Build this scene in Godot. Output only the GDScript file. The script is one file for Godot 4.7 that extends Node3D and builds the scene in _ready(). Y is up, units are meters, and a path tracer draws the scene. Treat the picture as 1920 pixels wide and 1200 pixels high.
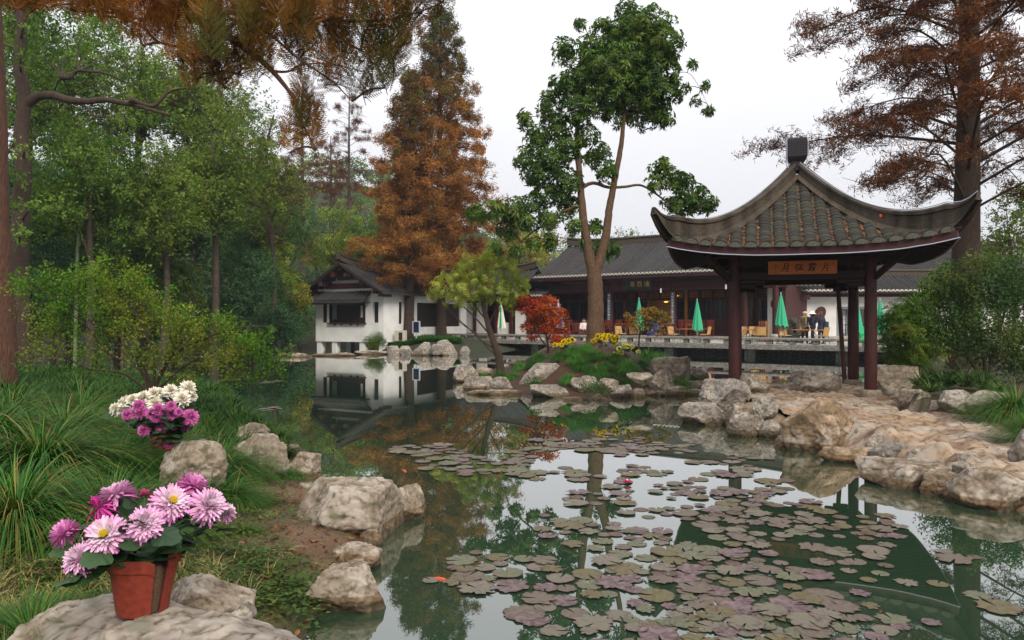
extends Node3D
# A garden pond in autumn: pavilion, tea house on a terrace, islet of rocks, dawn redwoods. y up, metres, water at y = 0.

const F := 1371.0
const EYE := 1.78
const HY := 600.0
const GOLD := 2.399963
var rng := RandomNumberGenerator.new()
var M := {}
var T := {}
var taken := {}
var noise := FastNoiseLite.new()
var ridged := FastNoiseLite.new()
var fine := FastNoiseLite.new()
var icos := {}
var pond := PackedVector2Array()
var islet := PackedVector2Array()


class MB:
	var v := PackedVector3Array()
	var n := PackedVector3Array()
	var c := PackedColorArray()
	var ix := PackedInt32Array()
	var col := Color.WHITE

	func tri(a: Vector3, b: Vector3, p: Vector3) -> void:
		var nn := (b - a).cross(p - a).normalized()
		var i := v.size()
		v.append(a); v.append(b); v.append(p)
		n.append(nn); n.append(nn); n.append(nn)
		c.append(col); c.append(col); c.append(col)
		ix.append(i); ix.append(i + 2); ix.append(i + 1)

	func quad(a: Vector3, b: Vector3, p: Vector3, q: Vector3) -> void:
		var nn := (p - a).cross(q - b).normalized()
		var i := v.size()
		v.append(a); v.append(b); v.append(p); v.append(q)
		for k in 4:
			n.append(nn); c.append(col)
		ix.append(i); ix.append(i + 2); ix.append(i + 1)
		ix.append(i); ix.append(i + 3); ix.append(i + 2)

	func away(a: Vector3, b: Vector3, p: Vector3, q: Vector3, o: Vector3) -> void:
		if (p - a).cross(q - b).dot((a + b + p + q) * 0.25 - o) < 0.0:
			quad(a, q, p, b)
		else:
			quad(a, b, p, q)

	func box(t: Transform3D, s: Vector3, bv := 0.0) -> void:
		var h := s * 0.5
		var o := t.origin
		var m := minf(bv, minf(h.x, minf(h.y, h.z)) * 0.6)
		var p := []
		for k in 8:
			var g := Vector3(-1 if k & 1 == 0 else 1, -1 if k & 2 == 0 else 1, -1 if k & 4 == 0 else 1)
			var f := g * h
			if m <= 0.0:
				p.append([t * f, t * f, t * f])
			else:
				p.append([t * Vector3(f.x, f.y - g.y * m, f.z - g.z * m), t * Vector3(f.x - g.x * m, f.y, f.z - g.z * m), t * Vector3(f.x - g.x * m, f.y - g.y * m, f.z)])
		for e in [[0, 0, 2, 6, 4], [0, 1, 3, 7, 5], [1, 0, 1, 5, 4], [1, 2, 3, 7, 6], [2, 0, 1, 3, 2], [2, 4, 5, 7, 6]]:
			away(p[e[1]][e[0]], p[e[2]][e[0]], p[e[3]][e[0]], p[e[4]][e[0]], o)
		if m > 0.0:
			for e in [[0, 4, 0, 1], [1, 5, 0, 1], [2, 6, 0, 1], [3, 7, 0, 1], [0, 2, 0, 2], [1, 3, 0, 2], [4, 6, 0, 2], [5, 7, 0, 2], [0, 1, 1, 2], [2, 3, 1, 2], [4, 5, 1, 2], [6, 7, 1, 2]]:
				away(p[e[0]][e[2]], p[e[1]][e[2]], p[e[1]][e[3]], p[e[0]][e[3]], o)
			for k in 8:
				var a: Vector3 = p[k][0]
				var b: Vector3 = p[k][1]
				var d: Vector3 = p[k][2]
				if (b - a).cross(d - a).dot(a - o) < 0.0:
					tri(a, d, b)
				else:
					tri(a, b, d)

	# a beam from a to b, w wide and h high
	func bar(a: Vector3, b: Vector3, w: float, h: float, bv := 0.0) -> void:
		var z := (b - a).normalized()
		var x := Vector3.UP.cross(z)
		x = x.normalized() if x.length() > 0.01 else Vector3.RIGHT
		box(Transform3D(Basis(x, z.cross(x), z), (a + b) * 0.5), Vector3(w, h, a.distance_to(b)), bv)

	func tube(pts: PackedVector3Array, rr: PackedFloat32Array, sides := 6, cap := true) -> void:
		var m := pts.size()
		var t := (pts[1] - pts[0]).normalized()
		var u := t.cross(Vector3.UP if absf(t.y) < 0.9 else Vector3.RIGHT).normalized()
		var base := v.size()
		for i in m:
			t = (pts[mini(i + 1, m - 1)] - pts[maxi(i - 1, 0)]).normalized()
			u = (u - t * u.dot(t)).normalized()
			var w := t.cross(u)
			for k in sides:
				var a := TAU * k / sides
				var d := u * cos(a) + w * sin(a)
				v.append(pts[i] + d * rr[i]); n.append(d); c.append(col)
		for i in m - 1:
			for k in sides:
				var a := base + i * sides + k
				var b := base + i * sides + (k + 1) % sides
				ix.append(a); ix.append(b + sides); ix.append(b)
				ix.append(a); ix.append(a + sides); ix.append(b + sides)
		if cap:
			for e in [0, m - 1]:
				var o := v.size()
				var d := (pts[0] - pts[1]).normalized() if e == 0 else (pts[m - 1] - pts[m - 2]).normalized()
				v.append(pts[e]); n.append(d); c.append(col)
				for k in sides:
					v.append(v[base + e * sides + k]); n.append(d); c.append(col)
				for k in sides:
					var a := o + 1 + k
					var b := o + 1 + (k + 1) % sides
					ix.append(o)
					ix.append(a if e == 0 else b)
					ix.append(b if e == 0 else a)

	# smooth sheet of nu x nv points, outside where d/du x d/dv points
	func sheet(nu: int, nv: int, p: PackedVector3Array, wrap := false, cc := PackedColorArray()) -> void:
		var base := v.size()
		var nn := PackedVector3Array()
		nn.resize(nu * nv)
		var last := nu if wrap else nu - 1
		for j in nv - 1:
			for i in last:
				var a := j * nu + i
				var b := j * nu + (i + 1) % nu
				var f := (p[b + nu] - p[a]).cross(p[a + nu] - p[b])
				nn[a] += f; nn[b] += f; nn[a + nu] += f; nn[b + nu] += f
				ix.append(base + a); ix.append(base + b + nu); ix.append(base + b)
				ix.append(base + a); ix.append(base + a + nu); ix.append(base + b + nu)
		for k in nu * nv:
			v.append(p[k]); n.append(nn[k].normalized())
			c.append(cc[k] if cc.size() else col)

	# turned about y: profile of (radius, height) from the bottom up
	func lathe(prof: Array, sides := 20, at := Vector3.ZERO) -> void:
		var p := PackedVector3Array()
		for q in prof:
			for k in sides:
				var a := -TAU * k / sides
				p.append(at + Vector3(cos(a) * q.x, q.y, sin(a) * q.x))
		sheet(sides, prof.size(), p, true)

	func leaf(o: Vector3, d: Vector3, side: Vector3, l: float, w: float, droop := 0.0, fold := 0.0) -> void:
		var up := side.cross(d).normalized()
		var m := o + d * l * 0.45 - up * fold * w
		var t := o + d * l - Vector3(0, droop * l, 0)
		var a := o + d * l * 0.42 + side * w * 0.5 + up * fold * w * 0.3
		var b := o + d * l * 0.42 - side * w * 0.5 + up * fold * w * 0.3
		if fold == 0.0:
			quad(o, b, t, a)
		else:
			quad(o, m, t, a)
			quad(o, b, t, m)

	func blade(o: Vector3, d: Vector3, out: Vector3, l: float, w: float, bend: float, segs := 4) -> void:
		var s := out.cross(Vector3.UP).normalized()
		var base := v.size()
		var p := o
		var dir := d
		for i in segs + 1:
			var f := float(i) / segs
			var ww := w * (1.0 - f * f) * 0.5 + 0.0004
			var nn := s.cross(dir).normalized()
			v.append(p - s * ww); v.append(p + s * ww)
			n.append(nn); n.append(nn)
			c.append(col); c.append(col)
			if i < segs:
				var a := base + i * 2
				ix.append(a); ix.append(a + 3); ix.append(a + 1)
				ix.append(a); ix.append(a + 2); ix.append(a + 3)
			p += dir * l / segs
			dir = (dir + Vector3(0, -bend, 0) / segs * (0.5 + f) + out * bend * 0.35 / segs).normalized()

	func add(o: MB, t: Transform3D, tint := Color.WHITE) -> void:
		var base := v.size()
		for k in o.v.size():
			v.append(t * o.v[k]); n.append((t.basis * o.n[k]).normalized()); c.append(o.c[k] * tint)
		for k in o.ix:
			ix.append(base + k)

	func mesh() -> ArrayMesh:
		var a := []
		a.resize(Mesh.ARRAY_MAX)
		a[Mesh.ARRAY_VERTEX] = v
		a[Mesh.ARRAY_NORMAL] = n
		a[Mesh.ARRAY_COLOR] = c
		a[Mesh.ARRAY_INDEX] = ix
		var m := ArrayMesh.new()
		m.add_surface_from_arrays(Mesh.PRIMITIVE_TRIANGLES, a)
		return m


# ---------------------------------------------------------------- places
func P(px: float, py: float, z: float) -> Vector3:
	return Vector3((px - 960.0) * z / F, EYE - (py - HY) * z / F, -z)

func G(px: float, py: float, h := 0.0) -> Vector3:
	return P(px, py, F * (EYE - h) / (py - HY))

func on_ground(px: float, z: float) -> Vector3:
	var x := (px - 960.0) * z / F
	var y := ground(x, -z)
	if x > 4.4 and z < 18.0: y = maxf(y, 0.26)
	return Vector3(x, y, -z)

func rv(a: float) -> Vector3:
	return Vector3(rng.randf_range(-a, a), rng.randf_range(-a, a), rng.randf_range(-a, a))

func unit() -> Vector3:
	var y := rng.randf_range(-1, 1)
	var a := rng.randf() * TAU
	var r := sqrt(1.0 - y * y)
	return Vector3(cos(a) * r, y, sin(a) * r)

func turned(axis: Vector3, spin: float, s := 1.0) -> Basis:
	var q := Basis(Vector3.RIGHT, PI) if axis.y < -0.999 else Basis(Quaternion(Vector3.UP, axis.normalized()))
	return (q * Basis(Vector3.UP, spin)).scaled_local(Vector3.ONE * s)

func lin(r: float, g: float, b: float) -> Color:
	return Color(r, g, b)


# ---------------------------------------------------------------- nodes
func numbered(called: String) -> String:
	if not taken.has(called):
		taken[called] = 0
		return called
	taken[called] += 1
	return "%s_%03d" % [called, taken[called]]

func tag(o: Node, label: String, category: String, group := "", kind := "") -> Node:
	o.set_meta("label", label)
	if category: o.set_meta("category", category)
	if group: o.set_meta("group", group)
	if kind: o.set_meta("kind", kind)
	return o

func thing(called: String, label: String, category: String, at := Vector3.ZERO, turn := 0.0, group := "") -> Node3D:
	var o := Node3D.new()
	o.name = numbered(called)
	add_child(o)
	o.position = at
	o.rotation.y = turn
	tag(o, label, category, group)
	return o

func put(called: String, mesh: Mesh, mat: Material, parent: Node = self, kind := "") -> MeshInstance3D:
	var m := MeshInstance3D.new()
	m.name = numbered(called) if parent == self else called
	m.mesh = mesh
	m.material_override = mat
	if kind: m.set_meta("kind", kind)
	parent.add_child(m, true)
	return m

func copies(called: String, mesh: Mesh, mat: Material, xf: Array, cols: PackedColorArray, parent: Node) -> MultiMeshInstance3D:
	var mm := MultiMesh.new()
	mm.transform_format = MultiMesh.TRANSFORM_3D
	mm.use_colors = true
	mm.mesh = mesh
	mm.instance_count = xf.size()
	for i in xf.size():
		mm.set_instance_transform(i, xf[i])
		mm.set_instance_color(i, cols[i])
	var o := MultiMeshInstance3D.new()
	o.name = numbered(called) if parent == self else called
	o.multimesh = mm
	o.material_override = mat
	o.set_meta("kind", "stuff")
	parent.add_child(o, true)
	return o

func dup(o: Node3D, at: Vector3, turn := 0.0, label := "", s := 1.0) -> Node3D:
	var r: Node3D = o.duplicate()
	r.name = numbered(String(o.name).trim_suffix("_000"))
	add_child(r)
	r.position = at
	r.rotation.y = turn
	r.scale = Vector3.ONE * s
	if label: r.set_meta("label", label)
	return r


# ---------------------------------------------------------------- materials
func noise_tex(freq: float, oct: int, kind: int, lo: float, hi: float, seed_: int, fractal := FastNoiseLite.FRACTAL_FBM) -> NoiseTexture2D:
	var f := FastNoiseLite.new()
	f.noise_type = kind
	f.frequency = freq
	f.fractal_type = fractal
	f.fractal_octaves = oct
	f.seed = seed_
	var t := NoiseTexture2D.new()
	t.width = 512
	t.height = 512
	t.seamless = true
	t.noise = f
	var g := Gradient.new()
	g.set_color(0, Color(lo, lo, lo))
	g.set_color(1, Color(hi, hi, hi))
	t.color_ramp = g
	return t

# colours are linear, real-world base colours; tex and bump are laid on in three planes, sc repeats per metre
func mat(called: String, col: Color, rough := 0.9, tex: Texture2D = null, sc := Vector3.ONE, bump := 0.0, bump_tex: Texture2D = null) -> StandardMaterial3D:
	var m := StandardMaterial3D.new()
	m.resource_name = called
	m.albedo_color = col.linear_to_srgb()
	m.vertex_color_use_as_albedo = true
	m.roughness = rough
	m.metallic_specular = 0.4
	if tex or bump_tex:
		m.uv1_triplanar = true
		m.uv1_scale = sc
		if tex: m.albedo_texture = tex
	if bump > 0.0:
		m.heightmap_enabled = true
		m.heightmap_texture = bump_tex if bump_tex else tex
		m.heightmap_scale = bump
	M[called] = m
	return m

func leaf_mat(called: String, light: Color, rough := 0.55, spec := 0.4) -> StandardMaterial3D:
	var m := mat(called, Color.WHITE, rough)
	m.metallic_specular = spec
	m.backlight_enabled = true
	m.backlight = light
	return m

func make_materials() -> void:
	T.crack = noise_tex(0.011, 5, FastNoiseLite.TYPE_SIMPLEX_SMOOTH, 1.0, 0.2, 23, FastNoiseLite.FRACTAL_RIDGED)
	var cg: Gradient = T.crack.color_ramp
	cg.set_color(1, Color(0.22, 0.19, 0.16))
	cg.add_point(0.45, Color(0.97, 0.96, 0.95))
	cg.add_point(0.72, Color(0.86, 0.83, 0.79))
	cg.add_point(0.86, Color(0.58, 0.54, 0.49))
	T.rough = noise_tex(0.014, 6, FastNoiseLite.TYPE_SIMPLEX_SMOOTH, 0.60, 1.0, 3)
	T.crag = noise_tex(0.012, 6, FastNoiseLite.TYPE_SIMPLEX_SMOOTH, 1.0, 0.52, 5, FastNoiseLite.FRACTAL_RIDGED)
	T.speck = noise_tex(0.06, 4, FastNoiseLite.TYPE_SIMPLEX_SMOOTH, 0.62, 1.0, 8)
	T.cell = noise_tex(0.03, 3, FastNoiseLite.TYPE_CELLULAR, 1.0, 0.6, 11)
	T.soft = noise_tex(0.008, 4, FastNoiseLite.TYPE_SIMPLEX_SMOOTH, 0.72, 1.0, 13)
	T.faint = noise_tex(0.006, 4, FastNoiseLite.TYPE_SIMPLEX_SMOOTH, 0.90, 1.0, 17)
	mat("rock", Color.WHITE, 0.92, T.crack, Vector3(0.75, 1.1, 0.75), 2.4, T.rough)
	mat("near_rock", Color.WHITE, 0.92, T.crack, Vector3(0.9, 1.3, 0.9), 1.6, T.rough)
	mat("soil", Color.WHITE, 0.97, T.speck, Vector3.ONE * 1.1, 3.0, T.rough)
	mat("path_stone", Color.WHITE, 0.95, T.crack, Vector3.ONE * 0.55, 6.0, T.rough)
	mat("bark_red", lin(0.17, 0.080, 0.050), 0.95, T.crag, Vector3(4.0, 0.45, 4.0), 4.0)
	mat("bark_brown", lin(0.10, 0.066, 0.046), 0.95, T.crag, Vector3(4.0, 0.5, 4.0), 3.0)
	mat("bark_smooth", lin(0.17, 0.098, 0.056), 0.85, T.rough, Vector3(2.5, 0.8, 2.5), 1.5)
	mat("bark_far", lin(0.10, 0.073, 0.052), 0.95, T.rough, Vector3(2.0, 0.4, 2.0), 2.0)
	mat("twig", lin(0.06, 0.042, 0.03), 0.9)
	mat("red_wood", lin(0.055, 0.013, 0.011), 0.55, T.soft, Vector3(2.0, 0.6, 2.0), 0.3, T.rough)
	mat("dark_wood", lin(0.026, 0.012, 0.010), 0.7, T.soft, Vector3(1.5, 1.5, 1.5), 0.3, T.rough)
	mat("hall_wood", lin(0.075, 0.020, 0.018), 0.6, T.soft, Vector3(1.2, 0.4, 1.2), 0.3, T.rough)
	mat("chair_wood", lin(0.20, 0.036, 0.018), 0.45, T.soft, Vector3(3, 1, 3), 0.2, T.rough)
	mat("plaster", lin(0.78, 0.76, 0.73), 0.9, T.faint, Vector3.ONE * 0.25)
	mat("plinth", lin(0.33, 0.27, 0.20), 0.9, T.rough, Vector3.ONE * 2.0, 0.8)
	mat("deck_stone", lin(0.34, 0.32, 0.28), 0.92, T.rough, Vector3(0.5, 0.9, 0.5), 1.0)
	mat("floor_stone", lin(0.50, 0.46, 0.41), 0.9, T.soft, Vector3.ONE * 0.6, 0.4)
	mat("tile", Color.WHITE, 0.85, T.rough, Vector3.ONE * 4.0, 0.6)
	mat("far_tile", lin(0.062, 0.057, 0.060), 0.85, T.rough, Vector3.ONE * 1.2, 0.8)
	mat("ridge", lin(0.108, 0.084, 0.062), 0.9, T.rough, Vector3.ONE * 1.8, 1.0, T.crag)
	mat("plain", Color.WHITE, 0.7)
	mat("glossy", Color.WHITE, 0.35)
	mat("cloth", Color.WHITE, 0.85)
	mat("pot", lin(0.27, 0.042, 0.022), 0.6, T.soft, Vector3.ONE * 5.0, 0.2, T.rough)
	mat("root_soil", lin(0.12, 0.075, 0.048), 0.97, T.crack, Vector3.ONE * 9.0, 0.8, T.rough)
	mat("pale_metal", lin(0.45, 0.47, 0.52), 0.4)
	mat("tube", lin(0.75, 0.77, 0.8), 0.4)
	leaf_mat("leaves", lin(0.75, 0.85, 0.3), 0.6, 0.22)
	leaf_mat("gloss_leaves", lin(0.7, 0.8, 0.2), 0.38, 0.38)
	leaf_mat("needles", lin(0.8, 0.6, 0.35), 0.75, 0.25)
	leaf_mat("grass", lin(0.5, 0.6, 0.2), 0.55, 0.22)
	leaf_mat("petals", lin(0.5, 0.4, 0.45), 0.75, 0.2)
	var lp := mat("lily_pad", Color.WHITE, 0.36, T.speck, Vector3.ONE * 5.0, 0.3, T.rough)
	lp.metallic_specular = 0.5
	var w := mat("water", lin(0.020, 0.041, 0.022), 0.012)
	w.metallic_specular = 0.8
	w.clearcoat_enabled = true
	w.clearcoat = 1.0
	w.clearcoat_roughness = 0.01
	var g := mat("glass", lin(0.02, 0.022, 0.025), 0.08)
	g.metallic_specular = 0.5


# ---------------------------------------------------------------- the scene
func _ready() -> void:
	var cam := Camera3D.new()
	cam.name = "camera"
	cam.position = Vector3(0, EYE, 0)
	cam.keep_aspect = Camera3D.KEEP_HEIGHT
	cam.fov = rad_to_deg(2.0 * atan(600.0 / F))
	cam.near = 0.1
	cam.far = 900.0
	cam.current = true
	add_child(cam)
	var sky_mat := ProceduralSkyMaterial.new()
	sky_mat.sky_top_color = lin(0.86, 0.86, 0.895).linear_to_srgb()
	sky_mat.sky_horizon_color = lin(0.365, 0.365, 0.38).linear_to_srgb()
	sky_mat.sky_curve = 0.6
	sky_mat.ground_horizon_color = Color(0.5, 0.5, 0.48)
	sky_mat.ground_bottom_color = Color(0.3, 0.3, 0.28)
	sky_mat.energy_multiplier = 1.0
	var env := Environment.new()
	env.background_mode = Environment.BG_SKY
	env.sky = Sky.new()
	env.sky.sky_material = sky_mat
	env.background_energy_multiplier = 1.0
	env.tonemap_mode = Environment.TONE_MAPPER_LINEAR
	env.tonemap_exposure = 2.05
	env.sdfgi_enabled = true
	env.ssao_enabled = true
	env.ssil_enabled = true
	env.fog_enabled = FOG
	env.fog_density = 0.0004
	env.fog_light_color = Color(0.86, 0.90, 0.97)
	var we := WorldEnvironment.new()
	we.name = "environment"
	we.environment = env
	add_child(we)
	var sun := DirectionalLight3D.new()
	sun.name = "sun"
	sun.light_color = Color(1.0, 0.97, 0.92)
	sun.light_energy = 0.5
	sun.light_angular_distance = 25.0
	sun.shadow_enabled = true
	sun.rotation_degrees = Vector3(-40, 24, 0)
	add_child(sun)

	rng.seed = 20
	noise.seed = 4
	noise.frequency = 1.0
	noise.fractal_octaves = 4
	ridged.seed = 9
	ridged.frequency = 1.0
	ridged.fractal_type = FastNoiseLite.FRACTAL_RIDGED
	ridged.fractal_octaves = 4
	fine.seed = 31
	fine.frequency = 1.0
	fine.fractal_octaves = 2
	make_materials()
	make_shore()
	make_ground()
	make_pavilion()
	make_terrace()
	make_hall()
	make_right_wing()
	make_white_house()
	make_gallery()
	make_forest()
	make_redwoods()
	make_islet_trees()
	make_shrubs()
	make_rocks()
	make_grasses()
	make_flowers()
	make_lilies()
	make_terrace_things()
	make_litter()

const FOG := true


# ---------------------------------------------------------------- land and water
func make_shore() -> void:
	var line := [[600, 1150], [655, 1075], [690, 1010], [650, 925], [600, 900], [575, 850], [520, 812], [478, 775], [440, 745], [330, 702]]
	for q in [[-1.0, -1.6], [-0.95, -3.2]]:
		pond.append(Vector2(q[0], q[1]))
	for q in line:
		var g := G(q[0], q[1])
		pond.append(Vector2(g.x, g.z))
	for q in [[-22.0, -24.0], [-40.0, -27.0], [-46.0, -36.0]]:
		pond.append(Vector2(q[0], q[1]))
	for q in [[150, 657], [500, 655], [560, 653], [600, 648], [690, 650], [735, 664], [800, 666], [882, 664]]:
		var g := G(q[0], q[1])
		pond.append(Vector2(g.x, g.z))
	for s in [2.0, 10.0, 20.0, 26.0]:
		var g := D(s, 2.4, 0)
		pond.append(Vector2(g.x, g.z))
	for q in [[1720, 690], [1655, 700], [1610, 722], [1560, 728], [1480, 737], [1405, 733], [1340, 742], [1292, 765], [1286, 792], [1350, 806], [1450, 828], [1560, 850], [1640, 888], [1740, 928], [1850, 953], [1960, 978]]:
		var g := G(q[0], q[1])
		pond.append(Vector2(g.x, g.z))
	for q in [[5.6, -5.0], [5.8, -1.6]]:
		pond.append(Vector2(q[0], q[1]))
	for q in [[852, 716], [880, 730], [935, 739], [1000, 743], [1080, 747], [1160, 745], [1210, 741], [1275, 740], [1318, 728], [1322, 706], [1285, 690], [1200, 682], [1100, 679], [1000, 679], [930, 686], [860, 700]]:
		var g := G(q[0], q[1])
		islet.append(Vector2(g.x, g.z))
	noise.frequency = 1.0

# on the terrace: s metres along its front edge to the right, t metres behind it
func D(s: float, t: float, h: float) -> Vector3:
	return Vector3(-1.98 + 0.82 * s + 0.573 * t, h, -45.3 + 0.573 * s - 0.82 * t)

func deck_s(px: float, t: float) -> float:
	var k := (px - 960.0) / F
	return (k * (45.3 + 0.82 * t) + 1.98 - 0.573 * t) / (0.82 + 0.573 * k)

func edge_distance(p: Vector2, poly: PackedVector2Array) -> float:
	var best := 1e9
	var j := poly.size() - 1
	var inside := false
	for i in poly.size():
		var a := poly[j]
		var b := poly[i]
		var e := b - a
		var w := p - a
		var q := w - e * clampf(w.dot(e) / e.length_squared(), 0.0, 1.0)
		best = minf(best, q.length_squared())
		if (a.y > p.y) != (b.y > p.y) and p.x < (b.x - a.x) * (p.y - a.y) / (b.y - a.y) + a.x:
			inside = not inside
		j = i
	return -sqrt(best) if inside else sqrt(best)

func ground(x: float, z: float) -> float:
	var p := Vector2(x, z)
	var d := 60.0
	if z > -75.0:
		d = edge_distance(p, pond)
	var h := 0.0
	if d < 0.0:
		h = maxf(-0.55, d * 0.6 - 0.03)
		if x > -4.0 and x < 8.0 and z < -14.0 and z > -30.0:
			var di := -edge_distance(p, islet)
			if di > 0.0:
				h = -0.02 + (0.26 + 0.72 * smoothstep(-0.4, 1.9, x) * smoothstep(5.6, 3.0, x)) * smoothstep(0.0, 2.5, di)
				h += 0.05 * noise.get_noise_2d(x * 1.5, z * 1.5)
			else:
				h = maxf(-0.55, di * 0.6 - 0.03)
		return h
	if z > -60.0:
		var left := smoothstep(1.0, -1.0, x)
		var bank := 0.06 + 0.11 * smoothstep(0.0, 0.6, d) + 0.62 * smoothstep(0.6, 4.5, d) * lerpf(0.4, 1.0, smoothstep(-11.0, -7.0, z))
		var stone := -0.12 + 0.45 * smoothstep(0.1, 1.3, d) + 0.5 * smoothstep(2.6, 5.5, d + (x - 9.5) * 0.6)
		var bed := bed_at(x, z, d)
		stone = lerpf(stone, 0.52, bed)
		stone -= (1.0 - bed) * 0.45 * smoothstep(4.3, 5.0, x) * smoothstep(13.6, 12.2, x) * smoothstep(-18.4, -17.4, z) * smoothstep(-3.2, -4.2, z)
		h = lerpf(stone, bank, left)
		if z < -30.0:
			h = 0.1 + 0.45 * smoothstep(0.0, 2.5, d)
		h += 0.04 * noise.get_noise_2d(x * 0.9, z * 0.9) * minf(d, 1.0)
	else:
		h = 0.55
	# the wooded slope at the back left, and the far ridge
	h += 9.0 * smoothstep(40.0, 85.0, -z) * smoothstep(2.0, -28.0, x)
	var far := smoothstep(85.0, 190.0, -z)
	if far > 0.0:
		h += far * (lerpf(16.0, 27.0, smoothstep(20.0, -50.0, x)) + 5.0 * noise.get_noise_2d(x * 0.012, z * 0.012)) * smoothstep(262.0, 215.0, -z)
	return h

func bed_at(x: float, z: float, d: float) -> float:
	return smoothstep(0.525, 0.55, x / maxf(-z, 0.1)) * smoothstep(11.5, 12.0, -z + (x - 7.2) * 0.25) * smoothstep(0.5, 1.2, d)

func d_islet(x: float, z: float) -> bool:
	return x > -3.0 and x < 7.0 and z < -15.0 and z > -25.0 and edge_distance(Vector2(x, z), islet) < 0.3

func make_ground() -> void:
	var xs := PackedFloat32Array()
	var zs := PackedFloat32Array()
	var a := -170.0
	while a < 190.0:
		xs.append(a)
		var m := absf(a - 1.0)
		a += 0.3 if m < 14.0 else 0.3 + (m - 14.0) * 0.07
	a = 12.0
	while a > -250.0:
		zs.append(a)
		a -= 0.5 if a > -2.0 else 0.28 if a > -28.0 else 0.28 + (-28.0 - a) * 0.045
	var nu := xs.size()
	var p := PackedVector3Array()
	var cc := PackedColorArray()
	for z in zs:
		for x in xs:
			var h := ground(x, z)
			p.append(Vector3(x, h, z))
			var k := noise.get_noise_2d(x * 0.7, z * 0.7)
			var k2 := noise.get_noise_2d(x * 2.3 + 40.0, z * 2.3)
			var soil := lin(0.135, 0.078, 0.046).lerp(lin(0.20, 0.125, 0.075), clampf(k2 + 0.4, 0, 1))
			var c := soil
			if x < -0.4 and z > -26.0:
				c = soil.lerp(lin(0.06, 0.085, 0.028), clampf((k + 0.15) * 1.6, 0.0, 0.75))
				c = c.lerp(lin(0.035, 0.06, 0.02), smoothstep(0.2, 0.5, h))
				c = c.lerp(lin(0.24, 0.18, 0.07), clampf(noise.get_noise_2d(x * 1.3, z * 1.3 + 90.0) * 2.0 - 0.5, 0.0, 0.7))
			elif x > 4.0 and z > -22.0:
				c = lin(0.40, 0.29, 0.19).lerp(lin(0.30, 0.21, 0.135), clampf(k + 0.4, 0, 1)).lerp(lin(0.085, 0.05, 0.032).lerp(lin(0.05, 0.055, 0.025), clampf(k2 + 0.5, 0, 1)), smoothstep(0.34, 0.46, h))
			elif z < -30.0:
				c = lin(0.06, 0.055, 0.03).lerp(lin(0.035, 0.05, 0.02), clampf(k + 0.5, 0, 1))
			if d_islet(x, z):
				c = lin(0.105, 0.050, 0.030).lerp(lin(0.06, 0.035, 0.024), clampf(k2 + 0.5, 0, 1))
			if h < 0.03:
				c = lin(0.05, 0.04, 0.025)
			cc.append(c)
	var b := MB.new()
	b.sheet(nu, zs.size(), p, false, cc)
	tag(put("ground", b.mesh(), M.soil), "brown earth of the banks and the wooded slope", "", "", "structure")
	# the sheet of water ends inside the banks
	var w := MB.new()
	w.quad(Vector3(-60, 0, 3), Vector3(40, 0, 3), Vector3(40, 0, -56), Vector3(-60, 0, -56))
	tag(put("pond_water", w.mesh(), M.water), "still green pond water mirroring trees and sky", "", "", "structure")
	# pitted pale rock floor round the pavilion
	var s := MB.new()
	var q := PackedVector3Array()
	var qc := PackedColorArray()
	var n := 170
	for j in n:
		for i in n:
			var x := 4.4 + 11.0 * i / (n - 1)
			var z := -3.5 - 15.5 * j / (n - 1)
			var d := edge_distance(Vector2(x, z), pond)
			var inner := smoothstep(-0.15, 0.7, d)
			var r := ridged.get_noise_2d(x * 0.42, z * 0.75)
			var f := noise.get_noise_2d(x * 1.6, z * 3.2)
			var g := ridged.get_noise_2d(x * 1.9 + 7.0, z * 3.4)
			var edge := smoothstep(1.6, 0.3, d) + 0.3
			var h := lerpf(-0.25, 0.27, inner) + (0.06 * r + 0.045 * f + 0.07 * maxf(g, -0.2) + 0.02 * fine.get_noise_2d(x * 6.0, z * 9.0)) * (0.5 + edge) - 0.02 * edge
			h += 0.12 * smoothstep(8.0, 11.0, x + (z + 9.0) * 0.5) - 0.5 * smoothstep(12.5, 14.5, x) - 0.5 * smoothstep(-17.6, -18.8, z)
			h -= 0.6 * bed_at(x, z, d)
			q.append(Vector3(x, h, z))
			var c := lin(0.39, 0.28, 0.18).lerp(lin(0.26, 0.185, 0.125), clampf(0.5 + f * 1.4, 0, 1))
			c = c.lerp(lin(0.36, 0.33, 0.29), clampf(r * 1.3 - 0.1, 0.0, 0.7))
			c = c.lerp(lin(0.14, 0.075, 0.045), smoothstep(0.16, 0.36, noise.get_noise_2d(x * 0.8 + 11.0, z * 2.6 + 3.0)) * 0.75)
			if h < 0.06: c = c * lin(0.5, 0.42, 0.33)
			qc.append(c)
	s.sheet(n, n, q, false, qc)
	tag(put("path_of_rock", s.mesh(), M.path_stone), "pitted tan rock floor leading to the pavilion", "", "", "structure")


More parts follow.
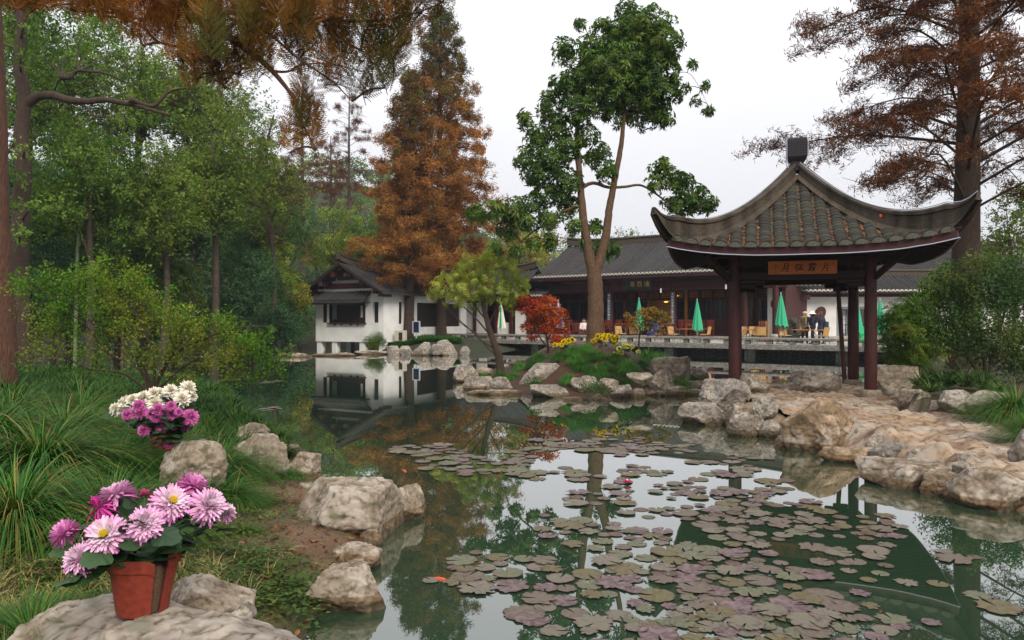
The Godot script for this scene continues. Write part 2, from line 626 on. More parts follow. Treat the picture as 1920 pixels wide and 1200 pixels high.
# ---------------------------------------------------------------- rocks
func ico(level: int) -> Array:
	if icos.has(level): return icos[level]
	var v := PackedVector3Array()
	var f := PackedInt32Array()
	if level == 0:
		var t := (1.0 + sqrt(5.0)) / 2.0
		for q in [[-1, t, 0], [1, t, 0], [-1, -t, 0], [1, -t, 0], [0, -1, t], [0, 1, t], [0, -1, -t], [0, 1, -t], [t, 0, -1], [t, 0, 1], [-t, 0, -1], [-t, 0, 1]]:
			v.append(Vector3(q[0], q[1], q[2]).normalized())
		for k in [0, 11, 5, 0, 5, 1, 0, 1, 7, 0, 7, 10, 0, 10, 11, 1, 5, 9, 5, 11, 4, 11, 10, 2, 10, 7, 6, 7, 1, 8, 3, 9, 4, 3, 4, 2, 3, 2, 6, 3, 6, 8, 3, 8, 9, 4, 9, 5, 2, 4, 11, 6, 2, 10, 8, 6, 7, 9, 8, 1]:
			f.append(k)
	else:
		var o := ico(level - 1)
		v = (o[0] as PackedVector3Array).duplicate()
		var mid := {}
		var old: PackedInt32Array = o[1]
		for k in range(0, old.size(), 3):
			var m := []
			for e in 3:
				var a := old[k + e]
				var b := old[k + (e + 1) % 3]
				var key := mini(a, b) * 100000 + maxi(a, b)
				if not mid.has(key):
					mid[key] = v.size()
					v.append((v[a] + v[b]).normalized())
				m.append(mid[key])
			for q in [old[k], m[0], m[2], old[k + 1], m[1], m[0], old[k + 2], m[2], m[1], m[0], m[1], m[2]]:
				f.append(q)
	icos[level] = [v, f]
	return icos[level]

# size: half extents; tone: 0 grey, 1 tan, 2 rusty, 3 pale; wet_y: local height of the water line
func rock_mesh(seed_: int, size: Vector3, level: int, tone: float, wet_y := -99.0, flat := 0.0, cracked := 1.0) -> ArrayMesh:
	var r := RandomNumberGenerator.new()
	r.seed = seed_ * 7919 + 13
	var planes := []
	for k in 13:
		var y := r.randf_range(-0.75, 0.85)
		var a := r.randf() * TAU
		var h := sqrt(1.0 - y * y)
		planes.append([Vector3(cos(a) * h, y, sin(a) * h), r.randf_range(0.55, 0.92)])
	if flat > 0.0:
		planes.append([Vector3(r.randf_range(-0.1, 0.1), 1, r.randf_range(-0.1, 0.1)).normalized(), 1.0 - flat])
	var src := ico(level)
	var dirs: PackedVector3Array = src[0]
	var fx: PackedInt32Array = src[1]
	var p := PackedVector3Array()
	var off := Vector3(r.randf(), r.randf(), r.randf()) * 60.0
	var big := maxf(size.x, maxf(size.y, size.z))
	for d in dirs:
		var rad := 1.12
		for q in planes:
			var c: float = d.dot(q[0])
			if c > 0.05:
				rad = minf(rad, q[1] / c)
		p.append(d * rad)
	# fill the box that is asked for, then weather the surface
	var lo := Vector3.ONE * 9.0
	var hi := -lo
	for q in p:
		lo = lo.min(q); hi = hi.max(q)
	var cc := PackedColorArray()
	var base := [lin(0.225, 0.212, 0.20), lin(0.255, 0.212, 0.165), lin(0.25, 0.16, 0.085), lin(0.41, 0.385, 0.355)]
	var c0: Color = base[clampi(int(tone), 0, 3)]
	var c1: Color = base[clampi(int(tone) + 1, 0, 3)]
	var c2 := c0.lerp(c1, tone - floorf(tone))
	var light := 1.0 + r.randf_range(-0.14, 0.14)
	for k in p.size():
		var q := (p[k] - (lo + hi) * 0.5) / ((hi - lo) * 0.5) * size
		var d := dirs[k]
		var at := q + off
		var a := noise.get_noise_3dv(at * (1.1 / big))
		var b := ridged.get_noise_3dv(at * (1.9 / big))
		var st := sin((at.y + 0.25 * at.x + 0.1 * big * a) * (22.0 / big))
		var e := noise.get_noise_3dv(at * (6.5 / big))
		var g := fine.get_noise_3dv(at * (17.0 / big))
		q += d * big * (0.085 * a - 0.075 * cracked * maxf(b - 0.35, 0.0) + 0.008 * st + 0.020 * e + 0.009 * g)
		p[k] = q
		var c := c2 * light
		c = c.lerp(lin(0.29, 0.25, 0.21), clampf(a * 1.8 + 0.1, 0.0, 0.65))
		c = c.lerp(lin(0.115, 0.095, 0.07), smoothstep(0.35, 0.8, b) * 0.55)
		c = c.lerp(lin(0.44, 0.40, 0.35), smoothstep(0.12, 0.38, a + e * 0.6) * 0.6)
		c = c.lerp(lin(0.11, 0.09, 0.065), smoothstep(0.2, 0.5, -e + g * 0.4 - a * 0.5) * 0.6)
		if tone > 1.4 and tone < 2.6:
			c = c.lerp(lin(0.32, 0.16, 0.06), smoothstep(0.05, 0.4, a + g * 0.4) * smoothstep(-0.2, 0.5, d.y) * 0.6)
		c = c.lerp(lin(0.06, 0.075, 0.025), smoothstep(0.22, 0.5, noise.get_noise_3dv(at * (2.6 / big) + Vector3(50, 0, 0))) * 0.55)
		if q.y < wet_y + 0.05: c = c * lin(0.34, 0.30, 0.24)
		elif q.y < wet_y + 0.10: c = c * lin(0.62, 0.52, 0.40)
		cc.append(Color(c.r, c.g, c.b))
	var nn := PackedVector3Array()
	nn.resize(p.size())
	var ix := PackedInt32Array()
	for k in range(0, fx.size(), 3):
		var i := fx[k]; var j := fx[k + 1]; var l := fx[k + 2]
		var f := (p[j] - p[i]).cross(p[l] - p[i])
		nn[i] += f; nn[j] += f; nn[l] += f
		ix.append(i); ix.append(l); ix.append(j)
	for k in nn.size(): nn[k] = nn[k].normalized()
	var m := MB.new()
	m.v = p; m.n = nn; m.c = cc; m.ix = ix
	return m.mesh()

# a rock whose front foot stands at pixel row yb on ground hb high, w pixels wide, top at row yt; deep: depth over width
func rock(cx: float, yt: float, yb: float, w: float, hb: float, label: String, tone := 0.0, deep := 0.8, flat := 0.0, turn := 0.0, level := 4, group := "") -> MeshInstance3D:
	var zf := F * (EYE - hb) / (yb - HY)
	var wide := w * zf / F
	var zc := zf + wide * deep * 0.5
	wide = w * zc / F
	var top := EYE - (yt - HY) * zc / F
	var low := hb - 0.12 - 0.35 * maxf(top - hb, 0.05)
	if zc < 30.0:
		wide *= 1.15
		top += 0.07 * (top - hb)
	var size := Vector3(wide * 0.53, (top - low) * 0.5, wide * deep * 0.5)
	var at := Vector3((cx - 960.0) * zc / F, (top + low) * 0.5, -zc)
	taken["_rock"] = taken.get("_rock", 0) + 1
	var o := put("rock", rock_mesh(taken["_rock"], size, level, tone, -at.y if hb < 0.06 else -99.0, maxf(flat, 0.14)), M.near_rock if zc < 6.0 else M.rock)
	o.position = at
	o.rotation.y = turn
	tag(o, label, "rock", group)
	return o

func make_rocks() -> void:
	var g := "rocks edging the small islet"
	# islet, from left to right
	rock(872, 687, 717, 42, 0.0, "rounded whitish grey boulder at the far left tip of the islet", 0.3, 0.8, 0.1, 0.3, 4, g)
	rock(911, 688, 701, 30, 0.1, "low brown rock just behind the left tip boulder of the islet", 1.0, 0.8, 0.0, 0.0, 3, g)
	rock(900, 708, 732, 50, 0.0, "left half of the long pitted grey rock before the willow", 0.2, 0.7, 0.2, 0.2, 4, g)
	rock(938, 708, 734, 42, 0.0, "right half of the long pitted grey rock before the willow", 0.4, 0.7, 0.2, -0.3, 4, g)
	rock(928, 731, 741, 84, 0.0, "flat pale ledge lying in the water below the willow", 1.0, 0.4, 0.5, 0.0, 3, g)
	rock(1016, 683, 718, 66, 0.2, "tall pale grey boulder, highest on the islet's left half", 0.3, 0.8, 0.0, 0.5, 4, g)
	rock(1037, 675, 691, 50, 0.45, "cream rock lying behind the tall pale boulder among tufts", 1.2, 0.8, 0.1, 0.0, 4, g)
	rock(1032, 722, 746, 64, 0.0, "slab-like grey rock at the water below the tall boulder", 0.2, 0.6, 0.3, 0.0, 4, g)
	rock(1098, 706, 738, 51, 0.05, "upright rounded grey rock in the middle of the islet shore", 0.5, 0.8, 0.0, 1.0, 4, g)
	rock(1126, 739, 751, 40, 0.0, "small whitish rock in the water before the middle rock", 0.8, 0.8, 0.0, 0.0, 3, g)
	rock(1075, 744, 751, 32, 0.0, "thin submerged ledge between slab and small whitish rock", 1.0, 0.5, 0.5, 0.0, 3, g)
	rock(1142, 711, 727, 32, 0.3, "brown rock half buried in leaf litter mid islet", 1.0, 0.8, 0.0, 0.0, 3, g)
	rock(1164, 724, 746, 44, 0.0, "squat dark grey rock at the waterline right of centre", 0.2, 0.8, 0.0, 0.7, 4, g)
	rock(1196, 729, 746, 26, 0.0, "small egg-shaped rock beside the squat dark grey rock", 0.8, 0.8, 0.0, 0.0, 3, g)
	rock(1246, 725, 743, 70, 0.0, "long low tan rock at the islet's right waterline", 1.0, 0.6, 0.2, 0.0, 4, g)
	rock(1241, 693, 727, 44, 0.2, "blocky brown rock standing below the big sloping rock", 1.0, 0.8, 0.0, 0.4, 4, g)
	rock(1200, 699, 711, 42, 0.5, "flat pale rock on bare soil under yellow flowers", 1.0, 0.7, 0.4, 0.0, 3, g)
	rock(1257, 670, 719, 64, 0.2, "big sloping striped tan rock at the islet's right end", 1.1, 0.9, 0.0, 0.6, 4, g)
	rock(1303, 690, 718, 40, 0.05, "dark rough rock trailing off the big sloping rock", 0.6, 0.8, 0.0, 0.0, 4, g)
	rock(1305, 715, 734, 32, 0.0, "brown rock at the islet's right tip with a fern", 1.0, 0.8, 0.0, 0.0, 3, g)
	rock(1300, 730, 741, 42, 0.0, "thin dark ledge in the water at the islet's right tip", 0.5, 0.5, 0.4, 0.0, 3, g)
	rock(971, 674, 684, 30, 0.3, "small pale rock behind the willow trunk", 1.0, 0.7, 0.3, 0.0, 3, g)
	# right bank
	g = "rocks round the pavilion bank"
	rock(1358, 714, 766, 82, 0.18, "large rounded lilac-grey boulder before the left front pillar", 0.0, 0.9, 0.15, 0.4, 5, g)
	rock(1412, 704, 739, 50, 0.28, "pinkish boulder just right of the left front pillar", 0.6, 0.8, 0.2, 0.0, 4, g)
	rock(1534, 696, 738, 72, 0.28, "square flat-topped block between the pavilion pillars", 0.4, 0.7, 0.38, 0.1, 4, g)
	rock(1318, 759, 797, 80, 0.0, "wide grey rock at the waterline below the lilac boulder", 0.3, 0.8, 0.3, 0.1, 5, g)
	rock(1388, 757, 796, 56, 0.05, "smooth tan rock wedged between grey rocks on the bank", 1.0, 0.8, 0.0, 0.3, 4, g)
	rock(1436, 746, 790, 62, 0.12, "grey rock with a hollow under its lip beside the rusty boulder", 0.0, 0.8, 0.2, 0.9, 5, g)
	rock(1402, 779, 819, 66, 0.0, "cracked angular grey rock touching the water", 0.5, 0.7, 0.1, 0.2, 5, g)
	rock(1442, 789, 821, 34, 0.0, "small broken rock in the gap left of the rusty boulder", 0.2, 0.8, 0.0, 0.0, 4, g)
	rock(1526, 752, 846, 142, 0.0, "huge rust-orange pitted boulder overhanging the pond", 1.7, 0.75, 0.22, 0.25, 5, g)
	rock(1488, 819, 842, 58, 0.0, "low wet rock at the foot of the rusty boulder", 1.2, 0.6, 0.2, 0.0, 4, g)
	rock(1609, 804, 847, 42, 0.0, "dark lumpy rock right of the rusty boulder", 0.2, 0.8, 0.0, 0.0, 4, g)
	rock(1645, 814, 856, 50, 0.05, "smooth grey rock leading onto the tan path", 0.2, 0.8, 0.1, 0.0, 4, g)
	rock(1596, 840, 870, 94, 0.0, "low orange ledge covered in fallen needles at the water", 1.6, 0.5, 0.4, 0.0, 4, g)
	rock(1680, 831, 870, 84, 0.05, "pale blue-grey rock lying along the edge of the path", 0.0, 0.6, 0.1, -0.2, 5, g)
	rock(1752, 843, 873, 82, 0.12, "long grey-tan rock sunk into the path edge", 0.6, 0.6, 0.2, 0.0, 4, g)
	rock(1692, 862, 917, 124, 0.0, "broad tan shelf sloping into the pond", 1.1, 1.0, 0.5, 0.15, 5, g)
	rock(1772, 884, 935, 84, 0.0, "wet brown shelf with scattered red needles", 1.4, 1.0, 0.5, 0.1, 5, g)
	rock(1868, 884, 957, 140, 0.0, "craggy brown rock at the right edge of the pond", 1.3, 0.8, 0.42, 0.1, 5, g)
	rock(1817, 868, 892, 54, 0.22, "small grey rock set into the tan shelf", 0.1, 0.7, 0.1, 0.0, 4, g)
	rock(1838, 853, 877, 62, 0.25, "grey rock behind the small grey rock on the shelf", 0.4, 0.7, 0.2, 0.0, 4, g)
	rock(1932, 806, 876, 62, 0.25, "tall grey rock standing at the edge of the path", 0.2, 0.8, 0.0, 0.0, 4, g)
	rock(1684, 690, 744, 76, 0.28, "big brown boulder behind the right front pillar", 1.0, 0.9, 0.0, 0.3, 4, g)
	rock(1640, 705, 722, 30, 0.28, "small block between right front and rear pillar", 0.8, 0.8, 0.3, 0.0, 3, g)
	rock(1716, 731, 763, 60, 0.3, "low tan rock right of the brown boulder", 1.2, 0.7, 0.0, 0.0, 4, g)
	rock(1738, 736, 768, 54, 0.3, "low brown rock between the tan rock and the whitish pair", 1.0, 0.6, 0.1, 0.2, 4, g)
	rock(1790, 733, 770, 62, 0.35, "whitish rock, left of the pair under the strap leaves", 3.0, 0.7, 0.2, 0.1, 4, g)
	rock(1852, 736, 773, 72, 0.35, "whitish rock, right of the pair under the strap leaves", 2.9, 0.7, 0.2, -0.1, 4, g)
	rock(1868, 767, 782, 30, 0.3, "fist-sized tan rock below the right whitish rock", 1.1, 0.8, 0.0, 0.0, 3, g)
	rock(1758, 752, 772, 28, 0.3, "fist-sized tan rock left of the whitish pair", 1.0, 0.8, 0.0, 0.0, 3, g)
	rock(1822, 762, 774, 26, 0.3, "pale chip of rock between the whitish pair", 3.0, 0.8, 0.0, 0.0, 3, g)
	rock(1660, 686, 704, 42, 0.3, "flat dark rock behind the pillar under the nandina", 0.5, 0.7, 0.4, 0.0, 3, g)
	# left bank
	g = "rocks along the left bank"
	rock(363, 835, 922, 100, 0.32, "block-like brown rock under the far pot of mums", 1.0, 0.8, 0.25, 0.2, 5, g)
	rock(474, 792, 820, 52, 0.3, "pale pointed rock topmost of the bank's rock chain", 1.0, 0.8, 0.1, 0.0, 4, g)
	rock(482, 817, 860, 74, 0.25, "rounded tan rock second from the top of the chain", 1.0, 0.8, 0.0, 0.3, 5, g)
	rock(500, 836, 905, 62, 0.12, "steep leaning tan rock in the middle of the chain", 1.0, 0.9, 0.0, 0.6, 5, g)
	rock(540, 835, 860, 44, 0.08, "low tan rock behind the small grass tuft by the water", 1.0, 0.7, 0.1, 0.0, 4, g)
	rock(568, 851, 903, 60, 0.02, "broad pale rock reaching into the water at the chain's end", 1.1, 0.8, 0.2, 0.1, 5, g)
	rock(606, 907, 934, 106, 0.05, "low ledge behind the large flat boulder", 1.0, 0.5, 0.35, 0.0, 4, g)
	rock(653, 909, 1016, 172, 0.0, "large flat-topped boulder jutting into the pond", 1.0, 0.62, 0.42, 0.12, 5, g)
	rock(757, 914, 979, 66, 0.0, "pale rounded end rock joined to the large flat boulder", 1.0, 1.2, 0.2, 0.0, 5, g)
	rock(697, 996, 1025, 44, 0.0, "small foot rock under the large flat boulder", 1.0, 0.8, 0.1, 0.0, 4, g)
	rock(656, 1025, 1070, 102, 0.0, "tan rock between the flat boulder and the wet rock", 1.1, 0.7, 0.2, 0.1, 5, g)
	rock(647, 1060, 1152, 134, 0.0, "rough wet-footed rock standing in the shallows", 0.9, 0.75, 0.2, 0.3, 5, g)
	rock(582, 1092, 1134, 40, 0.0, "small dark rock left of the rough wet-footed rock", 0.8, 0.8, 0.0, 0.0, 4, g)
	# under the near pot
	var o := put("rock", rock_mesh(201, Vector3(0.64, 0.33, 0.64), 5, 0.35, -0.13, 0.34, 0.5), M.near_rock)
	o.position = Vector3(-1.52, 0.128, -3.26)
	o.rotation.y = -0.1
	tag(o, "great flat grey rock that carries the broken red pot", "rock", g)
	o = put("rock", rock_mesh(207, Vector3(0.30, 0.22, 0.34), 5, 0.9, -99.0, 0.2, 0.8), M.near_rock)
	o.position = Vector3(-2.08, 0.21, -3.46)
	tag(o, "cracked tan rock to the left of the pot", "rock", g)
	o = put("rock", rock_mesh(211, Vector3(0.24, 0.16, 0.22), 5, 1.0, -99.0, 0.2, 0.8), M.near_rock)
	o.position = Vector3(-1.63, 0.24, -3.92)
	tag(o, "pale tan rock behind the broken pot's rock", "rock", g)
	o = put("rock", rock_mesh(215, Vector3(0.09, 0.11, 0.10), 4, 0.1, -99.0, 0.0, 0.8), M.near_rock)
	o.position = Vector3(-1.42, 0.20, -3.78)
	tag(o, "dark angular chunk at the corner of the pot's rock", "rock", g)
	# far bank, before the white house
	g = "pale rocks before the white house"
	rock(738, 648, 662, 25, 0.1, "whitish far rock right beside the clipped round bush", 3.0, 0.7, 0.1, 0.0, 3, g)
	rock(760, 648, 662, 25, 0.1, "second whitish far rock from the clipped round bush", 3.0, 0.7, 0.1, 0.0, 3, g)
	rock(790, 641, 667, 36, 0.0, "tallest whitish rock on the far shore", 3.0, 0.8, 0.0, 0.0, 4, g)
	rock(819, 645, 658, 25, 0.25, "whitish far rock just right of the tallest one", 3.0, 0.7, 0.0, 0.0, 3, g)
	rock(842, 646, 663, 29, 0.1, "pale far rock below the willow's long bare branches", 2.8, 0.7, 0.1, 0.0, 3, g)
	rock(826, 656, 667, 46, 0.0, "long low pale rock at the far waterline", 1.2, 0.6, 0.2, 0.0, 3, g)
	rock(872, 649, 663, 19, 0.1, "rounded pale rock at the left end of the terrace", 3.0, 0.8, 0.0, 0.0, 3, g)
	rock(834, 637, 651, 32, 0.4, "pale rock among the grass above the far waterline", 3.0, 0.7, 0.0, 0.0, 3, g)
	rock(532, 626, 661, 34, 0.0, "grey-brown jagged rock at the foot of the dark shrubs", 0.5, 0.8, 0.0, 0.0, 4, g)
	g = "low stepping ledge before the white house"
	for q in [[553, 662, 670, 68, "left stone of the low ledge in the far water"], [625, 661, 668, 84, "middle stone of the low ledge in the far water"], [697, 657, 665, 64, "right stone of the low ledge in the far water"]]:
		rock(q[0], q[1], q[2], q[3], 0.0, q[4], 2.7, 0.22, 0.4, 0.0, 3, g)


# ---------------------------------------------------------------- building helpers
func single(called: String, m: Material, parent: Node, s: Vector3, at: Vector3, bv := 0.0, b := Basis.IDENTITY) -> MeshInstance3D:
	var k := MB.new()
	k.box(Transform3D(b, Vector3.ZERO), s, bv)
	var o := put(called, k.mesh(), m, parent)
	o.position = at
	return o

# strokes: polylines in a unit square; laid on a face with axes x and y, standing out by t
func strokes(b: MB, list: Array, at: Vector3, ax: Vector3, ay: Vector3, size: float, w: float, t: float) -> void:
	var n := ax.cross(ay).normalized()
	for line in list:
		for k in range(0, line.size() - 2, 2):
			var p: Vector3 = at + (ax * line[k] + ay * line[k + 1]) * size
			var q: Vector3 = at + (ax * line[k + 2] + ay * line[k + 3]) * size
			var d := (q - p).normalized()
			var e := n.cross(d)
			var wa := w * (0.62 + 0.3 * rng.randf())
			b.box(Transform3D(Basis(d, e, n), (p + q) * 0.5), Vector3(p.distance_to(q) + wa * 0.8, wa, t))

const PIAN := [[0.36, 0.95, 0.34, 0.45, 0.16, 0.02], [0.62, 0.95, 0.62, 0.68], [0.36, 0.66, 0.88, 0.68], [0.36, 0.42, 0.72, 0.42, 0.72, 0.04]]
const XIA := [[0.2, 0.97, 0.8, 0.97], [0.5, 0.97, 0.5, 0.64], [0.1, 0.86, 0.1, 0.72], [0.1, 0.86, 0.9, 0.86, 0.86, 0.73], [0.26, 0.77, 0.38, 0.75], [0.62, 0.77, 0.74, 0.74], [0.26, 0.68, 0.38, 0.66], [0.2, 0.55, 0.2, 0.03], [0.2, 0.55, 0.45, 0.55, 0.45, 0.42, 0.2, 0.42], [0.2, 0.28, 0.44, 0.28], [0.2, 0.15, 0.44, 0.15], [0.56, 0.55, 0.82, 0.55, 0.82, 0.42, 0.56, 0.42], [0.56, 0.31, 0.82, 0.31, 0.54, 0.0], [0.58, 0.24, 0.9, 0.0]]
const XIAN := [[0.08, 0.9, 0.36, 0.9, 0.36, 0.68, 0.1, 0.68, 0.08, 0.45, 0.37, 0.45, 0.34, 0.06, 0.22, 0.12], [0.68, 1.0, 0.73, 0.88], [0.46, 0.8, 0.96, 0.8], [0.7, 0.8, 0.53, 0.6, 0.76, 0.58], [0.84, 0.68, 0.5, 0.27, 0.9, 0.3], [0.8, 0.43, 0.94, 0.18]]
const YUE := [[0.3, 0.96, 0.3, 0.4, 0.1, 0.04], [0.3, 0.96, 0.76, 0.96, 0.76, 0.04, 0.6, 0.12], [0.3, 0.68, 0.76, 0.68], [0.3, 0.42, 0.76, 0.42]]
const QING := [[0.1, 0.9, 0.22, 0.8], [0.05, 0.62, 0.18, 0.54], [0.06, 0.08, 0.24, 0.4], [0.38, 0.9, 0.95, 0.9], [0.42, 0.76, 0.9, 0.76], [0.34, 0.62, 0.98, 0.62], [0.66, 1.0, 0.66, 0.62], [0.46, 0.5, 0.46, 0.02], [0.46, 0.5, 0.86, 0.5, 0.86, 0.02], [0.46, 0.36, 0.86, 0.36], [0.46, 0.22, 0.86, 0.22]]
const XI := [[0.08, 0.92, 0.92, 0.92], [0.14, 0.7, 0.14, 0.06], [0.14, 0.7, 0.86, 0.7, 0.86, 0.06], [0.38, 0.92, 0.36, 0.5, 0.24, 0.36], [0.62, 0.92, 0.62, 0.42, 0.78, 0.4], [0.14, 0.12, 0.86, 0.12]]
const ZONG := [[0.5, 1.0, 0.54, 0.9], [0.1, 0.76, 0.1, 0.86, 0.9, 0.86, 0.88, 0.74], [0.26, 0.66, 0.74, 0.66], [0.14, 0.48, 0.86, 0.48], [0.5, 0.48, 0.5, 0.04, 0.4, 0.1], [0.3, 0.36, 0.14, 0.14], [0.7, 0.36, 0.88, 0.14]]

# straight-run tiled slope in the parent's axes: eave at z0, ridge at z1, both running along x
func tiled_slope(parent: Node3D, x0: float, x1: float, z0: float, y0: float, z1: float, y1: float, sag: float, pitch: float, ends := true, called := "roof") -> void:
	var n := 9
	var prof := []
	for k in n:
		var f := float(k) / (n - 1)
		prof.append(Vector3(0, lerpf(y0, y1, f) - sag * sin(f * PI), lerpf(z0, z1, f)))
	var b := MB.new()
	b.col = Color.WHITE
	var dn := Vector3(0, -0.12, 0)
	for k in n - 1:
		var p: Vector3 = prof[k]
		var q: Vector3 = prof[k + 1]
		var a0 := Vector3(x0, 0, 0)
		var a1 := Vector3(x1, 0, 0)
		var mid := (p + q) * 0.5 + dn * 0.5 + Vector3((x0 + x1) * 0.5, 0, 0)
		b.away(p + a0, p + a1, q + a1, q + a0, mid)
		b.away(p + a0 + dn, p + a1 + dn, q + a1 + dn, q + a0 + dn, mid)
		b.away(p + a0, q + a0, q + a0 + dn, p + a0 + dn, mid)
		b.away(p + a1, q + a1, q + a1 + dn, p + a1 + dn, mid)
	var e: Vector3 = prof[0]
	b.away(e + Vector3(x0, 0, 0), e + Vector3(x1, 0, 0), e + dn + Vector3(x1, 0, 0), e + dn + Vector3(x0, 0, 0), prof[1] + Vector3((x0 + x1) * 0.5, -0.06, 0))
	var roof := put(called, b.mesh(), M.far_tile, parent)
	# rows of cover tiles, each row stepping down tile by tile
	var t := MB.new()
	var white := MB.new()
	white.col = lin(0.52, 0.48, 0.42)
	var rows := int((x1 - x0) / pitch)
	var steps := 14
	for r in rows + 1:
		var x := x0 + 0.06 + (x1 - x0 - 0.12) * r / rows
		var dark := rng.randf_range(0.75, 1.2)
		var p := PackedVector3Array()
		var cc := PackedColorArray()
		for k in steps * 2:
			var f := (floorf(k / 2.0) + (k % 2)) / steps
			var lift := 0.0 if k % 2 else 0.025
			var w := pitch * (0.30 if k % 2 else 0.34)
			var m := Vector3(x, lerpf(y0, y1, f) - sag * sin(f * PI), lerpf(z0, z1, f))
			var shade := dark * rng.randf_range(0.8, 1.15)
			for a in 5:
				var g := PI * a / 4.0
				p.append(m + Vector3(cos(g) * w, sin(g) * w * 0.9 + lift - 0.005, 0))
				cc.append(Color(shade, shade, shade) * lin(1.0, 0.97, 0.94).lerp(lin(0.85, 0.9, 0.7), rng.randf() * 0.5))
		if z0 < z1:
			t.sheet(5, steps * 2, p, false, cc)
		else:
			var pr := PackedVector3Array()
			var cr := PackedColorArray()
			for k in steps * 2:
				for a in 5:
					pr.append(p[(steps * 2 - 1 - k) * 5 + a]); cr.append(cc[(steps * 2 - 1 - k) * 5 + a])
			t.sheet(5, steps * 2, pr, false, cr)
		if ends and z0 > z1:
			white.box(Transform3D(Basis.IDENTITY, Vector3(x, y0 + 0.035, z0 + 0.012)), Vector3(pitch * 0.62, pitch * 0.36, 0.03))
			white.box(Transform3D(Basis.IDENTITY, Vector3(x + pitch * 0.5, y0 - 0.02, z0 + 0.010)), Vector3(pitch * 0.4, 0.06, 0.03))
	put("roof_tiles", t.mesh(), M.far_tile, roof, "stuff")
	if white.v.size(): put("eave_tiles", white.mesh(), M.plain, roof, "stuff")

func ridge_wall(parent: Node3D, x0: float, x1: float, y: float, z: float, h: float) -> void:
	var b := MB.new()
	var n := 14
	var prof := [[-0.16, -0.1], [-0.16, h * 0.35], [-0.11, h * 0.38], [-0.11, h * 0.7], [-0.17, h * 0.74], [-0.17, h * 0.88], [-0.08, h], [0.08, h], [0.17, h * 0.88], [0.17, h * 0.74], [0.11, h * 0.7], [0.11, h * 0.38], [0.16, h * 0.35], [0.16, -0.1]]
	for k in prof.size() - 1:
		for i in n:
			var f := float(i) / n
			var g := float(i + 1) / n
			var ya := y + 0.28 * pow(absf(f * 2 - 1), 6)
			var yb := y + 0.28 * pow(absf(g * 2 - 1), 6)
			var a := Vector3(lerpf(x0, x1, f), ya + prof[k][1], z - prof[k][0])
			var c := Vector3(lerpf(x0, x1, g), yb + prof[k][1], z - prof[k][0])
			var d := Vector3(lerpf(x0, x1, g), yb + prof[k + 1][1], z - prof[k + 1][0])
			var e := Vector3(lerpf(x0, x1, f), ya + prof[k + 1][1], z - prof[k + 1][0])
			b.away(a, c, d, e, Vector3((a.x + c.x) * 0.5, (ya + yb) * 0.5 + h * 0.5, z))
	for x in [x0, x1]:
		b.box(Transform3D(Basis.IDENTITY, Vector3(x, y + 0.28 + h * 0.45, z)), Vector3(0.06, h * 1.05, 0.32))
	put("ridge", b.mesh(), M.ridge, parent)


# ---------------------------------------------------------------- pavilion
const PA := 2.5
func roof_y(p: float, q: float) -> float:
	return 3.14 + 1.86 * pow(clampf(1.0 - p / PA, 0.0, 1.0), 1.75) + 0.22 * pow(clampf(absf(q) / PA, 0.0, 1.1), 3.0)

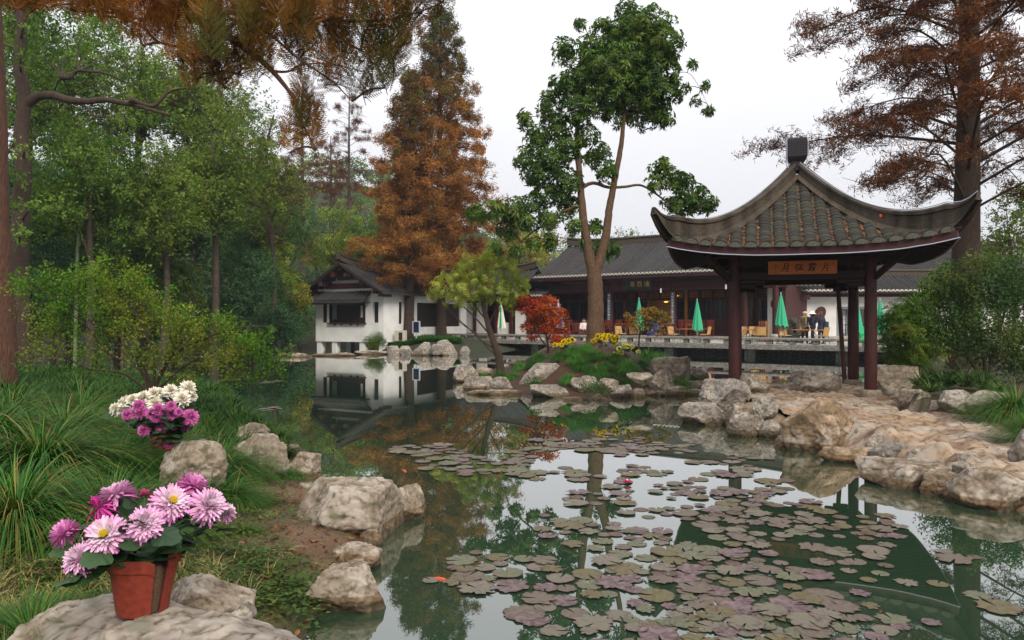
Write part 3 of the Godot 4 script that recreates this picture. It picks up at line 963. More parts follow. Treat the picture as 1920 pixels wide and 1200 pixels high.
func make_pavilion() -> void:
	var o := thing("pavilion", "square open pavilion with swept-up tiled roof on dark red pillars", "pavilion", Vector3(6.195, 0, -15.9), -0.316)
	var w := 1.275
	# pillars on stone drums
	for s in [[-w, w], [w, w], [w, -w], [-w, -w]]:
		var b := MB.new()
		b.lathe([Vector2(0.0, 0), Vector2(0.115, 0), Vector2(0.117, 0.8), Vector2(0.113, 1.8), Vector2(0.106, 2.78), Vector2(0.0, 2.78)], 24)
		var p := put("pillar", b.mesh(), M.red_wood, o)
		p.position = Vector3(s[0], 0.42, s[1])
		var d := MB.new()
		d.lathe([Vector2(0, -0.2), Vector2(0.20, -0.2), Vector2(0.205, 0.05), Vector2(0.19, 0.11), Vector2(0.16, 0.128), Vector2(0, 0.13)], 24)
		put("plinth", d.mesh(), M.plinth, p).position = Vector3(0, -0.125, 0)
	# beams, lattice and corbels on the four sides
	for side in 4:
		var r := Basis(Vector3.UP, side * PI / 2)
		single("upper_beam", M.dark_wood, o, Vector3(2 * w - 0.2, 0.15, 0.13), r * Vector3(0, 2.975, w), 0.012, r)
		single("lower_beam", M.dark_wood, o, Vector3(2 * w - 0.2, 0.16, 0.14), r * Vector3(0, 2.68, w), 0.012, r)
		single("eave_purlin", M.dark_wood, o, Vector3(2 * w + 0.9, 0.13, 0.13), r * Vector3(0, 3.13, w + 0.02), 0.012, r)
		var k := MB.new()
		for i in 11:
			k.box(Transform3D(r, r * Vector3(-1.1 + 0.22 * i, 2.83, w)), Vector3(0.05, 0.142, 0.07))
		k.box(Transform3D(r, r * Vector3(0, 2.885, w)), Vector3(2.34, 0.03, 0.06))
		put("lattice", k.mesh(), M.dark_wood, o, "stuff")
		for e in [-1, 1]:
			single("corbel", M.dark_wood, o, Vector3(0.5, 0.085, 0.1), r * Vector3(e * (w - 0.36), 2.555, w), 0.02, r)
			single("corbel", M.dark_wood, o, Vector3(0.32, 0.075, 0.1), r * Vector3(e * (w - 0.27), 2.476, w), 0.02, r)
		# rafters under the eave
		for i in 23:
			var q := -2.2 + 0.2 * i
			var from := maxf(1.3, absf(q) * 1.0)
			if from > 2.3: continue
			var b := MB.new()
			var pts := [2.46, lerpf(2.46, from, 0.5), from]
			for m in 2:
				b.bar(r * Vector3(q, roof_y(pts[m], q) - 0.13, pts[m]), r * Vector3(q * lerpf(1.0, 0.96, m), roof_y(pts[m + 1], q) - 0.13, pts[m + 1]), 0.05, 0.06)
			put("rafter", b.mesh(), M.dark_wood, o)
	# braces fanning out below the corners
	for s in [[-1, 1], [1, 1], [1, -1], [-1, -1]]:
		var b := MB.new()
		b.bar(Vector3(s[0] * w, 2.55, s[1] * w), Vector3(s[0] * (w + 0.55), 3.1, s[1] * (w + 0.55)), 0.09, 0.10)
		put("brace", b.mesh(), M.dark_wood, o)
		var h := MB.new()
		h.bar(Vector3(s[0] * 0.3, 3.95, s[1] * 0.3), Vector3(s[0] * w, 3.26, s[1] * w), 0.12, 0.14)
		h.bar(Vector3(s[0] * w, 3.26, s[1] * w), Vector3(s[0] * 2.42, 3.30, s[1] * 2.42), 0.12, 0.14)
		put("hip_rafter", h.mesh(), M.dark_wood, o)
	# roof deck, seen from below and between the tile rows
	var deck := MB.new()
	deck.col = lin(0.05, 0.042, 0.03)
	for side in 4:
		var r := Basis(Vector3.UP, side * PI / 2)
		for off in [0.0, -0.07]:
			var p := PackedVector3Array()
			for j in 15:
				var pp := 0.05 + (PA - 0.05) * j / 14.0
				for i in 13:
					var q := pp * (i / 6.0 - 1.0)
					p.append(r * Vector3(q, roof_y(pp, q) + off, pp))
			if off == 0.0:
				var pr := PackedVector3Array()
				for j in 15:
					for i in 13: pr.append(p[(14 - j) * 13 + i])
				deck.sheet(13, 15, pr)
			else:
				deck.sheet(13, 15, p)
	put("roof_deck", deck.mesh(), M.plain, o)
	# barrel tiles: front slope tile by tile, the other slopes joined
	var tiles := []
	for k in 4:
		var b := MB.new()
		var wd := 0.121
		var base := lin(0.050, 0.045, 0.038).lerp(lin(0.052, 0.052, 0.034), k / 3.0) * (0.85 + 0.12 * k)
		var arc := PackedVector3Array()
		var cc := PackedColorArray()
		for j in 3:
			var z: float = [-0.10, 0.075, 0.10][j]
			var rr: float = [0.90, 1.0, 0.985][j]
			for i in 9:
				var a := PI * (0.04 + 0.92 * i / 8.0)
				arc.append(Vector3(cos(a) * wd * rr, sin(a) * 0.085 * rr + (0.0 if j == 0 else 0.014), z))
				cc.append(base * (1.25 if j == 2 else 1.0))
		b.sheet(9, 3, arc, false, cc)
		b.col = base * 0.9
		for i in 8:   # thickness shown at the lower end
			var a0 := arc[18 + i]; var a1 := arc[18 + i + 1]
			b.away(a0, a1, Vector3(a1.x * 0.84, a1.y * 0.84, a1.z), Vector3(a0.x * 0.84, a0.y * 0.84, a0.z), Vector3(0, 0.03, -1))
		tiles.append(b.mesh())
	var endm := MB.new()
	endm.col = lin(0.115, 0.115, 0.095)
	var rim := PackedVector3Array()
	for i in 11:
		var a := PI * i / 10.0
		rim.append(Vector3(cos(a) * 0.116, sin(a) * 0.092 - 0.03, 0.0))
	for i in 10:
		endm.tri(Vector3(0, -0.035, 0.012), rim[i], rim[i + 1])
		endm.tri(Vector3(0, -0.035, 0.012), rim[i] * Vector3(1, 0.0, 1) + Vector3(0, -0.055 + 0.02 * absf(rim[i].x) / 0.1, 0), rim[i])
	var end_mesh := endm.mesh()
	var xf := []
	var cols := PackedColorArray()
	var litter := MB.new()
	for side in 4:
		var r := Basis(Vector3.UP, side * PI / 2)
		for c in 18:
			var q := (c - 8.5) * 0.272
			var pp := PA + 0.03
			var row := 0
			var jig := rng.randf_range(-0.006, 0.006)
			while pp > absf(q) + 0.12:
				var sl := roof_y(pp - 0.06, q) - roof_y(pp, q)
				var dz := Vector3(0, -sl, 0.06).normalized()
				var dx := Vector3(1, (roof_y(pp, q + 0.05) - roof_y(pp, q - 0.05)) * 10.0, 0).normalized()
				var ny := dz.cross(dx).normalized()
				var bb := Basis(ny.cross(dz), ny, dz) * Basis(Vector3.UP, rng.randf_range(-0.035, 0.035))
				var t := Transform3D(r * bb, r * Vector3(q + jig + rng.randf_range(-0.004, 0.004), roof_y(pp, q) + 0.022 + rng.randf_range(-0.003, 0.005), pp - 0.07))
				if side == 0:
					var m := put("tile", tiles[rng.randi() % 4], M.tile, o)
					m.transform = t
					if row == 0:
						put("tile_end", end_mesh, M.tile, m).transform = Transform3D(Basis.IDENTITY, Vector3(0, 0.012, 0.104))
				else:
					xf.append(t)
					var s := rng.randf_range(0.85, 1.15)
					cols.append(Color(s, s, s))
				pp -= 0.112 * dz.z
				row += 1
			# needles caught in the gutters between the rows
			var qv := q + 0.136
			for k in 50:
				var pv := rng.randf_range(absf(qv) + 0.2, PA + 0.02)
				if pv > PA + 0.02 or absf(qv) > 2.3: continue
				if rng.randf() > 0.4 + 0.6 * pv / PA: continue
				litter.col = lin(0.22, 0.075, 0.03).lerp(lin(0.34, 0.16, 0.075), rng.randf()) * rng.randf_range(0.4, 1.0)
				var at := r * Vector3(qv + rng.randf_range(-0.016, 0.016), roof_y(pv, qv) + 0.012 + rng.randf() * 0.02, pv)
				litter.box(Transform3D(turned(unit(), 0), at), Vector3(0.05, 0.012, 0.022))
	copies("tile", tiles[1], M.tile, xf, cols, o)
	put("fallen_needles", litter.mesh(), M.plain, o, "stuff")
	# hips, curling up past the corners
	var prof := [[-0.19, -0.03], [-0.10, 0.05], [-0.095, 0.13], [-0.08, 0.13], [-0.08, 0.225], [-0.115, 0.235], [-0.115, 0.275], [-0.06, 0.30], [0.06, 0.30], [0.115, 0.275], [0.115, 0.235], [0.08, 0.225], [0.08, 0.13], [0.095, 0.13], [0.10, 0.05], [0.19, -0.03]]
	for side in 4:
		var r := Basis(Vector3.UP, side * PI / 2)
		var b := MB.new()
		var path := []
		for i in 29:
			var p := 0.1 + 2.64 * i / 28.0
			var low := roof_y(minf(p, PA), minf(p, PA))
			var tall := lerpf(0.95, 1.7, pow(minf(p, 2.38) / 2.38, 2.5))
			var wide := 1.0
			if p > 2.38:
				var e := (p - 2.38) / 0.36
				low = roof_y(2.38, 2.38) + 0.16 * e + 0.34 * e * e
				tall = lerpf(1.7, 0.42, e)
				wide = lerpf(1.0, 0.55, e)
			path.append([Vector3(p, low, p), tall, wide])
		var lat := Vector3(1, 0, -1).normalized()
		var tint := PackedColorArray()
		for i in 29:
			var v := clampf(0.82 + 1.6 * noise.get_noise_2d(i * 0.45, side * 9.0), 0.4, 1.7)
			tint.append(Color(v, v, v * 0.96))
		for k in prof.size() - 1:
			var pts := PackedVector3Array()
			var cc := PackedColorArray()
			for i in 29:
				for e in [1, 0]:
					var a: Array = prof[k + e]
					pts.append(r * (path[i][0] + lat * (a[0] * path[i][2]) + Vector3(0, a[1] * path[i][1], 0)))
					cc.append(tint[i] * (lin(1.35, 1.25, 1.1) if k in [2, 12, 0, 14] else lin(1, 1, 1)))
			b.sheet(2, 29, pts, false, cc)
		# closing face of the tip
		var last := []
		for a in prof:
			last.append(r * (path[28][0] + lat * (a[0] * path[28][2]) + Vector3(0, a[1] * path[28][1], 0)))
		for k in range(1, last.size() - 1):
			b.tri(last[0], last[k], last[k + 1])
		put("hip_ridge", b.mesh(), M.ridge, o)
		var lt := MB.new()
		lt.col = lin(0.36, 0.38, 0.46)
		var lp := PackedVector3Array()
		var lr := PackedFloat32Array()
		for i in 29:
			lp.append(r * (path[i][0] + lat * (-0.06 * path[i][2]) + Vector3(0, 0.31 * path[i][1] + 0.004, 0)))
			lr.append(0.010)
		lt.tube(lp, lr, 5)
		put("rope_light", lt.mesh(), M.glossy, o)
		# fascia and the rope light along the eave
		var f := MB.new()
		var ep := PackedVector3Array()
		var er := PackedFloat32Array()
		for i in 24:
			var q0 := -PA + 2.0 * PA * i / 24.0
			var q1 := -PA + 2.0 * PA * (i + 1) / 24.0
			f.bar(r * Vector3(q0, roof_y(PA, q0) - 0.075, PA - 0.02), r * Vector3(q1, roof_y(PA, q1) - 0.075, PA - 0.02), 0.035, 0.15)
			ep.append(r * Vector3(q0, roof_y(PA, q0) - 0.145 + rng.randf_range(-0.004, 0.004), PA + 0.012)); er.append(0.011)
		ep.append(r * Vector3(PA, roof_y(PA, PA) - 0.145, PA + 0.012)); er.append(0.011)
		put("fascia", f.mesh(), M.red_wood, o)
		var t := MB.new()
		t.col = lin(0.36, 0.38, 0.46)
		t.tube(ep, er, 5)
		put("rope_light", t.mesh(), M.glossy, o)
	var patch := MB.new()
	patch.col = lin(0.5, 0.07, 0.03)
	patch.box(Transform3D(Basis(Vector3.UP, PI / 4) , Vector3(1.50, roof_y(1.5, 1.5) + 0.21, 1.5) + Vector3(-1, 0, 1).normalized() * 0.087), Vector3(0.17, 0.05, 0.012))
	put("red_patch", patch.mesh(), M.plain, o)
	# the square lantern-like finial
	var fin := MB.new()
	fin.col = lin(0.016, 0.015, 0.019)
	fin.box(Transform3D(Basis.IDENTITY, Vector3(0, 5.03, 0)), Vector3(0.36, 0.09, 0.36), 0.02)
	fin.box(Transform3D(Basis.IDENTITY, Vector3(0, 5.15, 0)), Vector3(0.26, 0.20, 0.26), 0.01)
	var q := []
	for y in [[5.22, 0.15], [5.30, 0.20], [5.66, 0.20], [5.70, 0.185]]:
		q.append(Vector2(y[1] * 1.414, y[0]))
	var fp := PackedVector3Array()
	for k in 3:
		for s in 4:
			var a0 := TAU * s / 4.0 + PI / 4
			var a1 := TAU * (s + 1) / 4.0 + PI / 4
			fin.away(Vector3(cos(a0) * q[k].x, q[k].y, sin(a0) * q[k].x), Vector3(cos(a1) * q[k].x, q[k].y, sin(a1) * q[k].x), Vector3(cos(a1) * q[k + 1].x, q[k + 1].y, sin(a1) * q[k + 1].x), Vector3(cos(a0) * q[k + 1].x, q[k + 1].y, sin(a0) * q[k + 1].x), Vector3(0, 5.4, 0))
	fin.away(Vector3(-0.185, 5.70, -0.185), Vector3(0.185, 5.70, -0.185), Vector3(0.185, 5.70, 0.185), Vector3(-0.185, 5.70, 0.185), Vector3(0, 5.4, 0))
	var finial := put("finial", fin.mesh(), M.plain, o)
	var gr := MB.new()
	gr.col = lin(0.03, 0.028, 0.034)
	for s in 4:
		var b := Basis(Vector3.UP, s * PI / 2)
		for i in 6:
			for j in 6:
				gr.box(Transform3D(b * Basis(Vector3.BACK, PI / 4), b * Vector3(-0.14 + 0.056 * i, 5.335 + 0.056 * j, 0.2)), Vector3(0.034, 0.034, 0.014))
	put("fretwork", gr.mesh(), M.plain, finial, "stuff")
	var rods := MB.new()
	rods.col = lin(0.4, 0.43, 0.5)
	for s in [[-1, 1], [1, 1], [1, -1], [-1, -1]]:
		rods.tube(PackedVector3Array([Vector3(s[0] * 0.17, 5.02, s[1] * 0.17), Vector3(s[0] * 0.212, 5.25, s[1] * 0.212), Vector3(s[0] * 0.212, 5.70, s[1] * 0.212)]), PackedFloat32Array([0.008, 0.008, 0.008]), 5)
	put("light_wires", rods.mesh(), M.glossy, finial, "stuff")
	# the name board hanging from the front beam
	var sign := thing("name_board", "orange-brown wooden board with four black brushed characters over the pavilion entrance", "sign", o.transform * Vector3(0.02, 2.83, w + 0.13), -0.316)
	var bd := MB.new()
	var tilt := Basis(Vector3.RIGHT, 0.16)
	bd.box(Transform3D(tilt, Vector3.ZERO), Vector3(1.28, 0.27, 0.035), 0.006)
	put("board", bd.mesh(), mat("board", lin(0.55, 0.16, 0.035), 0.5, T.soft, Vector3(0.8, 6, 6)), sign)
	var ink := MB.new()
	ink.col = lin(0.018, 0.012, 0.010)
	var ax := tilt * Vector3(1, 0.02, 0)
	var ay := tilt * Vector3(0.14, 1, 0)
	var glyphs := [YUE, XIAN, XIA, PIAN]
	for k in 4:
		strokes(ink, glyphs[k], tilt * Vector3(-0.40 + 0.245 * k, -0.085, 0.0195), ax, ay, 0.165, 0.019, 0.006)
	var mark := [[0.2, 0.95, 0.4, 0.8], [0.1, 0.7, 0.5, 0.75], [0.3, 0.9, 0.25, 0.5], [0.05, 0.45, 0.5, 0.48], [0.3, 0.45, 0.3, 0.05], [0.1, 0.1, 0.5, 0.12], [0.15, 0.3, 0.45, 0.28]]
	strokes(ink, mark, tilt * Vector3(-0.56, -0.08, 0.0195), ax, ay, 0.15, 0.007, 0.005)
	strokes(ink, [[0.1, 0.1, 0.1, 0.9, 0.9, 0.9, 0.9, 0.1, 0.1, 0.1], [0.3, 0.5, 0.7, 0.5]], tilt * Vector3(0.55, 0.06, 0.0195), ax, ay, 0.03, 0.005, 0.004)
	put("characters", ink.mesh(), M.plain, sign)
	# board leaning behind the rear pillar
	var lean := MB.new()
	lean.bar(Vector3.ZERO, Vector3(-0.19, 2.25, 0.06), 0.10, 0.05, 0.005)
	var lb := put("leaning_board", lean.mesh(), mat("worn_board", lin(0.11, 0.045, 0.028), 0.8, T.soft, Vector3(2, 0.5, 2)))
	lb.position = o.transform * Vector3(w - 0.17, 0.3, -w - 0.05)
	tag(lb, "long brown board leaning against the rear pavilion pillar", "board")


# ---------------------------------------------------------------- terrace and halls
const TURN := -0.610

func make_terrace() -> void:
	var o := thing("stone_terrace", "long weathered stone terrace with a low bench rail along the water", "terrace", Vector3(-1.98, 0, -45.3), TURN)
	single("floor", M.floor_stone, o, Vector3(46, 0.2, 12.0), Vector3(14, 0.455, -6.5))
	var s := -9.0
	var k := 0
	while s < 35.0:
		single("edge_slab", M.deck_stone, o, Vector3(2.105, 0.26, 0.55), Vector3(s + 1.06, 0.468 + rng.randf_range(-0.006, 0.006), -0.27 + rng.randf_range(-0.012, 0.012)), 0.02)
		single("rail_plank", M.deck_stone, o, Vector3(2.11, 0.125, 0.40), Vector3(s + 1.06, 0.858 + rng.randf_range(-0.005, 0.005), -0.26 + rng.randf_range(-0.012, 0.012)), 0.02)
		single("rail_post", M.deck_stone, o, Vector3(0.26, 0.198, 0.26), Vector3(s, 0.697, -0.26), 0.015)
		single("rail_post", M.deck_stone, o, Vector3(0.26, 0.198, 0.26), Vector3(s + 1.06, 0.697, -0.26), 0.015)
		if k % 2 == 0:
			single("pier", M.deck_stone, o, Vector3(0.5, 0.9, 0.5), Vector3(s, -0.12, -0.75), 0.02)
		s += 2.12
		k += 1
	single("retaining_wall", M.deck_stone, o, Vector3(46, 1.1, 0.3), Vector3(14, -0.22, -2.1))

func column(parent: Node3D, at: Vector3, r: float, h: float, m: Material) -> void:
	var b := MB.new()
	b.lathe([Vector2(0, 0), Vector2(r, 0), Vector2(r * 1.01, h * 0.4), Vector2(r * 0.93, h), Vector2(0, h)], 16)
	var c := put("column", b.mesh(), m, parent)
	c.position = at
	var p := MB.new()
	p.lathe([Vector2(0, -0.02), Vector2(r * 1.7, -0.02), Vector2(r * 1.75, 0.12), Vector2(r * 1.2, 0.2), Vector2(0, 0.2)], 16)
	put("plinth", p.mesh(), M.floor_stone, c)

func lattice_panel(parent: Node3D, x0: float, x1: float, y0: float, y1: float, z: float, nx: int, ny: int, m: Material, back: Material) -> void:
	var b := MB.new()
	var w := x1 - x0
	var h := y1 - y0
	var c := Vector3((x0 + x1) * 0.5, (y0 + y1) * 0.5, z)
	for e in [-1, 1]:
		b.box(Transform3D(Basis.IDENTITY, c + Vector3(e * (w * 0.5 - 0.035), 0, 0)), Vector3(0.07, h, 0.07))
		b.box(Transform3D(Basis.IDENTITY, c + Vector3(0, e * (h * 0.5 - 0.035), 0)), Vector3(w - 0.14, 0.07, 0.066))
	for i in range(1, nx):
		b.box(Transform3D(Basis.IDENTITY, Vector3(x0 + w * i / nx, c.y, z - 0.002)), Vector3(0.025, h - 0.14, 0.035))
	for i in range(1, ny):
		b.box(Transform3D(Basis.IDENTITY, Vector3(c.x, y0 + h * i / ny, z + 0.002)), Vector3(w - 0.14, 0.025, 0.035))
	var win := put("window", b.mesh(), m, parent)
	if back:
		var g := MB.new()
		g.box(Transform3D(Basis.IDENTITY, c + Vector3(0, 0, -0.03)), Vector3(w - 0.1, h - 0.1, 0.01))
		put("pane", g.mesh(), back, win)

func make_hall() -> void:
	var o := thing("tea_hall", "long dark red timber tea hall with grey tiled roof", "hall", Vector3(-1.98, 0, -45.3), TURN)
	var f := 0.76
	single("platform", M.floor_stone, o, Vector3(17.2, 0.42, 11.0), Vector3(7.8, f - 0.21, -12.5), 0.02)
	for s in [0.2, 4.9, 9.4, 13.9]:
		column(o, Vector3(s, f, -8.0), 0.20, 3.5, M.hall_wood)
	column(o, Vector3(15.7, f, -8.0), 0.20, 3.5, M.hall_wood)
	single("eave_beam", M.hall_wood, o, Vector3(17.0, 0.62, 0.26), Vector3(7.9, 3.98, -8.0), 0.02)
	single("purlin", M.hall_wood, o, Vector3(17.2, 0.24, 0.24), Vector3(7.9, 4.52, -8.0), 0.02)
	single("fascia", M.hall_wood, o, Vector3(17.0, 0.20, 0.06), Vector3(7.8, 4.56, -6.52))
	for k in 34:
		var b := MB.new()
		b.bar(Vector3(0, 4.56, -6.56), Vector3(0, 5.25, -8.6), 0.09, 0.10)
		put("rafter", b.mesh(), M.hall_wood, o).position = Vector3(-0.5 + 0.5 * k, 0, 0)
	# front wall: doors with panes over wooden panels, bay by bay
	var dark := mat("hall_glass", lin(0.012, 0.013, 0.016), 0.12)
	single("wall", M.hall_wood, o, Vector3(16.4, 0.5, 0.2), Vector3(7.8, 4.0, -10.0))
	for bay in 4:
		var x0: float = [-0.4, 5.0, 9.5, 14.0][bay]
		var n: int = [6, 5, 5, 2][bay]
		var wd: float = ([5.3, 4.3, 4.3, 1.6][bay]) / n
		for i in n:
			var a := x0 + wd * i
			var open_ := bay == 1 and (i == 2 or i == 3)
			lattice_panel(o, a + 0.01, a + wd - 0.01, 3.18, 3.74, -10.0, 6, 3, M.hall_wood, null)
			if open_: continue
			lattice_panel(o, a + 0.01, a + wd - 0.01, 1.75, 3.1, -10.0, 3, 4 if bay == 3 else 2, M.hall_wood, dark)
			single("door_panel", M.hall_wood, o, Vector3(wd - 0.02, 0.98, 0.07), Vector3(a + wd * 0.5, f + 0.5, -10.0), 0.01)
			single("door_panel", M.hall_wood, o, Vector3(wd - 0.26, 0.62, 0.03), Vector3(a + wd * 0.5, f + 0.52, -9.955), 0.012)
		single("lintel", M.hall_wood, o, Vector3(wd * n, 0.08, 0.12), Vector3(x0 + wd * n * 0.5, 3.14, -10.0))
	# inside: back wall, side walls and ceiling, one warm lamp over the counter
	single("back_wall", mat("cream", lin(0.42, 0.33, 0.2), 0.9), o, Vector3(16.4, 3.6, 0.2), Vector3(7.8, 2.5, -14.0))
	single("ceiling", M.dark_wood, o, Vector3(16.4, 0.1, 4.2), Vector3(7.8, 4.15, -12.0))
	for x in [-0.5, 16.1]:
		single("end_wall", M.hall_wood, o, Vector3(0.22, 4.3, 6.4), Vector3(x, 2.85, -11.4))
	single("white_wall", M.plaster, o, Vector3(0.5, 3.1, 0.16), Vector3(15.15, f + 1.55, -9.2))
	single("wall_notice", M.chair_wood, o, Vector3(0.2, 0.4, 0.03), Vector3(15.2, 2.75, -9.11))
	# gable ends and roof
	for x in [-0.45, 16.05]:
		var g := MB.new()
		for y in 10:
			var w := maxf(0.1, 5.55 * (7.3 - 4.73 - y * 0.22) / 2.58 - 0.75)
			g.box(Transform3D(Basis.IDENTITY, Vector3(x, 4.62 + y * 0.22, -12.0)), Vector3(0.2, 0.22, w * 2.0))
		put("gable", g.mesh(), M.plaster, o)
	tiled_slope(o, -0.75, 16.35, -6.45, 4.72, -12.0, 7.3, 0.22, 0.27)
	tiled_slope(o, -0.75, 16.35, -17.5, 4.72, -12.0, 7.3, 0.22, 0.6, false)
	ridge_wall(o, -0.75, 16.35, 7.28, -12.0, 0.5)
	# left skirt roof, lower
	tiled_slope(o, -2.2, 0.6, -6.1, 3.45, -7.9, 4.15, 0.05, 0.27, true, "skirt_roof")
	single("skirt_beam", M.hall_wood, o, Vector3(2.9, 0.3, 0.2), Vector3(-0.8, 3.25, -6.4), 0.01)
	single("skirt_wall", M.plaster, o, Vector3(2.4, 0.35, 0.1), Vector3(-0.9, 2.95, -7.8))
	# name plaque
	var pl := thing("plaque", "dark blue-black plaque with three gold characters under the hall's eave", "sign", o.transform * Vector3(7.05, 4.12, -7.6), TURN)
	var tb := Basis(Vector3.RIGHT, 0.22)
	single("board", mat("plaque", lin(0.016, 0.024, 0.030), 0.4), pl, Vector3(2.1, 0.78, 0.07), Vector3.ZERO, 0.01, tb)
	var gold := MB.new()
	gold.col = lin(0.50, 0.31, 0.06)
	for k in 3:
		strokes(gold, [ZONG, XI, QING][k], tb * Vector3(-0.52 + 0.5 * k, -0.18, 0.04), tb * Vector3.RIGHT, tb * Vector3.UP, 0.36, 0.05, 0.02)
	put("characters", gold.mesh(), M.glossy, pl)
	var small := MB.new()
	small.col = lin(0.11, 0.12, 0.10)
	strokes(small, [[0.1, 0.9, 0.3, 0.85], [0.2, 0.95, 0.2, 0.6], [0.1, 0.5, 0.3, 0.5], [0.2, 0.5, 0.2, 0.1], [0.05, 0.3, 0.35, 0.28], [0.1, 0.1, 0.3, 0.08]], tb * Vector3(-0.88, -0.25, 0.04), tb * Vector3.RIGHT, tb * Vector3.UP, 0.5, 0.02, 0.01)
	put("signature", small.mesh(), M.plain, pl)
	# couplet boards on two columns
	for k in 2:
		var c := thing("couplet_board", ["blue-grey couplet board on the column behind the tall tree's trunk", "blue-grey couplet board on the column beside the orange maple"][k], "couplet board", o.transform * Vector3([4.9, 9.4][k], 2.45, -7.77), TURN, "couplet boards on the hall columns")
		single("board", mat("couplet", lin(0.062, 0.072, 0.10), 0.5), c, Vector3(0.30, 2.2, 0.05), Vector3.ZERO, 0.008)
		var t := MB.new()
		t.col = lin(0.62, 0.62, 0.6)
		var set_ := [QING, XI, YUE, PIAN, ZONG, XIAN, XIA]
		for i in 11:
			strokes(t, set_[(i * 3 + k * 2) % 7], Vector3(-0.085, 0.90 - 0.186 * i, 0.027), Vector3.RIGHT, Vector3.UP, 0.15, 0.022, 0.008)
		put("characters", t.mesh(), M.plain, c)
	# pendant lamps in the open bay
	for k in 2:
		var lamp := thing("pendant_lamp", ["warm lit pendant lamp glowing high in the hall's open bay", "warm lit pendant lamp hanging lower in the hall's open bay"][k], "lamp", o.transform * Vector3([8.2, 7.4][k], [3.45, 3.05][k], -11.4), 0.0, "lamps in the tea hall")
		var cord := MB.new()
		cord.col = lin(0.02, 0.02, 0.02)
		cord.tube(PackedVector3Array([Vector3(0, 0.12, 0), Vector3(0, [0.65, 1.05][k], 0)]), PackedFloat32Array([0.01, 0.01]), 5)
		put("cord", cord.mesh(), M.plain, lamp)
		var sh := MB.new()
		sh.col = lin(0.3, 0.2, 0.08)
		sh.lathe([Vector2(0.24, 0), Vector2(0.2, 0.07), Vector2(0.05, 0.13), Vector2(0, 0.14)], 16)
		put("shade", sh.mesh(), M.plain, lamp)
		var bulb := MB.new()
		bulb.lathe([Vector2(0, -0.07), Vector2(0.1, -0.05), Vector2(0.13, 0.0), Vector2(0.1, 0.04), Vector2(0, 0.05)], 12)
		var bm := mat("bulb_glow", lin(0.9, 0.7, 0.4), 0.5)
		bm.emission_enabled = true
		bm.emission = Color(1.0, 0.72, 0.32)
		bm.emission_energy_multiplier = 1.6
		put("bulb", bulb.mesh(), bm, lamp)
		var li := OmniLight3D.new()
		li.name = "light"
		li.light_color = Color(1.0, 0.72, 0.36)
		li.light_energy = 0.22
		li.light_size = 0.1
		li.omni_range = 14.0
		li.omni_attenuation = 2.0
		li.shadow_enabled = true
		lamp.add_child(li)
		li.position = Vector3(0, -0.02, 0)

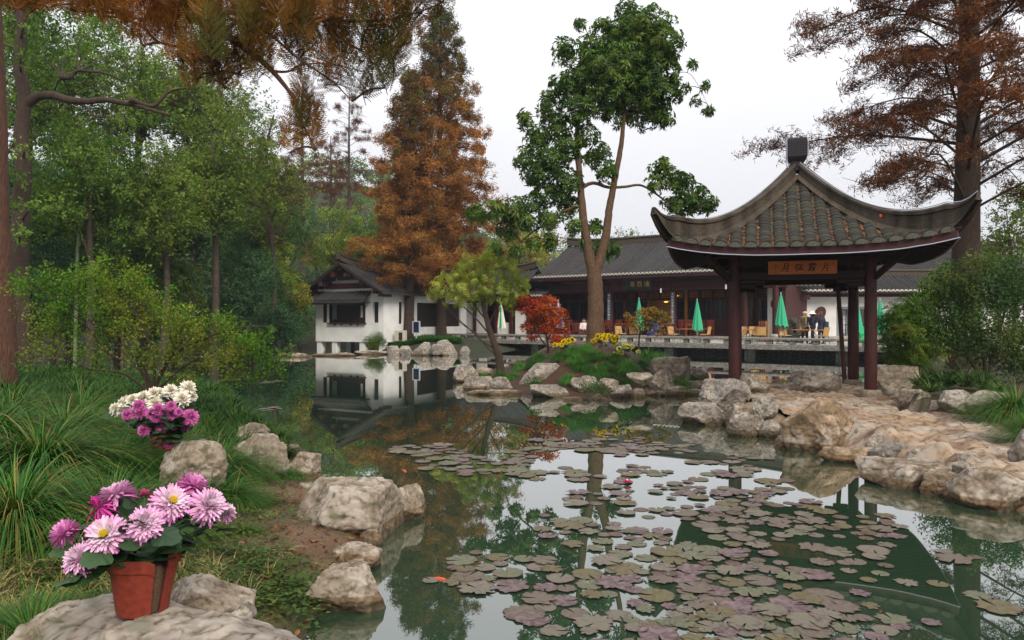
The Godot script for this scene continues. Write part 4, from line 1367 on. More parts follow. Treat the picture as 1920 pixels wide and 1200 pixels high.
func make_right_wing() -> void:
	# low wing facing the pond, its white wall and two tiers of roof
	var o := thing("right_wing", "low white-walled wing with two-tiered grey roof right of the hall", "building", Vector3(17.0, 0, -47.0), 0.0)
	var f := 0.76
	single("platform", M.floor_stone, o, Vector3(19, 0.42, 9), Vector3(8.5, f - 0.21, -3.2), 0.02)
	single("wall", M.plaster, o, Vector3(2.2, 2.5, 0.2), Vector3(2.7, f + 1.25, 0))
	single("wall", M.plaster, o, Vector3(2.0, 0.62, 0.2), Vector3(4.8, f + 2.19, 0))
	single("wall", M.plaster, o, Vector3(11.5, 2.5, 0.2), Vector3(11.55, f + 1.25, 0))
	single("wall_base", M.deck_stone, o, Vector3(11.5, 0.3, 0.06), Vector3(11.55, f + 0.15, 0.13))
	single("beam", M.hall_wood, o, Vector3(17.0, 0.26, 0.24), Vector3(8.6, f + 2.64, 0.02), 0.01)
	single("frieze", M.plaster, o, Vector3(17.0, 0.22, 0.16), Vector3(8.6, f + 2.88, 0.0))
	single("fascia", M.hall_wood, o, Vector3(17.0, 0.14, 0.06), Vector3(8.8, 3.52, 1.05))
	# grey door frame with a lighter room behind
	var grey := mat("door_grey", lin(0.20, 0.22, 0.25), 0.5)
	var door := put("door_frame", _frame(Vector3(2.0, 1.88, 0.16), 0.16), grey, o)
	door.position = Vector3(4.8, f + 0.94, 0.02)
	lattice_panel(o, 4.25, 4.75, f + 0.05, f + 1.75, -0.5, 2, 5, grey, mat("curtain", lin(0.55, 0.57, 0.6), 0.8))
	single("inner_wall", M.plaster, o, Vector3(3.0, 3.0, 0.1), Vector3(5.2, f + 1.5, -2.2))
	single("low_railing", M.hall_wood, o, Vector3(1.5, 0.06, 0.06), Vector3(5.0, f + 0.72, 0.3))
	for k in 9:
		single("baluster", M.hall_wood, o, Vector3(0.04, 0.68, 0.04), Vector3(4.3 + 0.175 * k, f + 0.35, 0.3))
	# covered corner between hall and wing
	for q in [[0.35, 1.3], [-0.5, 0.4], [1.45, 0.1], [14.1, 0.25]]:
		column(o, Vector3(q[0], f, q[1]), 0.17, 2.75, M.hall_wood)
	single("corner_wall", M.hall_wood, o, Vector3(2.2, 2.6, 0.15), Vector3(0.5, f + 1.3, -1.6))
	single("corner_beam", M.hall_wood, o, Vector3(2.6, 0.3, 0.2), Vector3(0.3, 3.2, 1.3), 0.01)
	var disc := MB.new()
	disc.lathe([Vector2(0, -0.02), Vector2(0.46, -0.02), Vector2(0.46, 0.02), Vector2(0, 0.02)], 24)
	var dm := put("oval_plaque", disc.mesh(), M.hall_wood, o)
	dm.transform = Transform3D(Basis(Vector3.FORWARD, 0.5) * Basis(Vector3.RIGHT, PI / 2) * Basis.from_scale(Vector3(0.75, 1, 1)), Vector3(2.75, f + 1.45, 0.13))
	single("wall_box", M.hall_wood, o, Vector3(0.24, 0.34, 0.05), Vector3(8.6, f + 1.75, 0.13))
	# a small skirt roof running along the corner, then the two roofs
	tiled_slope(o, 0.6, 17.6, 1.1, 3.62, -1.6, 4.75, 0.1, 0.27)
	ridge_wall(o, 0.6, 17.6, 4.72, -1.65, 0.42)
	single("back_wall", M.plaster, o, Vector3(17.0, 5.0, 0.2), Vector3(8.6, 2.5, -5.0))
	tiled_slope(o, 1.0, 19.5, -3.2, 4.95, -7.5, 6.9, 0.15, 0.27)
	ridge_wall(o, 1.0, 19.5, 6.85, -7.5, 0.5)
	tiled_slope(o, -1.2, 1.7, 2.4, 3.95, -1.0, 4.9, 0.1, 0.27, true, "corner_roof")
	# red lantern hanging in the corner
	var l := thing("red_lantern", "red tasselled lantern hanging in the gallery corner", "lantern", Vector3(17.42, 3.3, -45.55))
	var b := MB.new()
	b.col = lin(0.45, 0.014, 0.012)
	b.lathe([Vector2(0.0, -0.02), Vector2(0.14, 0.0), Vector2(0.30, 0.10), Vector2(0.36, 0.24), Vector2(0.30, 0.38), Vector2(0.14, 0.47), Vector2(0, 0.48)], 16)
	put("shade", b.mesh(), M.cloth, l)
	var c := MB.new()
	c.col = lin(0.5, 0.25, 0.03)
	c.lathe([Vector2(0, -0.08), Vector2(0.12, -0.08), Vector2(0.12, -0.02), Vector2(0, -0.02)], 12)
	put("collar", c.mesh(), M.plain, l)
	var ts := MB.new()
	ts.col = lin(0.5, 0.02, 0.015)
	ts.lathe([Vector2(0, -0.62), Vector2(0.07, -0.60), Vector2(0.05, -0.3), Vector2(0.03, -0.12), Vector2(0, -0.08)], 10)
	put("tassel", ts.mesh(), M.cloth, l)

func _frame(s: Vector3, w: float) -> ArrayMesh:
	var b := MB.new()
	for e in [-1, 1]:
		b.box(Transform3D(Basis.IDENTITY, Vector3(e * (s.x - w) * 0.5, 0, 0)), Vector3(w, s.y, s.z))
		b.box(Transform3D(Basis.IDENTITY, Vector3(0, e * (s.y - w) * 0.5, 0)), Vector3(s.x - 2 * w, w, s.z - 0.006))
	return b.mesh()

func make_white_house() -> void:
	var o := thing("white_house", "white gabled house standing on posts over the water", "house", Vector3(-11.81, 0, -44.0), -0.4645)
	var wall := mat("wall_white", lin(0.80, 0.79, 0.77), 0.9, T.faint, Vector3.ONE * 0.25)
	var front := 0.0
	# gable wall built round its openings (x from, x to, y from, y to)
	for q in [[0.0, 5.0, 0.5, 1.62], [0.0, 0.48, 1.62, 2.82], [0.86, 1.06, 1.62, 2.82], [3.72, 4.26, 1.62, 2.82], [4.64, 5.0, 1.62, 2.82], [0.0, 5.0, 2.82, 3.62]]:
		single("gable_wall", wall, o, Vector3(q[1] - q[0], q[3] - q[2], 0.28), Vector3((q[0] + q[1]) * 0.5, (q[2] + q[3]) * 0.5, -0.14))
	for y in 7:
		var half := maxf(0.1, minf(2.5, 3.1 * (5.05 - 3.78 - 0.157 * y) / 1.71 - 0.4))
		single("gable_infill", wall, o, Vector3(half * 2.0, 0.157, 0.2), Vector3(2.5, 3.70 + 0.157 * y, -0.2))
	var dark := mat("near_black", lin(0.03, 0.024, 0.022), 0.8)  # one near-black colour for the curtain, inner wall and cabinet grille
	var pane := mat("house_glass", lin(0.02, 0.025, 0.026), 0.1)
	# slit windows
	for x in [0.67, 4.45]:
		var w := single("window", M.hall_wood, o, Vector3(0.36, 1.19, 0.06), Vector3(x, 2.22, -0.16), 0.0)
		single("pane", pane, w, Vector3(0.26, 1.06, 0.02), Vector3(0, 0, 0.025))
	# the broad window with its open sashes and dark curtain
	var big := put("window", _frame(Vector3(2.66, 1.2, 0.16), 0.1), M.dark_wood, o)
	big.position = Vector3(2.39, 2.22, -0.06)
	for k in 6:
		single("curtain", dark, big, Vector3(0.30, 0.98, 0.05 + 0.02 * (k % 2)), Vector3(-0.62 + 0.30 * k, 0, -0.06))
	single("pane", mat("pale_glass", lin(0.16, 0.19, 0.19), 0.15), big, Vector3(0.34, 0.9, 0.02), Vector3(-1.0, 0.05, 0.0))
	var sash := put("sash", _frame(Vector3(0.32, 1.0, 0.05), 0.05), M.hall_wood, big)
	sash.position = Vector3(1.05, 0, 0.06)
	single("pane", mat("sash_paper", lin(0.4, 0.42, 0.42), 0.5), big, Vector3(0.2, 0.7, 0.02), Vector3(1.08, 0.05, 0.05))
	single("sill", M.hall_wood, o, Vector3(2.8, 0.07, 0.3), Vector3(2.39, 1.58, 0.04), 0.01)
	for x in [1.5, 2.0, 2.7, 3.2]:
		single("sill_bracket", M.dark_wood, o, Vector3(0.06, 0.08, 0.12), Vector3(x, 1.50, 0.06))
	# pent roof above it
	tiled_slope(o, 0.0, 4.15, 0.95, 2.88, 0.0, 3.45, 0.03, 0.22, false, "pent_roof")
	single("pent_fascia", M.dark_wood, o, Vector3(4.1, 0.12, 0.05), Vector3(2.08, 2.74, 0.90))
	single("pent_soffit", M.dark_wood, o, Vector3(4.0, 0.04, 0.86), Vector3(2.08, 2.79, 0.45))
	# purlins and ties in the gable
	for q in [[2.5, 4.78], [1.9, 4.42], [3.1, 4.42], [1.0, 3.92], [4.0, 3.92], [0.05, 3.42], [4.95, 3.42], [-0.35, 3.25], [5.35, 3.25]]:
		single("purlin", M.hall_wood, o, Vector3(0.26, 0.30, 0.95), Vector3(q[0], q[1], 0.33), 0.01)
	single("tie_beam", M.hall_wood, o, Vector3(3.3, 0.3, 0.16), Vector3(2.5, 3.78, 0.06), 0.01)
	single("upper_tie_beam", M.hall_wood, o, Vector3(1.5, 0.2, 0.16), Vector3(2.5, 4.22, 0.06), 0.01)
	# posts over the water, floor, side walls
	for x in [0.2, 1.35, 3.4, 4.8]:
		single("post", wall, o, Vector3(0.36, 1.4, 0.36), Vector3(x, -0.21, -0.25), 0.01)
		single("post", wall, o, Vector3(0.36, 1.4, 0.36), Vector3(x, -0.21, -3.0), 0.01)
	single("floor", M.deck_stone, o, Vector3(4.9, 0.16, 9.0), Vector3(2.5, 0.57, -4.8))
	single("side_wall", wall, o, Vector3(0.28, 3.0, 9.2), Vector3(0.14, 2.1, -4.9))
	for q in [[-0.29, -1.5, 0.5, 3.4], [-1.92, -3.4, 0.5, 3.4], [-1.5, -1.92, 0.5, 1.55], [-1.5, -1.92, 2.85, 3.4], [-3.4, -8.6, 0.5, 1.35], [-3.4, -8.6, 2.85, 3.4], [-8.6, -9.4, 0.5, 3.4]]:
		single("side_wall", wall, o, Vector3(0.28, q[3] - q[2], q[0] - q[1]), Vector3(4.86, (q[2] + q[3]) * 0.5, (q[0] + q[1]) * 0.5))
	single("window", M.dark_wood, o, Vector3(0.08, 1.3, 0.42), Vector3(4.84, 2.2, -1.71))
	single("window", M.dark_wood, o, Vector3(0.08, 1.5, 5.2), Vector3(4.84, 2.1, -6.0))
	single("back_wall", wall, o, Vector3(4.4, 3.0, 0.2), Vector3(2.5, 2.1, -9.4))
	single("inner_wall", dark, o, Vector3(4.4, 2.8, 0.1), Vector3(2.5, 2.0, -1.2))
	# two roof slopes run along z: built in a turned frame
	var rf := Node3D.new()
	rf.name = "roof"
	o.add_child(rf)
	rf.transform = Transform3D(Basis(Vector3.UP, PI / 2), Vector3(2.5, 0, 0))
	_house_roof(rf)
	# fittings by the side wall
	var ac := thing("water_dispenser", "cream metal cabinet with dark grille beside the white house", "cabinet", o.transform * Vector3(5.55, 0.55, -0.9), -0.4645)
	single("case", mat("cream_case", lin(0.5, 0.46, 0.38), 0.5), ac, Vector3(0.62, 0.62, 0.4), Vector3(0, 0.31, 0), 0.02)
	single("grille", dark, ac, Vector3(0.24, 0.46, 0.02), Vector3(0.14, 0.28, 0.205))
	var kiosk := thing("display_case", "small dark screen in a pale frame by the redwood trunk", "display", o.transform * Vector3(6.3, 1.0, -1.4), -0.4645)
	put("frame", _frame(Vector3(0.5, 0.72, 0.08), 0.05), M.pale_metal, kiosk).position = Vector3(0, 0.36, 0)
	single("screen", mat("screen", lin(0.015, 0.025, 0.05), 0.15), kiosk, Vector3(0.4, 0.62, 0.03), Vector3(0, 0.36, 0))
	single("post", M.pale_metal, kiosk, Vector3(0.06, 0.55, 0.06), Vector3(0, -0.27, 0))
	var red := single("notice_box", mat("notice_red", lin(0.22, 0.014, 0.012), 0.5), self, Vector3(0.14, 0.5, 0.08), o.transform * Vector3(5.06, 1.62, -2.9), 0.01)
	red.rotation.y = -0.4645 + PI / 2
	tag(red, "small red box on the side wall of the white house", "box")

func _house_roof(rf: Node3D) -> void:
	# in this frame x runs back along the ridge (from -0.9 in front to 9.6), +z is the left slope... the ridge lies at z = 0
	tiled_slope(rf, -0.9, 9.6, 3.1, 3.34, 0.0, 5.05, 0.06, 0.24, false, "slope")
	tiled_slope(rf, -0.9, 9.6, -3.1, 3.34, 0.0, 5.05, 0.06, 0.24, false, "slope")
	ridge_wall(rf, -0.95, 9.6, 5.03, 0.0, 0.34)
	for e in [-1, 1]:
		var b := MB.new()
		b.bar(Vector3(-0.88, 5.0, 0), Vector3(-0.88, 3.27, e * 3.1), 0.05, 0.16)
		put("verge_board", b.mesh(), M.dark_wood, rf)

func make_gallery() -> void:
	var o := thing("gallery", "low white gallery with dark posts behind the willow and redwoods", "building", Vector3(-1.98, 0, -45.3), TURN)
	var f := 0.6
	single("platform", M.floor_stone, o, Vector3(13.0, 0.4, 4.6), Vector3(-6.6, f - 0.2, -6.8), 0.02)
	for q in [[-6.4, -4.5, 0.85, 3.0], [-4.25, -3.4, 0.85, 3.0], [-10.6, -8.6, 0.7, 1.5], [-8.4, -7.9, 0.7, 3.0], [-2.4, -1.5, 0.7, 1.6], [-0.9, 0.1, 0.8, 2.4], [-12.6, -10.8, 0.7, 3.0]]:
		single("wall_panel", M.plaster, o, Vector3(q[1] - q[0], q[3] - q[2], 0.14), Vector3((q[0] + q[1]) * 0.5, (q[2] + q[3]) * 0.5, -5.2))
	for s in [-12.7, -10.7, -8.5, -6.55, -4.38, -2.5, -1.2, 0.2]:
		single("post", M.hall_wood, o, Vector3(0.2, 2.9, 0.2), Vector3(s, f + 1.45, -5.1), 0.01)
	single("beam", M.hall_wood, o, Vector3(13.0, 0.3, 0.2), Vector3(-6.2, 3.3, -5.1), 0.01)
	single("back_wall", M.dark_wood, o, Vector3(13.0, 2.9, 0.15), Vector3(-6.2, f + 1.45, -7.4))
	tiled_slope(o, -13.0, -0.2, -4.2, 3.62, -6.8, 5.3, 0.1, 0.27)
	tiled_slope(o, -13.0, -0.2, -9.4, 3.62, -6.8, 5.3, 0.1, 0.6, false)
	ridge_wall(o, -13.0, -0.2, 5.25, -6.8, 0.4)


# ---------------------------------------------------------------- trees
var L := {}

func smooth_path(pts: Array, per := 5) -> PackedVector3Array:
	var r := PackedVector3Array()
	var m := pts.size()
	for i in m - 1:
		var a: Vector3 = pts[maxi(i - 1, 0)]
		var b: Vector3 = pts[i]
		var c: Vector3 = pts[i + 1]
		var d: Vector3 = pts[mini(i + 2, m - 1)]
		for k in per:
			r.append(b.cubic_interpolate(c, a, d, float(k) / per))
	r.append(pts[m - 1])
	return r

func limb(b: MB, pts: Array, r0: float, r1: float, sides := 8, rough := 0.0, per := 5) -> PackedVector3Array:
	var p := smooth_path(pts, per)
	var rr := PackedFloat32Array()
	for i in p.size():
		var f := float(i) / (p.size() - 1)
		var r := lerpf(r0, r1, pow(f, 0.8))
		rr.append(r * (1.0 + rough * noise.get_noise_2d(i * 0.9, r0 * 50.0)))
		if i > 0 and i < p.size() - 1 and rough > 0.0:
			p[i] += rv(r * 0.07)
	b.tube(p, rr, sides)
	return p

func make_leaves() -> void:
	# twig tips, each a small mesh that a crown repeats
	var b := MB.new()
	for k in 18:
		var d := (unit() + Vector3(0, 0.25, 0)).normalized()
		var o := unit() * 0.26 * sqrt(rng.randf()) + Vector3(0, 0.1, 0)
		var s := d.cross(unit()).normalized()
		b.col = Color.WHITE * rng.randf_range(0.75, 1.25)
		b.leaf(o, d, s, rng.randf_range(0.11, 0.18), rng.randf_range(0.05, 0.085), 0.12)
	L.broad = b.mesh()
	b = MB.new()
	for k in 26:
		var d := (unit() + Vector3(0, 0.3, 0)).normalized()
		var o := unit() * 0.17 * sqrt(rng.randf()) + Vector3(0, 0.05, 0)
		var s := d.cross(unit()).normalized()
		b.col = Color.WHITE * rng.randf_range(0.75, 1.25)
		b.leaf(o, d, s, rng.randf_range(0.035, 0.06), rng.randf_range(0.018, 0.030), 0.1)
	L.small = b.mesh()
	b = MB.new()   # pinnate twig of paired leaflets
	for k in 5:
		var a := TAU * k / 5.0 + rng.randf()
		var d := Vector3(cos(a), rng.randf_range(0.2, 0.6), sin(a)).normalized()
		var s := d.cross(Vector3.UP).normalized()
		for i in 6:
			var o := d * (0.06 + 0.035 * i) - Vector3(0, 0.006 * i * i * 0.3, 0)
			for e in [-1, 1]:
				b.col = Color.WHITE * rng.randf_range(0.8, 1.25)
				b.leaf(o, (d * 0.5 + s * e).normalized(), (s * e + d * 0.5).cross(Vector3.UP).normalized(), rng.randf_range(0.05, 0.075), 0.026, 0.2)
	L.pinnate = b.mesh()
	b = MB.new()   # whorl of long glossy leaves
	for k in 11:
		var a := GOLD * k
		var d := Vector3(cos(a), rng.randf_range(-0.55, 0.75), sin(a)).normalized()
		var s := d.cross(Vector3.UP).normalized()
		b.col = Color.WHITE * rng.randf_range(0.7, 1.3)
		b.leaf(Vector3(0, -0.06 + 0.012 * k, 0) + d * 0.03, d, s, rng.randf_range(0.22, 0.34), rng.randf_range(0.065, 0.09), rng.randf_range(0.2, 0.55), 0.22)
	L.whorl = b.mesh()
	b = MB.new()   # willow: narrow leaves down a thin shoot
	for k in 22:
		var f := k / 22.0
		var a := GOLD * k
		var o := Vector3(0.10 * f, 0.38 * f - 0.22 * f * f, 0.05 * sin(f * 4.0))
		var d := Vector3(cos(a), 0.15 - 0.7 * f, sin(a)).normalized()
		b.col = Color.WHITE * rng.randf_range(0.75, 1.25)
		b.leaf(o, d, d.cross(Vector3.UP).normalized(), rng.randf_range(0.09, 0.14), 0.018, 0.3)
	L.willow = b.mesh()
	b = MB.new()   # maple: five-pointed leaves in a flat spray
	for k in 12:
		var o := Vector3(rng.randf_range(-0.2, 0.2), rng.randf_range(-0.04, 0.04), rng.randf_range(-0.2, 0.2))
		var up := (Vector3.UP + rv(0.8)).normalized()
		var d := up.cross(unit()).normalized()
		b.col = Color.WHITE * rng.randf_range(0.7, 1.3)
		for e in 5:
			var dd := d.rotated(up, (e - 2) * 0.62)
			b.leaf(o, (dd + Vector3(0, -0.25, 0)).normalized(), dd.cross(up).normalized(), 0.085 - 0.012 * absf(e - 2), 0.024)
	L.maple = b.mesh()
	b = MB.new()   # dawn redwood, close: twig with feathery flat fronds hanging to both sides
	for k in 9:
		var f := k / 8.0
		var e := -1.0 if k % 2 else 1.0
		var o := Vector3(0, -0.34 * f, 0.03 * sin(f * 3.0))
		var d := Vector3(e * 0.62, -0.55, rng.randf_range(-0.35, 0.35)).normalized()
		if k == 8: d = Vector3(0, -1, 0.1).normalized()
		var s := d.cross(Vector3(0, 0.2, 1)).normalized()
		var n := s.cross(d)
		var l := 0.17 - 0.04 * absf(f - 0.4)
		var tone := rng.randf_range(0.75, 1.3)
		for i in 9:
			var g := (i + 1) / 10.0
			var q := o + d * l * g + Vector3(0, -0.03 * g * g, 0)
			for h in [-1, 1]:
				b.col = Color.WHITE * tone * rng.randf_range(0.85, 1.15)
				b.leaf(q, (s * h + d * 0.75 + n * 0.12).normalized(), d, 0.048 * sin(PI * (0.18 + 0.75 * g)) + 0.010, 0.0115)
		b.col = lin(0.5, 0.35, 0.3)
		b.leaf(o, d, n, l, 0.004)
	L.frond = b.mesh()
	b = MB.new()   # dawn redwood, some way off: wisps of narrow drooping leaves along a twig
	for k in 20:
		var f := k / 20.0
		var e := -1.0 if k % 2 else 1.0
		var o := Vector3(0.05 * sin(f * 5.0), 0.55 * f - 0.15 * f * f, 0.0)
		var d := Vector3(e * rng.randf_range(0.3, 0.9), rng.randf_range(-0.9, 0.35), rng.randf_range(-0.7, 0.7)).normalized()
		b.col = Color.WHITE * rng.randf_range(0.6, 1.35)
		b.leaf(o, d, d.cross(unit()).normalized(), rng.randf_range(0.10, 0.19), rng.randf_range(0.016, 0.03), 0.2)
	b.col = lin(0.35, 0.3, 0.3)
	b.leaf(Vector3.ZERO, Vector3.UP, Vector3.RIGHT, 0.5, 0.008)
	L.wisp = b.mesh()
	b = MB.new()   # dawn redwood, far: a drooping tuft
	for k in 34:
		var d := (unit() * Vector3(1, 0.7, 1) + Vector3(0, -0.35, 0)).normalized()
		var o := unit() * Vector3(0.36, 0.16, 0.36) * sqrt(rng.randf())
		b.col = Color.WHITE * rng.randf_range(0.65, 1.3)
		b.leaf(o, d, d.cross(unit()).normalized(), rng.randf_range(0.12, 0.24), rng.randf_range(0.03, 0.055), 0.2)
	L.plume = b.mesh()
	for k in L:
		(L[k] as ArrayMesh).resource_name = "%s_leaves" % k

func pick(pal: Array, at: Vector3, sc := 0.5) -> Color:
	var f := clampf(0.5 + 0.75 * noise.get_noise_3dv(at * sc) + rng.randf_range(-0.28, 0.28), 0.0, 0.999) * (pal.size() - 1)
	var i := int(f)
	var c: Color = (pal[i] as Color).lerp(pal[mini(i + 1, pal.size() - 1)], f - i)
	return c * rng.randf_range(0.65, 1.3)

# limbs: [points, thick, thin]; blobs: [centre, radius, flatness]; every limb is a mesh, twigs and leaves are joined
func blob_tree(called: String, label: String, category: String, base: Vector3, limbs: Array, blobs: Array, leaf: Mesh, lmat: Material, pal: Array, bark: Material, dens := 55.0, group := "", sc := 1.0, up := 0.5, linked := true, droop := 0.0) -> Node3D:
	var o := thing(called, label, category, base, 0.0, group)
	var samples := PackedVector3Array()
	var radii := PackedFloat32Array()
	for k in limbs.size():
		var b := MB.new()
		var pts := []
		for q in limbs[k][0]: pts.append(q - base)
		var p := limb(b, pts, limbs[k][1], limbs[k][2], 12 if limbs[k][1] > 0.12 else 7, 0.04, 6)
		put("trunk" if k == 0 else "limb", b.mesh(), bark, o)
		for i in p.size():
			samples.append(p[i])
			radii.append(lerpf(limbs[k][1], limbs[k][2], float(i) / p.size()))
	var tw := MB.new()
	var xf := []
	var cols := PackedColorArray()
	for q in blobs:
		var c: Vector3 = q[0] - base
		var r: float = q[1]
		var flat: float = q[2] if q.size() > 2 else 0.8
		if linked and samples.size():
			var best := 0
			for i in samples.size():
				if samples[i].distance_squared_to(c) + maxf(0.0, samples[i].y - c.y) * 2.0 < samples[best].distance_squared_to(c) + maxf(0.0, samples[best].y - c.y) * 2.0: best = i
			if samples[best].distance_to(c) > 0.15:
				var m := samples[best].lerp(c, 0.5) + Vector3(0, 0.12 * samples[best].distance_to(c), 0) + rv(0.08 * r)
				limb(tw, [samples[best], m, c], clampf(radii[best] * 0.5, 0.012, 0.06), 0.008, 4, 0.0, 3)
		for k in int(4 + 5 * r):
			var e := c + unit() * Vector3(1, flat, 1) * r * 0.85
			limb(tw, [c + rv(r * 0.1), c.lerp(e, 0.5) + Vector3(0, r * 0.08, 0), e], 0.012 * maxf(r, 0.5), 0.003, 3, 0.0, 2)
		for k in int(dens * r * r / (sc * sc)) + 3:
			var d := unit()
			var at := c + d * Vector3(1, flat, 1) * r * pow(rng.randf(), 0.42) * (1.0 + 0.25 * noise.get_noise_3dv((c + d * 2.0) * 1.3))
			var axis := d * Vector3(0.8, 0.5, 0.8) + Vector3(0, up - droop, 0) + rv(0.35)
			xf.append(Transform3D(turned(axis, rng.randf() * TAU, sc * rng.randf_range(0.75, 1.25)), at))
			cols.append(pick(pal, at + base, 0.6))
	if tw.v.size(): put("twigs", tw.mesh(), M.twig, o, "stuff")
	copies("crown", leaf, lmat, xf, cols, o)
	return o

# blobs given as [column, row, radius in pixels, extra distance] of the photograph at distance z
func blobs_at(z: float, list: Array, flat := 0.8, thick := 1.0) -> Array:
	var r := []
	for q in list:
		var zz: float = z + (q[3] if q.size() > 3 else rng.randf_range(-0.5, 0.5) * q[2] * z / F * 2.0 * thick)
		r.append([P(q[0], q[1], zz), q[2] * zz / F, flat])
	return r

func grown(f: float, list: Array) -> Array:
	for q in list: q[1] *= f
	return list

func path_at(z: float, list: Array) -> Array:
	var r := []
	for q in list:
		r.append(P(q[0], q[1], z + (q[2] if q.size() > 2 else 0.0)))
	return r

const GREEN := [Color(0.055, 0.108, 0.021), Color(0.090, 0.168, 0.028), Color(0.138, 0.222, 0.038), Color(0.193, 0.269, 0.047)]
const DARK := [Color(0.026, 0.067, 0.031), Color(0.044, 0.103, 0.046), Color(0.067, 0.140, 0.063), Color(0.102, 0.182, 0.081)]
const OLIVE := [Color(0.105, 0.139, 0.024), Color(0.160, 0.198, 0.033), Color(0.222, 0.251, 0.045), Color(0.292, 0.277, 0.057)]
const LIME := [Color(0.094, 0.163, 0.022), Color(0.163, 0.237, 0.030), Color(0.263, 0.325, 0.045), Color(0.375, 0.375, 0.060)]
const RUST := [Color(0.085, 0.032, 0.013), Color(0.15, 0.058, 0.020), Color(0.21, 0.088, 0.028), Color(0.17, 0.11, 0.035)]

func auto_tree(called: String, label: String, px: float, z: float, top: float, low: float, wide: float, pal: Array, group: String, tr := 0.22, dens := 30.0, sc := 1.0, leaf: Mesh = null, n := 26, bark: Material = null) -> void:
	# crown between rows top and low, wide pixels across
	var base := on_ground(px, z)
	var y1 := EYE - (top - HY) * z / F
	var y0 := EYE - (low - HY) * z / F
	var r := wide * 0.5 * z / F
	var c := Vector3(base.x, (y0 + y1) * 0.5, base.z)
	var hh := (y1 - y0) * 0.5
	var blobs := []
	for k in n:
		var d := unit()
		var f := pow(rng.randf(), 0.5) * 0.80
		blobs.append([c + d * Vector3(r, hh, r) * f, minf(r, hh) * rng.randf_range(0.32, 0.52), 0.75])
	var lean := Vector3(rng.randf_range(-0.4, 0.4), 0, rng.randf_range(-0.4, 0.4))
	var mid := Vector3(base.x, y0, base.z) + lean
	var limbs := [[[base - Vector3(0, 0.2, 0), base.lerp(mid, 0.5) + lean * 0.3, mid, c + Vector3(0, hh * 0.2, 0), c + Vector3(lean.x, hh * 0.7, 0)], tr, tr * 0.2]]
	for k in 4:
		var b: Array = blobs[k]
		var s := mid.lerp(c, rng.randf() * 0.7)
		limbs.append([[s, s.lerp(b[0], 0.5) + Vector3(0, 0.3, 0), b[0]], tr * 0.4, tr * 0.1])
	blob_tree(called, label, "tree", base, limbs, blobs, leaf if leaf else L.broad, M.leaves, pal, bark if bark else M.bark_far, dens, group, sc)

